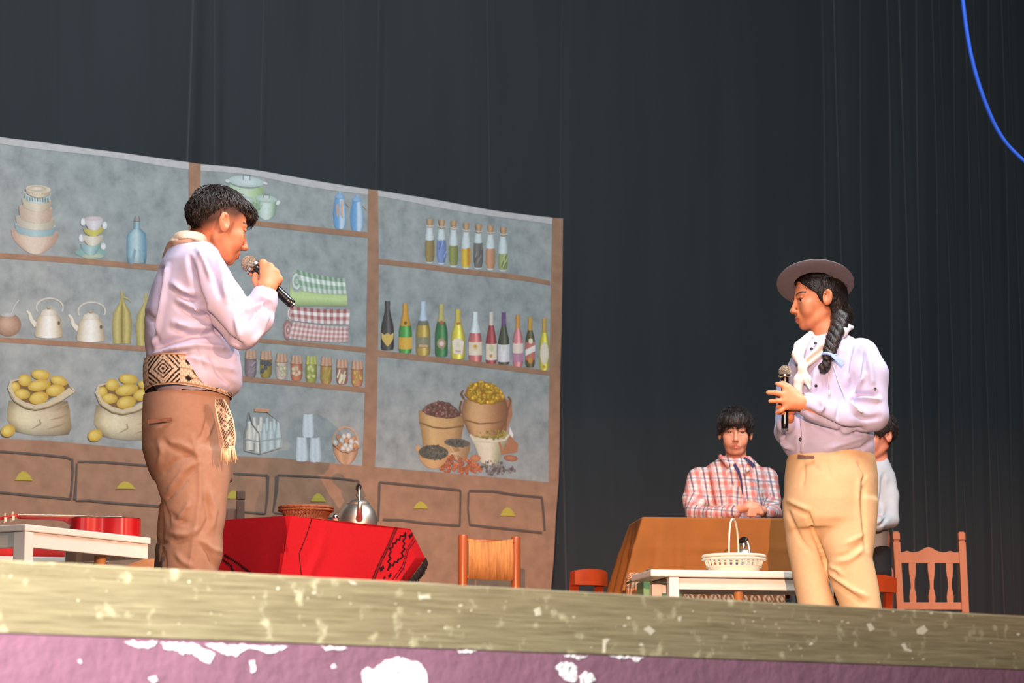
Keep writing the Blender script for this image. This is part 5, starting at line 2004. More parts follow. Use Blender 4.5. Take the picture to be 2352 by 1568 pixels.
class Fig:
    """a figure standing on the floor at depth D; local axes u = image right, v = away from viewer, w = up"""

    def __init__(self, px, D, label, scale=1.0):
        p = at(px, 1000, D)
        self.D = D
        self.O = np.array([p[0], p[1], 0.0])
        self.root = thing('person', label, 'person', tuple(self.O))

    def W(self, px, py, dd=0.0):
        """point of the upright plane dd behind (+) or before (-) the figure's axis, seen at pixel (px, py)"""
        r = FW + RT * ((px - CX) / FPX) + UPC * ((CY - py) / FPX)
        return CAM + r * (((self.O - CAM) @ FH + dd) / (r @ FH))

    def J(self, px, py, dd=0.0):
        P = self.W(px, py, dd) - self.O
        return np.array([P @ RT, P @ FH, P[2]])

    def sl(self, py, xl, xr, cv, b, dd=0.0):
        P = self.J((xl + xr) / 2, py, 0)
        return (P[2], P[0], cv, (xr - xl) / 2 * self.D / FPX, b)

    def world(self, V):
        V = np.asarray(V, float)
        return self.O + V[:, :1] * RT + V[:, 1:2] * FH + V[:, 2:3] * UZ

    def local(self, P):
        P = np.asarray(P) - self.O
        return np.array([P @ RT, P @ FH, P[2]])

    def sdf(self, name, fn, lo, hi, vox, m, parent=None, relax_it=2, folds=(), noise_=0.0, nfreq=14.0, seed=1, color=None, gain=2.0):
        V, Q = surf_nets(fn, lo, hi, vox)
        V = relax(V, Q, relax_it)
        if folds or noise_:
            N = normals_of(V, Q)
            if N[:, 1].mean() * 0 == 0:
                pass
            disp = np.zeros(len(V))
            Pw = self.world(V)
            x, y, d = proj(Pw)
            view = -(N[:, 1])                       # facing the viewer
            face = np.clip(view * 2.5 + .35, 0, 1)
            X = np.stack([x, y], 1)
            for pts, w, a in [(f_[0], f_[1], f_[2] * gain) for f_ in folds]:
                dist = seg_dv(X, pts)
                # taper at the ends of the crease
                P = np.array(pts, float)
                e = np.minimum(np.linalg.norm(X - P[0], axis=1), np.linalg.norm(X - P[-1], axis=1))
                tp = np.clip(.25 + e / (w * 3.0), 0, 1)
                disp += a * np.exp(-(dist / w) ** 2) * face * tp
            if noise_:
                disp += noise_ * wav(V * np.array([1.0, 1.0, .55]), seed, nfreq) + .45 * noise_ * wav(V * np.array([1.0, 1.0, .7]), seed + 100, nfreq * 2.3, 2)
            V = V + N * disp[:, None]
            V = relax(V, Q, 1, .4)
        C = color(V) if color is not None else None
        return V, Q, C

    def add(self, name, VQC, m, parent=None, more=()):
        V, Q, C = VQC
        Vs, Qs, Cs, n = [V], [Q], [C], len(V)
        for (v, q, c) in more:
            Vs.append(v)
            Qs.append(q + n)
            Cs.append(c)
            n += len(v)
        V, Q = np.concatenate(Vs), np.concatenate(Qs)
        C = np.concatenate(Cs) if C is not None else None
        return obj(name, self.world(V), Q, m, parent or self.root, True, C)


def bbox(pts, pad):
    P = np.array(pts)
    return P.min(0) - pad, P.max(0) + pad


# ---------------------------------------------------------------- heads
def head_frame(fwd, up):
    y = np.array(fwd, float)
    y /= np.linalg.norm(y)
    z = np.array(up, float)
    z -= y * (z @ y)
    z /= np.linalg.norm(z)
    x = np.cross(y, z)
    return np.array([x, y, z])                   # rows: head right, forward, up


def head_parts(jaw_w=1.0, soft=1.0, ns=1.0):
    def f(P):
        A = P.copy()
        A[:, 0] = np.abs(A[:, 0])                # mirrored halves
        d = ell((0, -.012, .032), (.074, .096, .085))(A)
        d = smin(d, ell((0, .030, -.028), (.058 * jaw_w, .056, .076))(A), .022)
        d = smin(d, ell((0, .028, -.074), (.047 * jaw_w, .050, .036))(A), .02)
        d = smin(d, ell((0, .066, -.096), (.020 * jaw_w, .018, .017))(A), .014)
        d = smin(d, cap((.046 * jaw_w, -.012, -.052), (.024 * jaw_w, .05, -.094), .017, .013)(A), .018)
        d = smin(d, ell((.042, .054, -.022), (.022, .024, .020))(A), .016)
        d = smin(d, ell((.036, .058, -.045), (.022 * soft, .022, .024))(A), .016)
        d = smin(d, cap((.0, .079, .021), (.042, .070, .022), .010, .008)(A), .012)
        # eye sockets
        d = smax(d, -ell((.031, .096, .003), (.017, .016, .0105))(A), .010)
        # nose
        d = smin(d, cap((0, .083, .012), (0, .083 + .024 * ns, -.032), .0075, .0095)(A), .008)
        d = smin(d, ell((0, .083 + .025 * ns, -.037), (.0112, .011, .0098))(A), .006)
        d = smin(d, ell((.0105, .083 + .015 * ns, -.041), (.0075, .010, .0075))(A), .005)
        # mouth
        d = smin(d, ell((0, .078, -.066), (.026, .016, .022))(A), .012)
        d = smin(d, cap((0, .0935, -.0645), (.019, .083, -.069), .0050, .003)(A), .004)
        d = smin(d, cap((0, .0920, -.0775), (.015, .084, -.0745), .0062, .004)(A), .004)
        d = smax(d, -cap((0, .1005, -.0705), (.022, .090, -.0705), .0026, .0016)(A), .003)
        # lids
        d = smin(d, cap((.019, .0815, .0095), (.043, .0755, .0085), .0052, .0046)(A), .004)
        d = smin(d, cap((.020, .0800, -.0080), (.042, .0750, -.0080), .0042, .0038)(A), .004)
        # ear
        ang = .25
        M = np.array([[1, 0, 0], [0, math.cos(ang), math.sin(ang)], [0, -math.sin(ang), math.cos(ang)]])
        e = ell((.0785, -.016, -.004), (.010, .0195, .033), M)(A)
        e = smax(e, -ell((.0868, -.010, .003), (.0105, .0118, .0205), M)(A), .004)
        d = smin(d, e, .007)
        return d
    return f


def skin_cols(V, base, lips, brow, fade=None, stub=None):
    """V in head coordinates"""
    C = np.tile(lin(base), (len(V), 1))
    A = np.abs(V[:, 0])

    def mix(mask, col):
        k = np.clip(mask, 0, 1)[:, None]
        C[:] = C * (1 - k) + lin(col) * k
    red = np.exp(-(((A - .042) / .025) ** 2 + ((V[:, 2] + .03) / .025) ** 2)) * (V[:, 1] > .03)
    mix(red * .25, (lips[0], lips[1] + 20, lips[2] + 10))
    lp = 1 - ((V[:, 0] / .023) ** 2 + ((V[:, 2] + .0712) / .0105) ** 2)
    mix((lp * 4) * (V[:, 1] > .08), lips)
    bz = .0225 + .006 * np.sin(np.clip((A - .012) / .04, 0, 1) * 2.4)
    bm = np.clip(1.6 - np.abs(V[:, 2] - bz) / .0034, 0, 1) * (A > .011) * (A < .052) * (V[:, 1] > .055)
    mix(bm * .92, brow)
    ln = np.exp(-((V[:, 2] - .0062) / .0022) ** 2) * (A > .018) * (A < .045) * (V[:, 1] > .07)
    mix(ln * .75, brow)
    if fade is not None:
        mix(fade(V), brow)
    if stub is not None:
        mix(stub(V), brow)
    return C


def eyes(fig, H, c, look=(0, 0), s=1.0, iris=(48, 30, 22)):
    """two eyeballs in the sockets; H rows are the head axes in figure coordinates"""
    for sx in (-1, 1):
        cen = np.array([sx * .031, .0690, .0002])
        V, Fs, C = [], [], []
        n, m_ = 14, 16
        g = np.array([look[0], 1.0, look[1]])
        g /= np.linalg.norm(g)
        a = np.cross(g, (0, 0, 1.0))
        a /= np.linalg.norm(a)
        b = np.cross(a, g)
        for i in range(n + 1):
            th = math.pi * i / n
            for k in range(m_):
                ph = 2 * math.pi * k / m_
                d = g * math.cos(th) + math.sin(th) * (a * math.cos(ph) + b * math.sin(ph))
                V.append((cen + d * .0118) * s)
                C.append((14, 10, 9) if th < .32 else (iris if th < .68 else (186, 170, 160)))
        for i in range(n):
            for k in range(m_):
                Fs.append((i * m_ + k, i * m_ + (k + 1) % m_, (i + 1) * m_ + (k + 1) % m_, (i + 1) * m_ + k))
        Vf = c + np.array(V) @ H
        obj('eye', fig.world(Vf), np.array(Fs), EYE, fig.root, True, lin(np.array(C, float)))


def head_mesh(fig, H, c, s, neck_pts, base, lips, brow, fade=None, stub=None, vox=.0026, jaw_w=1.0, soft=1.0, ns=1.0):
    """head and neck as one skin; returns (V, Q, C) in figure coordinates"""
    hp = head_parts(jaw_w, soft, ns)
    nk = [((np.array(q[0]) - c) @ H.T / s, q[1] / s) for q in neck_pts]
    tubes = [cap(a[0], b[0], a[1], b[1]) for a, b in zip(nk[:-1], nk[1:])]

    def f(P):
        d = hp(P)
        for t in tubes:
            d = smin(d, t(P), .018)
        return d
    lo = np.minimum(np.array([-.10, -.125, -.135]), np.min([q[0] - q[1] for q in nk], axis=0) - .006)
    hi = np.maximum(np.array([.10, .13, .13]), np.max([q[0] + q[1] for q in nk], axis=0) + .006)
    V, Q = surf_nets(f, lo, hi, vox)
    V = relax(V, Q, 1, .5)
    C = skin_cols(V, base, lips, brow, fade, stub)
    return c + s * (V @ H), Q, C


def hair_mesh(fig, H, c, s, fn, lo, hi, vox=.0035, noise_=.003, dirv=(1, .25, .25), seed=3, freq=120):
    V, Q = surf_nets(fn, lo, hi, vox)
    V = relax(V, Q, 2, .5)
    N = normals_of(V, Q)
    V = V + N * (noise_ * wav(V * np.array(dirv), seed, freq, 2))[:, None]
    return c + s * (V @ H), Q, None


def strands(hm, H, c, s, n, crown, length, r, seed, zmin=-1.0, keep=None, lift=.25, bend=0.35):
    """locks of hair combed away from the crown; returns (V, Q) in figure coordinates"""
    V, Q, _ = hm
    L = (V - c) @ H.T / s
    N = normals_of(V, Q) @ H.T
    rg = np.random.default_rng(seed)
    ok = np.where((L[:, 2] > zmin) & (keep(L) if keep is not None else True))[0]
    idx = rg.choice(ok, n)
    vs, qs = [], []
    k = 0
    for i in idx:
        p, nn = L[i], N[i]
        d = p - crown + rg.normal(size=3) * .018
        d = d - nn * (d @ nn)
        d /= np.linalg.norm(d) + 1e-9
        ln = length * rg.uniform(.6, 1.3)
        w = np.cross(d, nn)
        pts = [p - nn * .003, p + d * ln * .5 + nn * ln * lift * .5, p + d * ln + nn * ln * (lift * .5 - bend * .35)]
        for j, (q_, rr) in enumerate(zip(pts, (r, r * .85, r * .15))):
            for a_ in (0, 2.094, 4.189):
                vs.append(q_ + rr * (math.cos(a_) * w + math.sin(a_) * nn))
        for j in range(2):
            for e in range(3):
                b0, b1 = k + j * 3 + e, k + j * 3 + (e + 1) % 3
                qs.append((b0, b1, b1 + 3, b0 + 3))
        k += 9
    return c + s * (np.array(vs) @ H), np.array(qs), None


def with_strands(hm, *st):
    V, Q = [hm[0]], [hm[1]]
    n = len(hm[0])
    for t in st:
        V.append(t[0])
        Q.append(t[1] + n)
        n += len(t[0])
    return np.concatenate(V), np.concatenate(Q), None


def skin_flat(V, base):
    return np.tile(lin(base), (len(V), 1))


def quick(fs, k, pts, pad, vox, base):
    lo, hi = bbox(pts, pad)
    V, Q = surf_nets(union(fs, k), lo, hi, vox)
    V = relax(V, Q, 1)
    return V, Q, skin_flat(V, base)


def microphone(fig, a, b, r_ball, label, root_name='microphone'):
    """a = centre of the ball, b = tail end (figure coordinates)"""
    A, B = fig.world(np.array([a]))[0], fig.world(np.array([b]))[0]
    z = (B - A) / np.linalg.norm(B - A)
    x = np.cross(z, UZ if abs(z[2]) < .9 else RT)
    x /= np.linalg.norm(x)
    y = np.cross(z, x)
    L = np.linalg.norm(B - A)
    m = thing(root_name, label, 'microphone', tuple(B))
    fr = dict(org=A, ex=x, ey=y, ez=z)
    r = r_ball
    mb = MB(**fr)
    mb.lathe([(0, -r)] + [(r * math.sin(t), -r * math.cos(t)) for t in np.linspace(.15, 2.15, 20)], seg=32)
    mb.build('grille', mat('steel_mesh', (176, 160, 140), .38, metal=.9, var=.5, nscale=260, bump=.9, bscale=420), m, True)
    mb = MB(**fr)
    mb.lathe([(r * .80, r * .50), (r * 1.0, r * .52), (r * 1.0, r * .80), (r * .76, r * .95)], seg=32)
    auto_smooth(mb.build('collar', mat('steel_ring', (200, 196, 190), .2, metal=1.0), m), 30)
    mb = MB(**fr)
    mb.lathe([(r * .66, r * .80), (r * .70, r * 1.2), (r * .60, r * 2.4), (r * .54, L * .9), (r * .52, L * .985), (r * .44, L), (0, L)], seg=28)
    auto_smooth(mb.build('handle', mat('black_enamel', (16, 15, 16), .22, spec=.6), m), 40)
    mb = MB(**fr)
    mb.lathe([(r * .30, L + .0005), (r * .33, L + .006), (0, L + .006)], seg=16)
    mb.build('connector', mat('steel_ring', (200, 196, 190), .2, metal=1.0), m)
    return m


# ================================================================ left actor
A = Fig(440, 8.84, 'person in pale lavender shirt and brown trousers speaking into a microphone, seen from behind')
J, sl = A.J, A.sl
SKA = (198, 132, 100)
SHIRT = mat('lavender_cotton', (182, 184, 214), .8, var=.03, nscale=30, spec=.2, sheen=.1)
hc = J(503, 519, -.01)                                  # head centre between the ears
psi = math.radians(31)
fwd = np.array([math.cos(psi), math.sin(psi), -.27])
HA = head_frame(fwd, (.16, .06, 1.0))
SA = 1.03
neck = [(J(471, 548, -.0), .058), (J(455, 590, 0), .060), (J(446, 640, .0), .07)]


def fadeA(V):
    """clipped sides: dark above, thinning out towards ear and nape"""
    y, z = V[:, 1], V[:, 2]
    zf = np.interp(y, [-.11, -.08, -.045, -.02, .02, .045, .07], [-.085, -.075, -.045, -.012, -.004, .018, .040])
    k = np.clip((z - zf) / .042, 0, 1)
    front = np.clip((.072 - y) / .012, 0, 1)
    sb = np.clip(1 - np.abs(y - .018) / .012, 0, 1) * np.clip((z + .042) / .02, 0, 1) * np.clip((.03 - z) / .02, 0, 1) * .6
    ear = (np.abs(V[:, 0]) < .0752)
    return np.maximum(k * front * .9, sb) * ear


headA = head_mesh(A, HA, hc, SA, neck, SKA, (196, 96, 84), (38, 28, 24), fade=fadeA, jaw_w=.97)


def hairA(P):
    A_ = P.copy()
    A_[:, 0] = np.abs(A_[:, 0])
    y, z = P[:, 1], P[:, 2]
    hl = np.interp(y, [-.125, -.095, -.07, -.035, .0, .04, .07, .125], [-.058, -.046, -.008, .040, .052, .050, .050, .040])
    ramp = np.clip((z - hl) / .06, 0, 1)
    d = ell((0, -.012, .032), (.074, .096, .085))(A_) - (.0095 * ramp ** .8 - .006 * (ramp <= 0) + .0005)
    q = ell((0, .052, .076), (.054, .044, .031))(A_)
    q = smin(q, ell((0, .081, .058), (.048, .020, .024))(A_), .02)
    q = smin(q, ell((.010, .089, .046), (.034, .011, .015))(A_), .012)
    d = smin(d, q, .016)
    return smax(d, hl - .002 - z, .004)


hairVA = hair_mesh(A, HA, hc, SA, hairA, (-.10, -.135, -.075), (.10, .13, .15), noise_=.0034, dirv=(1.0, .30, .55), seed=5, freq=190)
# right hand gripping the microphone
Wp = J(611, 664, -.155)
kn = [J(604, 603, -.128), J(620, 612, -.138), J(633, 625, -.142), J(641, 641, -.138)]
fs = []
for i, q in enumerate(kn):
    fs.append(cap(Wp + (q - Wp) * .12, q, .0185, .0125))
pts = list(kn) + [Wp]
palm = union(fs, .022)
fing = []
for i, q in enumerate(kn):
    a1 = q + np.array([-.004, .034, -.006])
    a2 = a1 + np.array([-.022, .018, -.014])
    a3 = a2 + np.array([-.016, -.014, -.012])
    for p_, q_, r0, r1 in ((q, a1, .0112, .010), (a1, a2, .010, .009), (a2, a3, .009, .0078)):
        fing.append(cap(p_, q_, r0, r1))
    pts += [a1, a2, a3]
th = [J(598, 662, -.145), J(586, 645, -.118), J(588, 628, -.098), J(597, 620, -.088)]
for a_, b_, r0, r1 in zip(th[:-1], th[1:], (.0145, .0115, .0100), (.0115, .0100, .0085)):
    fing.append(cap(a_, b_, r0, r1))
pts += th
fore = cap(Wp, J(600, 715, -.17), .024, .030)


def handA(P):
    d = smin(palm(P), fore(P), .02)
    e = fing[0](P)
    for g_ in fing[1:]:
        e = np.minimum(e, g_(P))
    return smin(d, e, .006)


lo, hi = bbox(pts + [J(600, 715, -.17)], .04)
Vh, Qh = surf_nets(handA, lo, hi, .0026)
Vh = relax(Vh, Qh, 1, .4)
handVA = (Vh, Qh, skin_flat(Vh, (206, 140, 106)))


def inner_body(fig, torso_pts, r, limbs, base):
    fs = [cap(a, b, ra, rb) for a, b, ra, rb in torso_pts + limbs]
    P = [q for a, b, ra, rb in torso_pts + limbs for q in (a, b)]
    return quick(fs, .04, P, .14, .014, base)


inA = inner_body(A, [(J(445, 640), J(440, 740), .08, .09), (J(440, 740), J(438, 900), .09, .085), (J(438, 900), J(430, 1000), .09, .08)], 0,
                 [(J(462, 635, -.11), J(553, 760, -.20), .03, .03), (J(553, 760, -.20), J(600, 715, -.17), .03, .028),
                  (J(455, 625, .14), J(440, 780, .20), .042, .036), (J(440, 780, .20), J(445, 905, .2), .034, .026),
                  (J(440, 1010, -.07), J(452, 1215, -.09), .07, .05), (J(452, 1215, -.09), J(432, 1500, -.09), .048, .032),
                  (J(425, 1010, .07), J(410, 1230, .1), .07, .05), (J(410, 1230, .1), J(388, 1500, .1), .048, .032)], SKA)
# far hand hanging down
fh = [cap(J(445, 900, .2), J(450, 950, .2), .028, .026)] + [cap(J(446 + k * 5, 948, .19 + .012 * k), J(450 + k * 5, 990 - 4 * abs(k - 1), .19 + .012 * k), .0095, .008) for k in range(4)] + \
     [cap(J(462, 920, .19), J(472, 955, .18), .011, .009)]
farA = quick(fh, .008, [J(445, 900, .2), J(475, 995, .24), J(440, 990, .15)], .05, .005, SKA)
A.add('body', headA, SKIN, more=(handVA, inA, farA))
A.add('hair', with_strands(hairVA, strands(hairVA, HA, hc, SA, 2600, np.array([0, -.055, .125]), .028, .0017, 77, keep=lambda L: (L[:, 2] > np.interp(L[:, 1], [-.125, -.095, -.07, -.035, .0, .04, .07, .08, .125], [-.045, -.03, .012, .062, .074, .072, .070, .056, .050])))), HAIR)
eyes(A, HA, hc, look=(0, -.1), s=SA)

# shirt
torso = loft([sl(540, 412, 468, 0, .070), sl(556, 398, 492, 0, .10), sl(580, 384, 512, 0, .155), sl(612, 368, 522, 0, .185), sl(660, 349, 530, 0, .19), sl(720, 332, 540, 0, .185),
              sl(780, 332, 546, 0, .18), sl(830, 338, 553, 0, .178), sl(862, 343, 557, 0, .175), sl(882, 350, 556, 0, .17), sl(897, 360, 548, 0, .16), sl(915, 372, 520, 0, .14)])
nsh, nel, nwr = J(466, 622, -.145), J(557, 762, -.205), J(606, 690, -.168)
arm = [cap(nsh, J(512, 694, -.185), .076, .070), cap(J(512, 694, -.185), nel, .070, .056), cap(nel, J(590, 730, -.188), .054, .050), cap(J(590, 730, -.188), nwr, .050, .040),
       cap(nwr, J(612, 672, -.158), .041, .0385)]
fsh = [cap(J(450, 615, .13), J(438, 790, .21), .07, .055), cap(J(438, 790, .21), J(444, 905, .2), .05, .04)]
armf, farf = union(arm, .025), union(fsh, .02)


def shirtA(P):
    d = smin(torso(P), farf(P), .03)
    d = smin(d, armf(P), .022)
    # hollow collar and cuff
    d = smax(d, -cap(J(470, 556, 0), J(500, 520, .0), .058, .07)(P), .006)
    d = smax(d, -cap(J(613, 672, -.158), J(617, 640, -.15), .034, .045)(P), .004)
    return d


foldsA = [([(440, 600), (448, 660), (470, 720), (520, 775)], 7, -.012), ([(520, 775), (548, 790), (556, 800)], 6, -.010),
          ([(412, 690), (440, 705), (470, 712)], 7, .010), ([(405, 700), (440, 722), (480, 735)], 5, -.008),
          ([(352, 800), (390, 785), (440, 770), (500, 765)], 7, -.011), ([(350, 815), (400, 800), (450, 792), (520, 800)], 6, .009),
          ([(345, 830), (380, 812), (440, 806)], 5, -.009), ([(372, 620), (358, 690), (350, 760)], 6, -.007), ([(385, 610), (372, 700), (352, 800)], 5, .007),
          ([(455, 575), (470, 600), (485, 640)], 5, .009), ([(470, 585), (490, 625), (505, 680)], 5, -.009), ([(495, 590), (512, 640), (520, 690)], 5, .008),
          ([(435, 590), (438, 620), (445, 650)], 4, -.010), ([(520, 620), (530, 680), (545, 740)], 6, -.006), ([(535, 700), (545, 750), (552, 780)], 5, .007),
          ([(570, 745), (590, 715), (612, 700)], 5, -.009), ([(575, 700), (600, 690), (620, 700), (628, 725)], 5, -.011), ([(560, 720), (588, 700), (612, 690)], 4, .008),
          ([(575, 790), (600, 760), (615, 720)], 5, .006), ([(480, 810), (500, 850), (530, 885)], 7, -.007), ([(450, 800), (460, 830), (470, 850)], 3, -.005),
          ([(440, 820), (500, 840), (540, 850)], 6, .006), ([(336, 720), (352, 740), (360, 780)], 5, -.008), ([(395, 650), (420, 668), (450, 672)], 6, .008),
          ([(398, 664), (425, 684), (452, 690)], 5, -.008), ([(400, 740), (440, 752), (490, 752)], 6, .008), ([(392, 755), (440, 768), (480, 770)], 5, -.006)]
lo, hi = bbox([J(320, 535, -.32), J(660, 925, .32)], .02)
A.add('shirt', A.sdf('shirt', shirtA, lo, hi, .0055, SHIRT, folds=foldsA, noise_=.0034, nfreq=30, seed=11), SHIRT)
# collar of the shirt and the beige neckerchief at the nape
kerch = loft([sl(533, 420, 458, .0, .055), sl(539, 405, 472, .0, .100), sl(552, 393, 486, .0, .138), sl(568, 383, 488, 0, .158), sl(590, 372, 470, .02, .13), sl(608, 370, 430, .05, .07), sl(616, 369, 395, .06, .04)])


def kerchA(P):
    return smax(kerch(P), -cap(J(474, 556, 0), J(505, 515, 0), .060, .075)(P), .006)


lo, hi = bbox([J(355, 525, -.2), J(500, 625, .2)], .01)
A.add('neckerchief', A.sdf('n', kerchA, lo, hi, .0045, None, folds=[([(400, 548), (440, 552), (478, 575)], 4, -.005), ([(392, 562), (380, 600)], 3, -.004)], noise_=.0015, nfreq=40, seed=2),
      mat('beige_kerchief', (206, 186, 166), .85, var=.04))
coll = union([cap(J(405, 584, -.10), J(440, 576, -.150), .008, .009), cap(J(440, 576, -.150), J(492, 592, -.155), .009, .008)], .01)
lo, hi = bbox([J(395, 560, -.18), J(505, 605, -.06)], .02)
A.add('shirt_collar', A.sdf('c', coll, lo, hi, .004, None), mat('collar_cotton', (176, 178, 214), .8, var=.03))

# trousers
hips = loft([sl(893, 332, 528, 0, .155), sl(930, 327, 529, 0, .168), sl(980, 323, 531, 0, .175), sl(1030, 326, 533, 0, .172), sl(1075, 338, 534, 0, .165), sl(1105, 352, 533, 0, .15)])
nleg = loft([sl(1040, 345, 533, -.065, .11), sl(1100, 362, 533, -.075, .105), sl(1150, 376, 529, -.085, .098), sl(1200, 385, 524, -.09, .092), sl(1235, 384, 517, -.09, .09), sl(1262, 381, 518, -.09, .088),
             sl(1285, 378, 517, -.09, .086), sl(1313, 378, 507, -.09, .084), sl(1400, 382, 492, -.09, .08), sl(1500, 388, 478, -.09, .075), sl(1524, 390, 474, -.09, .07)])
fleg = loft([sl(1040, 330, 500, .07, .11), sl(1100, 352, 492, .08, .105), sl(1140, 360, 480, .09, .098), sl(1190, 354, 470, .10, .092), sl(1240, 350, 455, .10, .088), sl(1275, 347, 448, .10, .086),
             sl(1313, 344, 440, .10, .084), sl(1420, 342, 425, .10, .078), sl(1524, 345, 418, .10, .072)])


def pantsA(P):
    return smin(smin(hips(P), nleg(P), .02), fleg(P), .02)


foldsP = [([(352, 972), (400, 968)], 4, -.006), ([(365, 1010), (372, 1040), (362, 1070)], 6, .007), ([(372, 1010), (400, 1030), (450, 1050)], 6, -.009),
          ([(380, 1015), (420, 1020), (455, 1045)], 5, .007), ([(370, 1090), (400, 1060), (450, 1030)], 6, -.008), ([(385, 1130), (420, 1080), (455, 1060)], 5, .008),
          ([(380, 1150), (420, 1110), (450, 1070)], 5, -.009), ([(440, 1000), (458, 1060), (460, 1140), (448, 1220), (435, 1313)], 5, .008),
          ([(470, 935), (478, 960), (466, 1000), (455, 1010)], 4, -.008), ([(478, 930), (488, 970), (472, 1010)], 4, .008),
          ([(400, 1205), (420, 1180), (440, 1150)], 6, .010), ([(385, 1232), (405, 1243), (425, 1238)], 5, -.012), ([(395, 1225), (430, 1228), (455, 1215)], 5, .010),
          ([(390, 1180), (410, 1195), (430, 1200)], 5, -.009), ([(480, 1120), (495, 1170), (485, 1220)], 6, .007), ([(470, 1140), (480, 1190), (460, 1230)], 5, -.009),
          ([(465, 1250), (480, 1270), (490, 1300)], 5, -.010), ([(405, 1270), (420, 1290), (440, 1300)], 5, .009), ([(460, 1240), (490, 1262), (515, 1268)], 5, .006),
          ([(355, 1190), (351, 1225), (362, 1245), (385, 1246)], 3, -.014), ([(372, 1260), (378, 1290), (378, 1313)], 3, -.014), ([(355, 1130), (375, 1160), (388, 1200)], 4, -.012)]
lo, hi = bbox([J(315, 890, -.25), J(545, 1530, .25)], .01)
lo[2] = .03
A.add('trousers', A.sdf('t', pantsA, lo, hi, .0065, None, folds=foldsP, noise_=.002, nfreq=22, seed=21, gain=1.15), mat('brown_twill', (144, 116, 98), .8, var=.05, nscale=60, spec=.2))
PKT = mat('pocket_dark_twill', (112, 78, 60), .85, var=.05)  # darker twill for the back pocket strip


def strip_on(fig, name, pts, w, m, D, parent=None, ncol=None):
    """thin ribbon of cloth facing the viewer; pts (px, py, dd)"""
    P = np.array(pts, float)
    T = np.gradient(P[:, :2], axis=0)
    T /= np.linalg.norm(T, axis=1)[:, None] + 1e-9
    Nn = np.stack([-T[:, 1], T[:, 0]], 1)
    ws = np.full(len(P), w) if np.isscalar(w) else np.array(w)
    V = []
    for p, n_, ww in zip(P, Nn, ws):
        for s in (-.5, .5):
            V.append(fig.W(p[0] + n_[0] * ww * s, p[1] + n_[1] * ww * s, p[2]))
        for s in (.5, -.5):
            V.append(fig.W(p[0] + n_[0] * ww * s, p[1] + n_[1] * ww * s, p[2] + .004))
    Fs = []
    n = len(P)
    for i in range(n - 1):
        for k in range(4):
            a, b = i * 4 + k, i * 4 + (k + 1) % 4
            Fs.append((a, b, b + 4, a + 4))
    Fs += [(3, 2, 1, 0), tuple((n - 1) * 4 + k for k in range(4))]
    return obj(name, V, Fs, m, parent or fig.root, False)


# woven sash around the waist
CRE, DRK, TAN = (196, 184, 166), (34, 28, 27), (142, 112, 84)


def sash_top(x):
    return np.interp(x, [320, 345, 390, 440, 480, 505, 530, 560], [838, 829, 826, 830, 845, 865, 889, 905])


def sash_bot(x):
    return np.interp(x, [315, 335, 370, 420, 470, 525, 560], [912, 904, 897, 898, 904, 914, 918])


def sash_col(s, t):
    """s along the sash in pixels of its near side, t 0 top .. 1 bottom"""
    if t < .07 or t > .93:
        return TAN if .02 < t < .98 else CRE
    tt = (t - .5) / .43
    k = round((s - 392) / 82.0)
    ds = s - 392 - 82 * k
    if k % 2 == 0:
        if abs(ds) < 36:
            d = abs(ds) / 36 + abs(tt) * .85
            if d < .78:
                return DRK if int(d / .13) % 2 == 0 else CRE
            return DRK if (abs(tt) * 2.6 + abs(ds) / 11.0) % 1.0 < .52 else CRE
    else:
        d = abs(ds) / 21.0 + abs(tt) / .78
        if d < 1:
            return DRK if int(d / .2) % 2 == 0 else (188, 150, 108)
        for (a, b) in ((-27, -.62), (-27, .62), (27, -.62), (27, .62)):
            if abs(ds - a) / 8 + abs(tt - b) / .28 < 1:
                return DRK
    br = ((s + 4 * (int(t * 11) % 2)) % 8) < 1.4 or (t * 11) % 1 < .16
    return (140, 122, 102) if br else CRE


cw = J(430, 890, 0)
ns, nt_ = 420, 26
V, C = [], []
for j in range(nt_ + 1):
    t = j / nt_
    for i in range(ns):
        ph = 2 * math.pi * i / ns
        x0 = 432 + 94 * math.cos(ph)
        lean_ = np.interp(t, [0, 1], [4, -3])
        xx = x0 + lean_ * abs(math.cos(ph)) * math.copysign(1, math.cos(ph)) * (-1 if math.cos(ph) < 0 else 1) * -1 * .4
        yy = sash_top(x0) * (1 - t) + sash_bot(x0) * t
        p = J(xx, yy, 0)
        bul = .004 * math.sin(math.pi * t)
        V.append((p[0] + (math.cos(ph)) * (.008 + bul), -(.176 + bul) * math.sin(ph), p[2]))
        C.append(sash_col(x0, t))
Q = np.array([(j * ns + i, j * ns + (i + 1) % ns, (j + 1) * ns + (i + 1) % ns, (j + 1) * ns + i) for j in range(nt_) for i in range(ns)])
sash = obj('woven_sash', A.world(np.array(V)), Q, WOOL, A.root, True, lin(np.array(C, float)))
sash['label'] = 'cream and black geometric woven sash'


def tail_xy(s, t):
    cx = np.interp(t, [0, .2, .5, .8, 1], [506, 512, 520, 525, 525])
    w = np.interp(t, [0, .12, .4, .7, 1], [20, 30, 37, 34, 26])
    return cx + (s - .5) * w + 3 * (t - .5), 917 + t * 110


def tail_pt(s, t):
    x, y = tail_xy(s, t)
    return tuple(A.W(x, y, -.188 + .010 * math.sin(s * 5 + t * 4)))


def tail_col(s, t):
    if s < .07 or s > .93:
        return (226, 206, 176)
    for c0, cc in ((.22, 0), (.56, 0), (.36, 1), (.85, 1)):
        d = abs(s - (.38 if cc == 0 else .58)) / .30 + abs(t - c0) / .11
        if d < 1:
            return CRE if (.35 < d or d < .15) else DRK
    return CRE if (int(s * 16) + int(t * 46)) % 3 == 0 else (78, 60, 48)


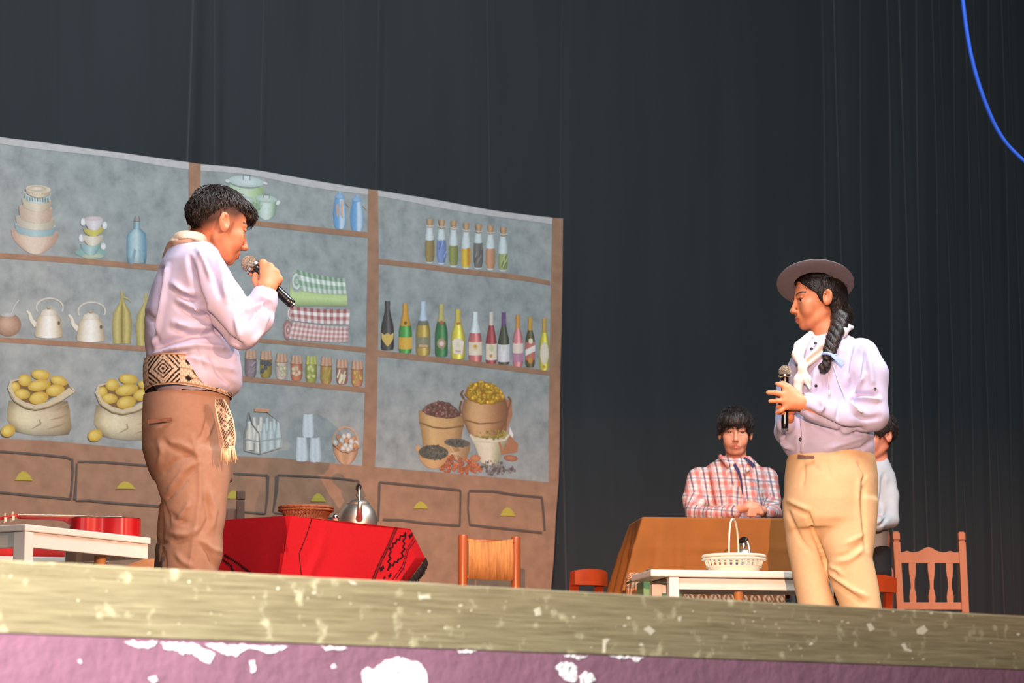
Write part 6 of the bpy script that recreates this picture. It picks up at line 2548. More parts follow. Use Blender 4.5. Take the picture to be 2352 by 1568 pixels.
tl = grid_obj('sash_tail', tail_pt, tail_col, 34, 80, WOOL, sash)
mb = MB()
rt_ = random.Random(9)
for k in range(16):
    x = 512 + k * 1.7
    y = 1024
    e = (x + rt_.uniform(-4, 4) + (k - 6) * .7, y + rt_.uniform(30, 46))
    mb.tube([A.W(x, y, -.186), A.W((x + e[0]) / 2 + rt_.uniform(-2, 2), (y + e[1]) / 2, -.19), A.W(*e, -.186)], [.002, .0026, .0018], 5)
o = mb.build('sash_fringe', mat('cream_fringe', (214, 186, 152), .9), sash, True)
o['kind'] = 'stuff'
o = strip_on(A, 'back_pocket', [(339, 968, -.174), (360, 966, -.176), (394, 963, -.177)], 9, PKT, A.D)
# shoes
for nm, q in (('shoe', (425, -.09)), ('shoe', (375, .10))):
    c = J(q[0], 1524, 0)
    f = union([ell((c[0] + .06, q[1], .045), (.13, .045, .042)), ell((c[0] - .02, q[1], .06), (.06, .042, .055))], .02)
    f2 = lambda P, f=f: smax(f(P), .004 - P[:, 2], .004)
    lo, hi = np.array([c[0] - .13, q[1] - .07, -.01]), np.array([c[0] + .22, q[1] + .07, .13])
    A.add('shoe', A.sdf('s', f2, lo, hi, .008, None), mat('brown_shoe', (62, 40, 30), .4))
# microphone
ax = J(573, 606, -.088)
bx_ = J(671, 699, -.098)
microphone(A, ax, bx_, .0285, 'black microphone with steel grille held to the mouth of the left person')
# ================================================================ right actor
B = Fig(1905, 10.34, 'person with a long dark braid, lavender shirt and khaki trousers holding a microphone')
J, sl = B.J, B.sl
SKB = (206, 134, 96)
psi = math.radians(10)
hcB = J(1878, 689, 0)
HB = head_frame((-math.cos(psi), -math.sin(psi), -.10), (-.06, 0, 1.0))
SB = 1.02


def loft_dd(slices, fig, px, py):
    """depth offset of the near face of a loft at a pixel"""
    S = np.array(sorted(slices), float)
    p = fig.J(px, py, 0)
    cu, cv, a, b = (np.interp(p[2], S[:, 0], S[:, i]) for i in range(1, 5))
    q = np.clip((p[0] - cu) / a, -.98, .98)
    return cv - b * math.sqrt(1 - q * q)


headB = head_mesh(B, HB, hcB, SB, [(J(1888, 735, 0), .052), (J(1898, 765, 0), .054), (J(1905, 810, 0), .07)], SKB, (172, 94, 74), (36, 26, 22), jaw_w=1.04, soft=1.15, ns=.82)


def hairB(P):
    A_ = P.copy()
    A_[:, 0] = np.abs(A_[:, 0])
    y, z = P[:, 1], P[:, 2]
    d = ell((0, -.014, .032), (.079, .101, .090))(A_)
    d = smin(d, ell((0, -.062, -.03), (.060, .050, .075))(A_), .03)
    d = smin(d, cap((.0, -.085, -.06), (.0, -.09, -.12), .045, .032)(A_), .02)
    yf = np.interp(z, [-.12, -.04, -.012, .015, .035, .06, .09, .13], [-.035, -.032, .012, .022, .048, .068, .07, .06])
    ring = np.interp(z, [-.05, -.035, .025, .034], [0, 1, 1, 0])
    yf = yf - .0 * ring
    return smax(d, y - yf, .006)


hVB = hair_mesh(B, HB, hcB, SB, hairB, (-.11, -.16, -.18), (.11, .11, .14), noise_=.0024, dirv=(.5, 1.0, .4), seed=8, freq=170)
# ---- near (left) hand with the fingers stretched past the microphone
W_ = J(1843, 925, -.232)
kn = [J(1806, 892, -.246), J(1801, 906, -.250), J(1801, 920, -.249), J(1806, 934, -.243)]
pal = union([cap(W_ + (q - W_) * .1, q, .020, .0125) for q in kn], .02)
tips = [[J(1795, 884, -.246), J(1785, 881, -.240)], [J(1784, 902, -.252), J(1764, 901, -.242)], [J(1786, 920, -.250), J(1769, 921, -.240)], [J(1793, 943, -.246), J(1785, 947, -.232)]]
fg = []
for q, (m1, t1), r in zip(kn, tips, (.0095, .0098, .0094, .0092)):
    fg += [cap(q, m1, r * 1.12, r), cap(m1, t1, r, r * .82)]
fg += [cap(J(1830, 905, -.225), J(1812, 888, -.222), .0135, .011), cap(J(1812, 888, -.222), J(1797, 879, -.215), .011, .0088)]
fore = cap(W_, J(1885, 938, -.215), .025, .033)


def handB(P):
    d = smin(pal(P), fore(P), .02)
    e = fg[0](P)
    for g_ in fg[1:]:
        e = np.minimum(e, g_(P))
    return smin(d, e, .005)


lo, hi = bbox([J(1755, 870, -.2), J(1890, 960, -.27), W_], .03)
Vh, Qh = surf_nets(handB, lo, hi, .0026)
Vh = relax(Vh, Qh, 1, .4)
hbV = (Vh, Qh, skin_flat(Vh, (224, 148, 108)))
# ---- far (right) hand closed round the microphone
fW = J(1816, 938, -.160)
fs = [cap(fW, J(1812, 905 + 13 * k, -.170), .018, .013) for k in range(4)]
far = []
for k in range(4):
    a0 = J(1812, 905 + 13 * k, -.170)
    a1, a2, a3 = J(1792, 906 + 13 * k, -.168), J(1787, 908 + 13 * k, -.20), J(1799, 909 + 13 * k, -.219)
    far += [cap(a0, a1, .0105, .0095), cap(a1, a2, .0095, .009), cap(a2, a3, .009, .0078)]
far += [cap(J(1815, 925, -.175), J(1818, 900, -.205), .012, .0095)]


def fhB(P):
    e = far[0](P)
    for g_ in far[1:]:
        e = np.minimum(e, g_(P))
    return smin(union(fs, .015)(P), e, .005)


lo, hi = bbox([J(1775, 895, -.14), J(1830, 975, -.23)], .03)
Vf, Qf = surf_nets(fhB, lo, hi, .0032)
Vf = relax(Vf, Qf, 1, .4)
inB = inner_body(B, [(J(1905, 800), J(1905, 900), .07, .085), (J(1905, 900), J(1906, 1060), .085, .085)], 0,
                 [(J(1985, 820, -.11), J(2006, 955, -.15), .03, .03), (J(2006, 955, -.15), J(1885, 938, -.205), .03, .028),
                  (J(1842, 830, .10), J(1806, 985, .05), .03, .03), (J(1806, 985, .05), J(1812, 958, -.16), .028, .024),
                  (J(1860, 1090, .02), J(1862, 1310, .02), .07, .05), (J(1862, 1310, .02), J(1890, 1530, .02), .045, .032),
                  (J(1950, 1090, -.04), J(1950, 1310, -.05), .07, .05), (J(1950, 1310, -.05), J(1975, 1530, -.05), .045, .032)], SKB)
B.add('body', headB, SKIN, more=(hbV, (Vf, Qf, skin_flat(Vf, SKB)), inB))
B.add('hair', with_strands(hVB, strands(hVB, HB, hcB, SB, 900, np.array([0, .07, .10]), .035, .0013, 78, lift=.06, bend=.2)), HAIR)
eyes(B, HB, hcB, look=(0, -.08), s=SB)
# braid: three twisted strands
path = np.array([J(1930, 722, -.03), J(1928, 745, -.085), J(1918, 768, -.135), J(1909, 792, -.172), J(1904, 815, -.19), J(1897, 836, -.192), J(1890, 856, -.185)])
tt = np.linspace(0, len(path) - 1, 90)
pp = np.stack([np.interp(tt, range(len(path)), path[:, i]) for i in range(3)], 1)
for _ in range(8):
    pp[1:-1] = (pp[:-2] + 2 * pp[1:-1] + pp[2:]) / 4
mb = MB()
for k in range(3):
    P = []
    for i, p in enumerate(pp):
        f = i / 89
        r = np.interp(f, [0, .7, .78, .9, 1], [.015, .0105, .006, .010, .004])
        a = f * 2 * math.pi * 3.2 + k * 2.094
        P.append(p + np.array([r * 1.25 * math.cos(a), r * .9 * math.sin(a), 0]))
    f = np.linspace(0, 1, 90)
    mb.tube(B.world(np.array(P)), np.interp(f, [0, .2, .7, .77, .88, 1], [.022, .019, .014, .009, .015, .006]), 10)
mb.build('braid', HAIR, B.root, True)
TIE = mat('pale_blue_ribbon', (150, 180, 236), .6)
c = J(1905, 816, -.215)
mb = MB()
ctr = J(1904, 815, -.19)
mb.tube(B.world(np.array([ctr + np.array([.024 * math.cos(a), .022 * math.sin(a), .004 * math.sin(2 * a)]) for a in np.linspace(0, 6.283, 25)[:-1]])), .006, 8, closed=True)
mb.build('hair_tie', TIE, B.root, True)
strip_on(B, 'ribbon_tail', [(1910, 815, -.222), (1920, 822, -.228), (1938, 835, -.232)], [6, 9, 13], TIE, B.D)
# hat
n = np.array([.04, .46, .89])
n /= np.linalg.norm(n)
eu = np.array([1.0, 0, 0]) - n * n[0]
eu /= np.linalg.norm(eu)
ev = np.cross(n, eu)
hatc = J(1873, 654, -.0)
wv = lambda q: q[0] * RT + q[1] * FH + q[2] * UZ
frH = dict(org=B.world(np.array([hatc]))[0], ex=wv(eu), ey=wv(ev), ez=wv(n))
FELT = mat('grey_felt', (120, 114, 122), .9, var=.05, nscale=50, sheen=.2, spec=.15)
hat = thing('round_hat', 'grey felt hat with flat round brim worn by the braided person', 'hat', tuple(frH['org']))
mb = MB(**frH)
mb.lathe([(.086, -.004), (.12, -.002), (.148, .004), (.1515, .008), (.149, .0115), (.12, .005), (.088, .005)], seg=64, close=True)
auto_smooth(mb.build('brim', FELT, hat), 60)
mb = MB(**frH)
mb.lathe([(.0865, .0055), (.088, .02), (.084, .042), (.072, .052), (0, .053), (0, .049), (.070, .048), (.080, .040), (.0845, .02), (.083, .0055)], seg=48, close=True)
auto_smooth(mb.build('crown', FELT, hat), 60)

# shirt
slB = [sl(764, 1870, 1935, 0, .06), sl(778, 1846, 1962, 0, .10), sl(795, 1830, 1985, 0, .14), sl(815, 1820, 1996, 0, .16), sl(850, 1813, 2000, 0, .17), sl(900, 1806, 2000, 0, .175), sl(950, 1800, 2003, 0, .178),
       sl(1000, 1792, 2006, 0, .18), sl(1025, 1795, 2008, 0, .176), sl(1042, 1806, 2008, 0, .165), sl(1056, 1816, 2004, 0, .15)]
torso = loft(slB)
wB_ = J(1842, 926, -.222)
armn = union([cap(J(1975, 818, -.09), J(1995, 860, -.13), .074, .073), cap(J(1995, 860, -.13), J(2003, 950, -.155), .072, .062), cap(J(2003, 955, -.155), J(1940, 962, -.185), .060, .056),
              cap(J(1940, 962, -.185), J(1870, 938, -.212), .056, .046), cap(J(1870, 938, -.212), wB_, .046, .043)], .022)
armr = union([cap(J(1850, 830, .09), J(1815, 900, .11), .06, .055), cap(J(1815, 900, .11), J(1806, 992, .04), .052, .045), cap(J(1806, 992, .04), J(1806, 975, -.12), .042, .036)], .02)


def shirtB(P):
    d = smin(torso(P), armr(P), .02)
    d = smin(d, armn(P), .012)
    d = smax(d, -cap(J(1885, 765, -.03), J(1870, 720, -.05), .052, .07)(P), .006)
    d = smax(d, -cap(wB_, J(1815, 918, -.235), .037, .044)(P), .004)
    return d


foldsB = [([(1848, 940), (1880, 958), (1930, 985), (1980, 995)], 6, -.012), ([(1875, 975), (1920, 995), (1985, 985)], 5, -.009),
          ([(1970, 790), (1955, 850), (1945, 880)], 6, .009), ([(1980, 800), (1972, 850), (1965, 900)], 5, -.009), ([(1992, 800), (2000, 850), (2005, 890)], 6, .008),
          ([(1985, 860), (1970, 900), (1950, 915)], 5, .011), ([(2015, 905), (1985, 905), (1960, 905)], 4, -.012), ([(2020, 918), (1990, 915), (1965, 916)], 4, .010),
          ([(1930, 920), (1925, 945), (1922, 965)], 3, -.008), ([(1880, 915), (1890, 935), (1880, 950)], 4, .008), ([(1945, 925), (1965, 940), (1985, 950)], 5, .009),
          ([(1875, 850), (1870, 880), (1860, 905)], 6, .008), ([(1890, 860), (1895, 890), (1885, 910)], 5, -.006), ([(1840, 960), (1845, 1000), (1842, 1040)], 3, .005),
          ([(1835, 960), (1838, 1000), (1836, 1040)], 3, -.005), ([(1990, 1000), (1960, 1010), (1900, 1030)], 7, .006), ([(2005, 1010), (1980, 1030), (1930, 1040)], 5, -.006),
          ([(1798, 960), (1805, 990), (1795, 1010)], 4, -.010), ([(1790, 1000), (1802, 1020), (1818, 1030)], 4, .009), ([(1960, 950), (1990, 962), (2020, 958)], 6, -.006)]
lo, hi = bbox([J(1770, 755, -.30), J(2060, 1060, .25)], .02)
B.add('shirt', B.sdf('s', shirtB, lo, hi, .0055, None, folds=foldsB, noise_=.0032, nfreq=30, seed=31), SHIRT)
cB = union([cap(J(1868, 772, -.075), J(1880, 790, -.115), .010, .011), cap(J(1880, 790, -.115), J(1908, 765, -.09), .012, .011), cap(J(1908, 765, -.09), J(1925, 745, -.06), .011, .010)], .008)
lo, hi = bbox([J(1860, 740, -.14), J(1930, 800, -.04)], .02)
B.add('shirt_collar', B.sdf('c', cB, lo, hi, .0038, None), SHIRT)
BUT = mat('black_button', (22, 20, 24), .3)
for px, py, dd in ((1873, 788, -.135), (1864, 801, -.15), (1841, 883, None), (1838, 1008, None), (1874, 886, None), (2010, 893, -.215)):
    if dd is None:
        dd = loft_dd(slB, B, px, py) - .006
    mb = MB(org=B.W(px, py, dd), ex=RT, ey=UZ, ez=-FH)
    mb.lathe([(.0055, 0), (.006, .002), (.004, .004), (0, .0035)], seg=12)
    mb.build('button', BUT, B.root, True)
# white neckerchief
d0 = lambda x, y: loft_dd(slB, B, x, y)
sc = [cap(J(1958, 752, .0), J(1946, 752, -.04), .008, .016), cap(J(1946, 752, -.04), J(1935, 762, -.10), .016, .021), cap(J(1935, 762, -.10), J(1892, 800, -.146), .021, .027), cap(J(1892, 800, -.146), J(1850, 836, -.160), .027, .015),
      cap(J(1862, 768, -.08), J(1838, 796, -.105), .014, .024), cap(J(1838, 796, -.105), J(1832, 815, -.125), .024, .022), cap(J(1832, 815, -.125), J(1840, 838, -.150), .022, .014), ell(J(1843, 843, -.166), (.019, .014, .020)),
      cap(J(1840, 850, -.162), J(1835, 872, -.152), .010, .020), cap(J(1835, 872, -.152), J(1832, 890, -.148), .020, .017), cap(J(1832, 890, -.148), J(1842, 915, -.150), .017, .005),
      cap(J(1848, 852, -.166), J(1855, 872, -.172), .009, .015), cap(J(1855, 872, -.172), J(1860, 892, -.176), .015, .005)]
lo, hi = bbox([J(1815, 735, -.2), J(1975, 915, .06)], .02)
B.add('neckerchief', B.sdf('n', union(sc, .010), lo, hi, .0035, None,
                           folds=[([(1925, 775), (1890, 803), (1850, 834)], 3, -.006), ([(1912, 775), (1880, 798), (1850, 828)], 3, .005), ([(1832, 800), (1836, 825)], 3, -.005),
                                  ([(1836, 860), (1832, 900)], 2.5, -.005), ([(1850, 860), (1857, 885)], 2.5, -.004)], noise_=.0012, nfreq=50, seed=4),
      mat('white_kerchief', (226, 222, 216), .85, var=.03))
mb = MB()
mb.tube([B.W(1906, 838, -.19), B.W(1903, 865, -.178), B.W(1904, 898, -.182)], .0022, 6)
mb.tube([B.W(1904, 896, -.183), B.W(1905, 908, -.185)], [.003, .0045], 6)
mb.build('cord', mat('white_cord', (214, 206, 206), .6), B.root, True)
mb = MB()
mb.tube([B.W(1914, 838, -.195), B.W(1925, 875, -.19), B.W(1942, 912, -.232), B.W(1960, 930, -.246), B.W(1975, 942, -.247)], .0022, 6)
mb.tube([B.W(1970, 940, -.248), B.W(1981, 947, -.248)], [.003, .0045], 6)
mb.build('cord', mat('white_cord', (214, 206, 206), .6), B.root, True)

# trousers
hipB = loft([sl(1034, 1814, 2004, 0, .150), sl(1060, 1806, 2012, 0, .168), sl(1100, 1802, 2016, 0, .175), sl(1150, 1801, 2014, 0, .172), sl(1195, 1803, 2011, 0, .16), sl(1215, 1810, 2006, 0, .14)])
lgl = loft([sl(1150, 1801, 1912, .03, .12), sl(1200, 1803, 1906, .03, .11), sl(1250, 1808, 1903, .03, .098), sl(1300, 1818, 1902, .03, .09), sl(1350, 1828, 1910, .03, .085), sl(1395, 1837, 1924, .03, .082),
            sl(1470, 1850, 1935, .03, .08), sl(1555, 1862, 1938, .03, .075)])
lgr = loft([sl(1150, 1858, 2014, -.03, .12), sl(1200, 1864, 2010, -.04, .11), sl(1250, 1878, 2004, -.045, .1), sl(1285, 1894, 1999, -.05, .094), sl(1320, 1900, 2008, -.05, .09), sl(1350, 1908, 2014, -.05, .087),
            sl(1395, 1926, 2020, -.05, .083), sl(1470, 1938, 2024, -.05, .08), sl(1555, 1945, 2020, -.05, .075)])


def pantsB(P):
    return smin(smin(hipB(P), lgl(P), .02), lgr(P), .012)


foldsQ = [([(1855, 1180), (1866, 1215), (1880, 1250), (1898, 1296)], 4, -.016), ([(1808, 1160), (1830, 1170), (1855, 1182)], 4, -.009), ([(1812, 1150), (1835, 1160), (1858, 1170)], 4, .008),
          ([(1806, 1165), (1820, 1200), (1840, 1240), (1870, 1275)], 5, -.007), ([(1985, 1110), (1982, 1150), (1985, 1200), (1990, 1260)], 5, -.010), ([(1972, 1100), (1970, 1150), (1975, 1230)], 5, .007),
          ([(1905, 1300), (1925, 1308), (1935, 1320)], 4, .010), ([(1903, 1312), (1925, 1330), (1960, 1355), (1990, 1370)], 5, .011), ([(1910, 1335), (1940, 1355), (1985, 1385)], 5, -.010),
          ([(1940, 1250), (1970, 1235), (1985, 1225)], 5, .008), ([(1925, 1290), (1950, 1285), (1980, 1262)], 5, .009), ([(1920, 1280), (1950, 1272), (1975, 1250)], 5, -.007),
          ([(1845, 1060), (1848, 1090), (1842, 1120)], 4, -.005), ([(1900, 1062), (1904, 1100)], 5, -.006), ([(1870, 1070), (1880, 1080)], 4, -.006), ([(1970, 1060), (1988, 1090), (1980, 1110)], 3, -.007)]
lo, hi = bbox([J(1790, 1030, -.22), J(2035, 1562, .22)], .01)
lo[2] = .03
B.add('trousers', B.sdf('t', pantsB, lo, hi, .0065, None, folds=foldsQ, noise_=.0018, nfreq=20, seed=41, gain=1.2), mat('khaki_twill', (212, 182, 140), .8, var=.03, nscale=60, spec=.2))
strip_on(B, 'belt', [(1832, 1047, -.150), (1850, 1049, -.160), (1870, 1049, -.166)], 7, mat('brown_belt', (92, 54, 44), .5), B.D)
for x, v in ((1895, .03), (1980, -.05)):
    c = J(x, 1555, 0)
    f = union([ell((c[0] - .06, v, .045), (.12, .043, .042)), ell((c[0] + .01, v, .055), (.055, .04, .05))], .02)
    f2 = lambda P, f=f: smax(f(P), .004 - P[:, 2], .004)
    B.add('shoe', B.sdf('s', f2, np.array([c[0] - .2, v - .07, -.01]), np.array([c[0] + .1, v + .07, .13]), .008, None), mat('brown_shoe', (62, 40, 30), .4))
microphone(B, J(1803, 853, -.205), J(1803, 984, -.200), .0245, 'black microphone with steel grille held upright by the braided person')

# ================================================================ boy in the plaid shirt behind the ochre table
Cc = Fig(1690, 13.05, 'person in red and white plaid shirt leaning on the ochre table')
J, sl = Cc.J, Cc.sl
SKC = (196, 138, 112)
hcC = J(1689, 994, -.02)
HC = head_frame((-.06, -1.0, -.10), (.02, 0, 1.0))
SCc = .97
headC = head_mesh(Cc, HC, hcC, SCc, [(J(1690, 1040, .0), .05), (J(1690, 1062, .01), .052), (J(1690, 1090, .02), .07)], SKC, (170, 98, 84), (40, 30, 26), vox=.003, jaw_w=.96)


def hairC(P):
    A_ = P.copy()
    A_[:, 0] = np.abs(A_[:, 0])
    x, y, z = P[:, 0], P[:, 1], P[:, 2]
    d = ell((0, -.012, .042), (.088, .106, .092))(A_)
    d = smin(d, ell((0, .066, .062), (.066, .034, .042))(A_), .02)
    hl = np.interp(y, [-.12, -.06, -.02, .03, .055, .07, .11], [-.06, -.045, .012, .0, .012, .030, .030]) + .006 * np.sin(x * 120) + .004 * np.sin(x * 310)
    return smax(d, hl - z, .005)


hVC = hair_mesh(Cc, HC, hcC, SCc, hairC, (-.12, -.14, -.09), (.12, .13, .16), noise_=.003, dirv=(1.0, .5, .3), seed=15, freq=170)
# folded arms, hands resting on each other
hw_ = [J(1690, 1176, -.33), J(1745, 1176, -.36)]
fs = [cap(J(1680, 1174, -.31), J(1716, 1165, -.345), .021, .019), cap(J(1716, 1165, -.345), J(1732, 1160, -.345), .019, .016)]
fg = [cap(J(1726 + 2 * k, 1157 + 5 * k, -.348), J(1744 + 1.5 * k, 1160 + 6 * k, -.362), .0095, .009) for k in range(4)]
fg += [cap(J(1744 + 1.5 * k, 1160 + 6 * k, -.362), J(1748 + k, 1170 + 4 * k, -.345), .009, .008) for k in range(4)]
fg += [cap(J(1752, 1172, -.33), J(1738, 1172, -.345), .022, .020)]
fg += [cap(J(1738 - k * 1.5, 1165 + 6 * k, -.36), J(1722 - k, 1168 + 5 * k, -.372), .009, .0085) for k in range(4)]
fg += [cap(J(1718, 1160, -.35), J(1722, 1150, -.35), .010, .008)]


def hC(P):
    e = fg[0](P)
    for g_ in fg[1:]:
        e = smin(e, g_(P), .004)
    return smin(union(fs, .012)(P), e, .006)


lo, hi = bbox([J(1670, 1145, -.3), J(1765, 1195, -.39)], .03)
Vh, Qh = surf_nets(hC, lo, hi, .0034)
Vh = relax(Vh, Qh, 1, .4)
inC = inner_body(Cc, [(J(1690, 1080, .02), J(1690, 1240, .02), .07, .08), (J(1690, 1240, .02), J(1690, 1330, .02), .08, .08)], 0,
                 [(J(1610, 1105, 0), J(1598, 1180, -.15), .03, .028), (J(1598, 1180, -.15), J(1680, 1174, -.30), .028, .02), (J(1765, 1105, 0), J(1775, 1178, -.13), .03, .028),
                  (J(1775, 1178, -.13), J(1752, 1172, -.32), .028, .02), (J(1665, 1330, .02), J(1665, 1570, .02), .06, .035), (J(1715, 1330, .02), J(1715, 1570, .02), .06, .035)], SKC)
Cc.add('body', headC, SKIN, more=((Vh, Qh, skin_flat(Vh, (206, 140, 112))), inC))
Cc.add('hair', with_strands(hVC, strands(hVC, HC, hcC, SCc, 1600, np.array([0, -.03, .14]), .030, .0018, 79)), HAIR)
eyes(Cc, HC, hcC, look=(-.15, 0), s=SCc)
slC = [sl(1040, 1664, 1716, .01, .055), sl(1052, 1650, 1730, .01, .075), sl(1068, 1626, 1745, .01, .10), sl(1085, 1604, 1758, .01, .125), sl(1110, 1594, 1768, .01, .14), sl(1150, 1592, 1772, .01, .145),
       sl(1220, 1594, 1772, .01, .145), sl(1300, 1600, 1768, .01, .14), sl(1325, 1604, 1764, .01, .13)]
tC = loft(slC)
aC = union([cap(J(1606, 1100, -.0), J(1594, 1150, -.08), .060, .056), cap(J(1594, 1150, -.08), J(1600, 1180, -.16), .056, .050), cap(J(1600, 1180, -.16), J(1640, 1182, -.25), .048, .042), cap(J(1640, 1182, -.25), J(1688, 1176, -.315), .042, .034)], .02)
bC = union([cap(J(1760, 1100, 0), J(1768, 1150, -.07), .058, .052), cap(J(1768, 1150, -.07), J(1772, 1180, -.15), .052, .046), cap(J(1772, 1180, -.15), J(1764, 1178, -.29), .044, .036)], .02)


def shC(P):
    d = smin(smin(tC(P), aC(P), .015), bC(P), .015)
    d = smax(d, -cap(J(1690, 1040, -.02), J(1690, 1000, -.03), .05, .06)(P), .005)
    # open neck
    d = smax(d, -cap(J(1690, 1045, -.10), J(1702, 1092, -.16), .032, .006)(P), .006)
    return d


def plaid(V):
    C = np.tile(lin((214, 200, 192)), (len(V), 1))
    slv = (V[:, 1] < -.13)
    s = np.where(slv, V[:, 1] * .8 - V[:, 0] * .9, V[:, 0] + .12 * V[:, 2])
    w = np.where(slv, V[:, 2] + .15 * V[:, 0], V[:, 2] + .05 * V[:, 0])

    def stripe(c, per, off, wid, col, a):
        q = np.abs(((c - off) / per + .5) % 1 - .5) * per
        k = (np.clip((wid - q) / .003 + .5, 0, 1) * a)[:, None]
        C[:] = C * (1 - k) + lin(col) * k
    stripe(s, .064, .0, .014, (164, 48, 42), .68)
    stripe(w, .046, .0, .010, (176, 70, 58), .5)
    stripe(s, .064, .008, .0025, (206, 190, 190), .7)
    stripe(w, .046, .023, .006, (150, 140, 146), .5)
    stripe(s, .064, .028, .0042, (44, 44, 84), .85)
    stripe(w, .092, .023, .0025, (60, 58, 96), .6)
    return C


PL = mat('plaid_flannel', rough=.9, var=.04, nscale=80, vcol=True, spec=.15)
lo, hi = bbox([J(1560, 1035, -.4), J(1800, 1330, .2)], .02)
Cc.add('shirt', Cc.sdf('s', shC, lo, hi, .006, None, noise_=.0028, nfreq=30, seed=51, color=plaid,
                       folds=[([(1625, 1090), (1632, 1130), (1640, 1165)], 4, -.010), ([(1600, 1150), (1625, 1165), (1640, 1160)], 4, -.009), ([(1745, 1100), (1748, 1150)], 4, -.010)]), PL)
nav = mat('navy_lining', (42, 40, 74), .85)
strip_on(Cc, 'collar_lining', [(1708, 1050, -.115), (1722, 1060, -.125), (1732, 1072, -.125)], [5, 8, 9], nav, Cc.D)
strip_on(Cc, 'placket', [(1686, 1065, -.142), (1695, 1080, -.150), (1702, 1100, -.152), (1706, 1135, -.150)], [8, 8, 5, 3], nav, Cc.D)
for cc_ in (cap(J(1655, 1048, -.06), J(1672, 1068, -.115), .011, .013), cap(J(1724, 1055, -.07), J(1716, 1080, -.135), .009, .011)):
    lo, hi = bbox([J(1645, 1040, -.16), J(1735, 1090, -.03)], .02)
    Cc.add('shirt_collar', Cc.sdf('c', cc_, lo, hi, .004, None, color=plaid), PL)


def simple_legs(fig, xl, xr, y0, m, cv=.02, half=30):
    S = union([loft([fig.sl(y0, xl, xr, cv, .12), fig.sl(y0 + 60, xl - 2, xr + 2, cv, .13), fig.sl(y0 + 95, xl + 4, xr - 4, cv, .11)]),
               loft([fig.sl(y0 + 60, xl, (xl + xr) / 2 + 4, cv, .1), fig.sl(1585, xl + 14, (xl + xr) / 2 - 8, cv, .06)]),
               loft([fig.sl(y0 + 60, (xl + xr) / 2 - 4, xr, cv, .1), fig.sl(1585, (xl + xr) / 2 + 8, xr - 14, cv, .06)])], .02)
    lo, hi = bbox([fig.J(xl - 10, y0 - 5, -.2), fig.J(xr + 10, 1590, .2)], .02)
    lo[2] = .03
    fig.add('trousers', fig.sdf('t', S, lo, hi, .010, None), m)
    for x in (xl + 28, xr - 28):
        c = fig.J(x, 1585, 0)
        f = union([ell((c[0], cv - .05, .042), (.042, .11, .04)), ell((c[0], cv + .01, .05), (.04, .05, .045))], .02)
        f2 = lambda P, f=f: smax(f(P), .004 - P[:, 2], .004)
        fig.add('shoe', fig.sdf('s', f2, np.array([c[0] - .07, cv - .19, -.01]), np.array([c[0] + .07, cv + .09, .12]), .010, None), mat('brown_shoe', (62, 40, 30), .4))


simple_legs(Cc, 1606, 1762, 1312, mat('navy_trousers', (36, 38, 52), .85))

# ================================================================ half-hidden person in a pale grey shirt
Dd = Fig(2010, 13.15, 'person in pale grey shirt and black trousers half hidden behind the braided person')
J, sl = Dd.J, Dd.sl
hcD = J(2014, 1004, 0)
HD = head_frame((-.86, -.5, -.12), (0, 0, 1.0))
SKD = (186, 120, 96)
headD = head_mesh(Dd, HD, hcD, .97, [(J(2015, 1045, .02), .05), (J(2015, 1065, .02), .052), (J(2015, 1095, .03), .07)], SKD, (168, 96, 84), (36, 28, 26), vox=.0034)
hVD = hair_mesh(Dd, HD, hcD, .97, hairC, (-.12, -.14, -.09), (.12, .13, .16), noise_=.003, dirv=(1, .5, .3), seed=18, freq=170)
tD = loft([sl(1045, 1995, 2035, .02, .055), sl(1060, 1982, 2045, .02, .08), sl(1078, 1962, 2052, .02, .11), sl(1105, 1952, 2056, .02, .13), sl(1160, 1950, 2044, .02, .135), sl(1230, 1952, 2040, .02, .13), sl(1275, 1956, 2038, .02, .12)])
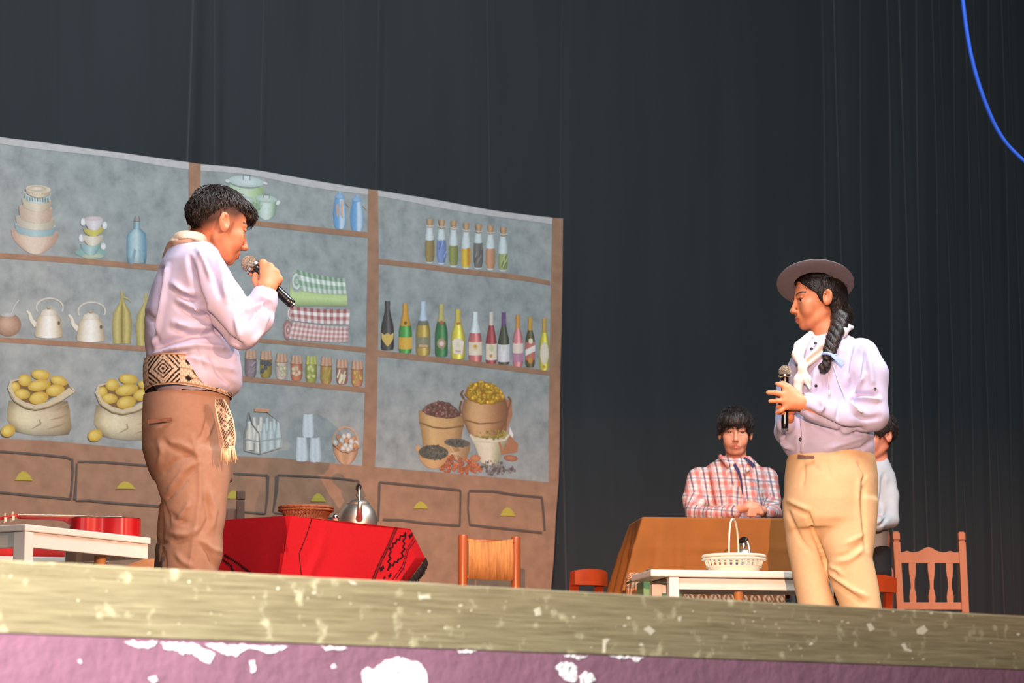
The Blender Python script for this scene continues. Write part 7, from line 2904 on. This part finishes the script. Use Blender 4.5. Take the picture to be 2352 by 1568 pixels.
aD = union([cap(J(2036, 1095, -.02), J(2045, 1140, -.05), .046, .042), cap(J(2045, 1140, -.05), J(2046, 1192, -.10), .042, .038), cap(J(2046, 1196, -.10), J(2015, 1203, -.22), .037, .033), cap(J(2015, 1203, -.22), J(1975, 1190, -.28), .033, .028)], .015)
aD2 = union([cap(J(1968, 1095, 0), J(1955, 1180, -.06), .046, .04), cap(J(1955, 1180, -.06), J(1965, 1186, -.25), .038, .03)], .015)
fs = [cap(J(1975, 1190, -.27), J(1955, 1186, -.30), .022, .018)] + [cap(J(1955, 1180 + 4 * k, -.30), J(1940, 1181 + 5 * k, -.305), .009, .008) for k in range(4)] + [cap(J(1965, 1182, -.29), J(1952, 1176, -.29), .010, .008)]
hD = quick(fs, .006, [J(1975, 1190, -.27), J(1935, 1176, -.31), J(1940, 1205, -.3)], .04, .004, SKD)
inD = inner_body(Dd, [(J(2010, 1085, .03), J(2005, 1240, .03), .06, .075), (J(2005, 1240, .03), J(2000, 1320, .03), .075, .08)], 0,
                 [(J(1985, 1320, .03), J(1985, 1570, .03), .06, .035), (J(2025, 1320, .03), J(2025, 1570, .03), .06, .035), (J(2036, 1100, 0), J(2045, 1190, -.09), .02, .02),
                  (J(2045, 1192, -.09), J(1975, 1190, -.27), .02, .018)], SKD)
Dd.add('body', headD, SKIN, more=(hD, inD))
Dd.add('hair', with_strands(hVD, strands(hVD, HD, hcD, .97, 900, np.array([0, -.03, .14]), .030, .0018, 80)), HAIR)
eyes(Dd, HD, hcD, s=.97)
lo, hi = bbox([J(1925, 1040, -.3), J(2075, 1285, .2)], .02)
Dd.add('shirt', Dd.sdf('s', lambda P: smax(smin(smin(tD(P), aD(P), .012), aD2(P), .012), -cap(J(2012, 1045, -.02), J(2008, 1000, -.03), .05, .06)(P), .005), lo, hi, .007, None, noise_=.0026, nfreq=28, seed=61,
                       folds=[([(2038, 1185), (2030, 1200), (2015, 1208)], 3, -.008), ([(2022, 1190), (2018, 1205)], 3, .007), ([(2030, 1090), (2028, 1130), (2022, 1160)], 4, -.010)]),
       mat('pale_grey_cotton', (156, 162, 168), .85, var=.03))
simple_legs(Dd, 1960, 2046, 1255, mat('black_trousers', (22, 22, 25), .85))
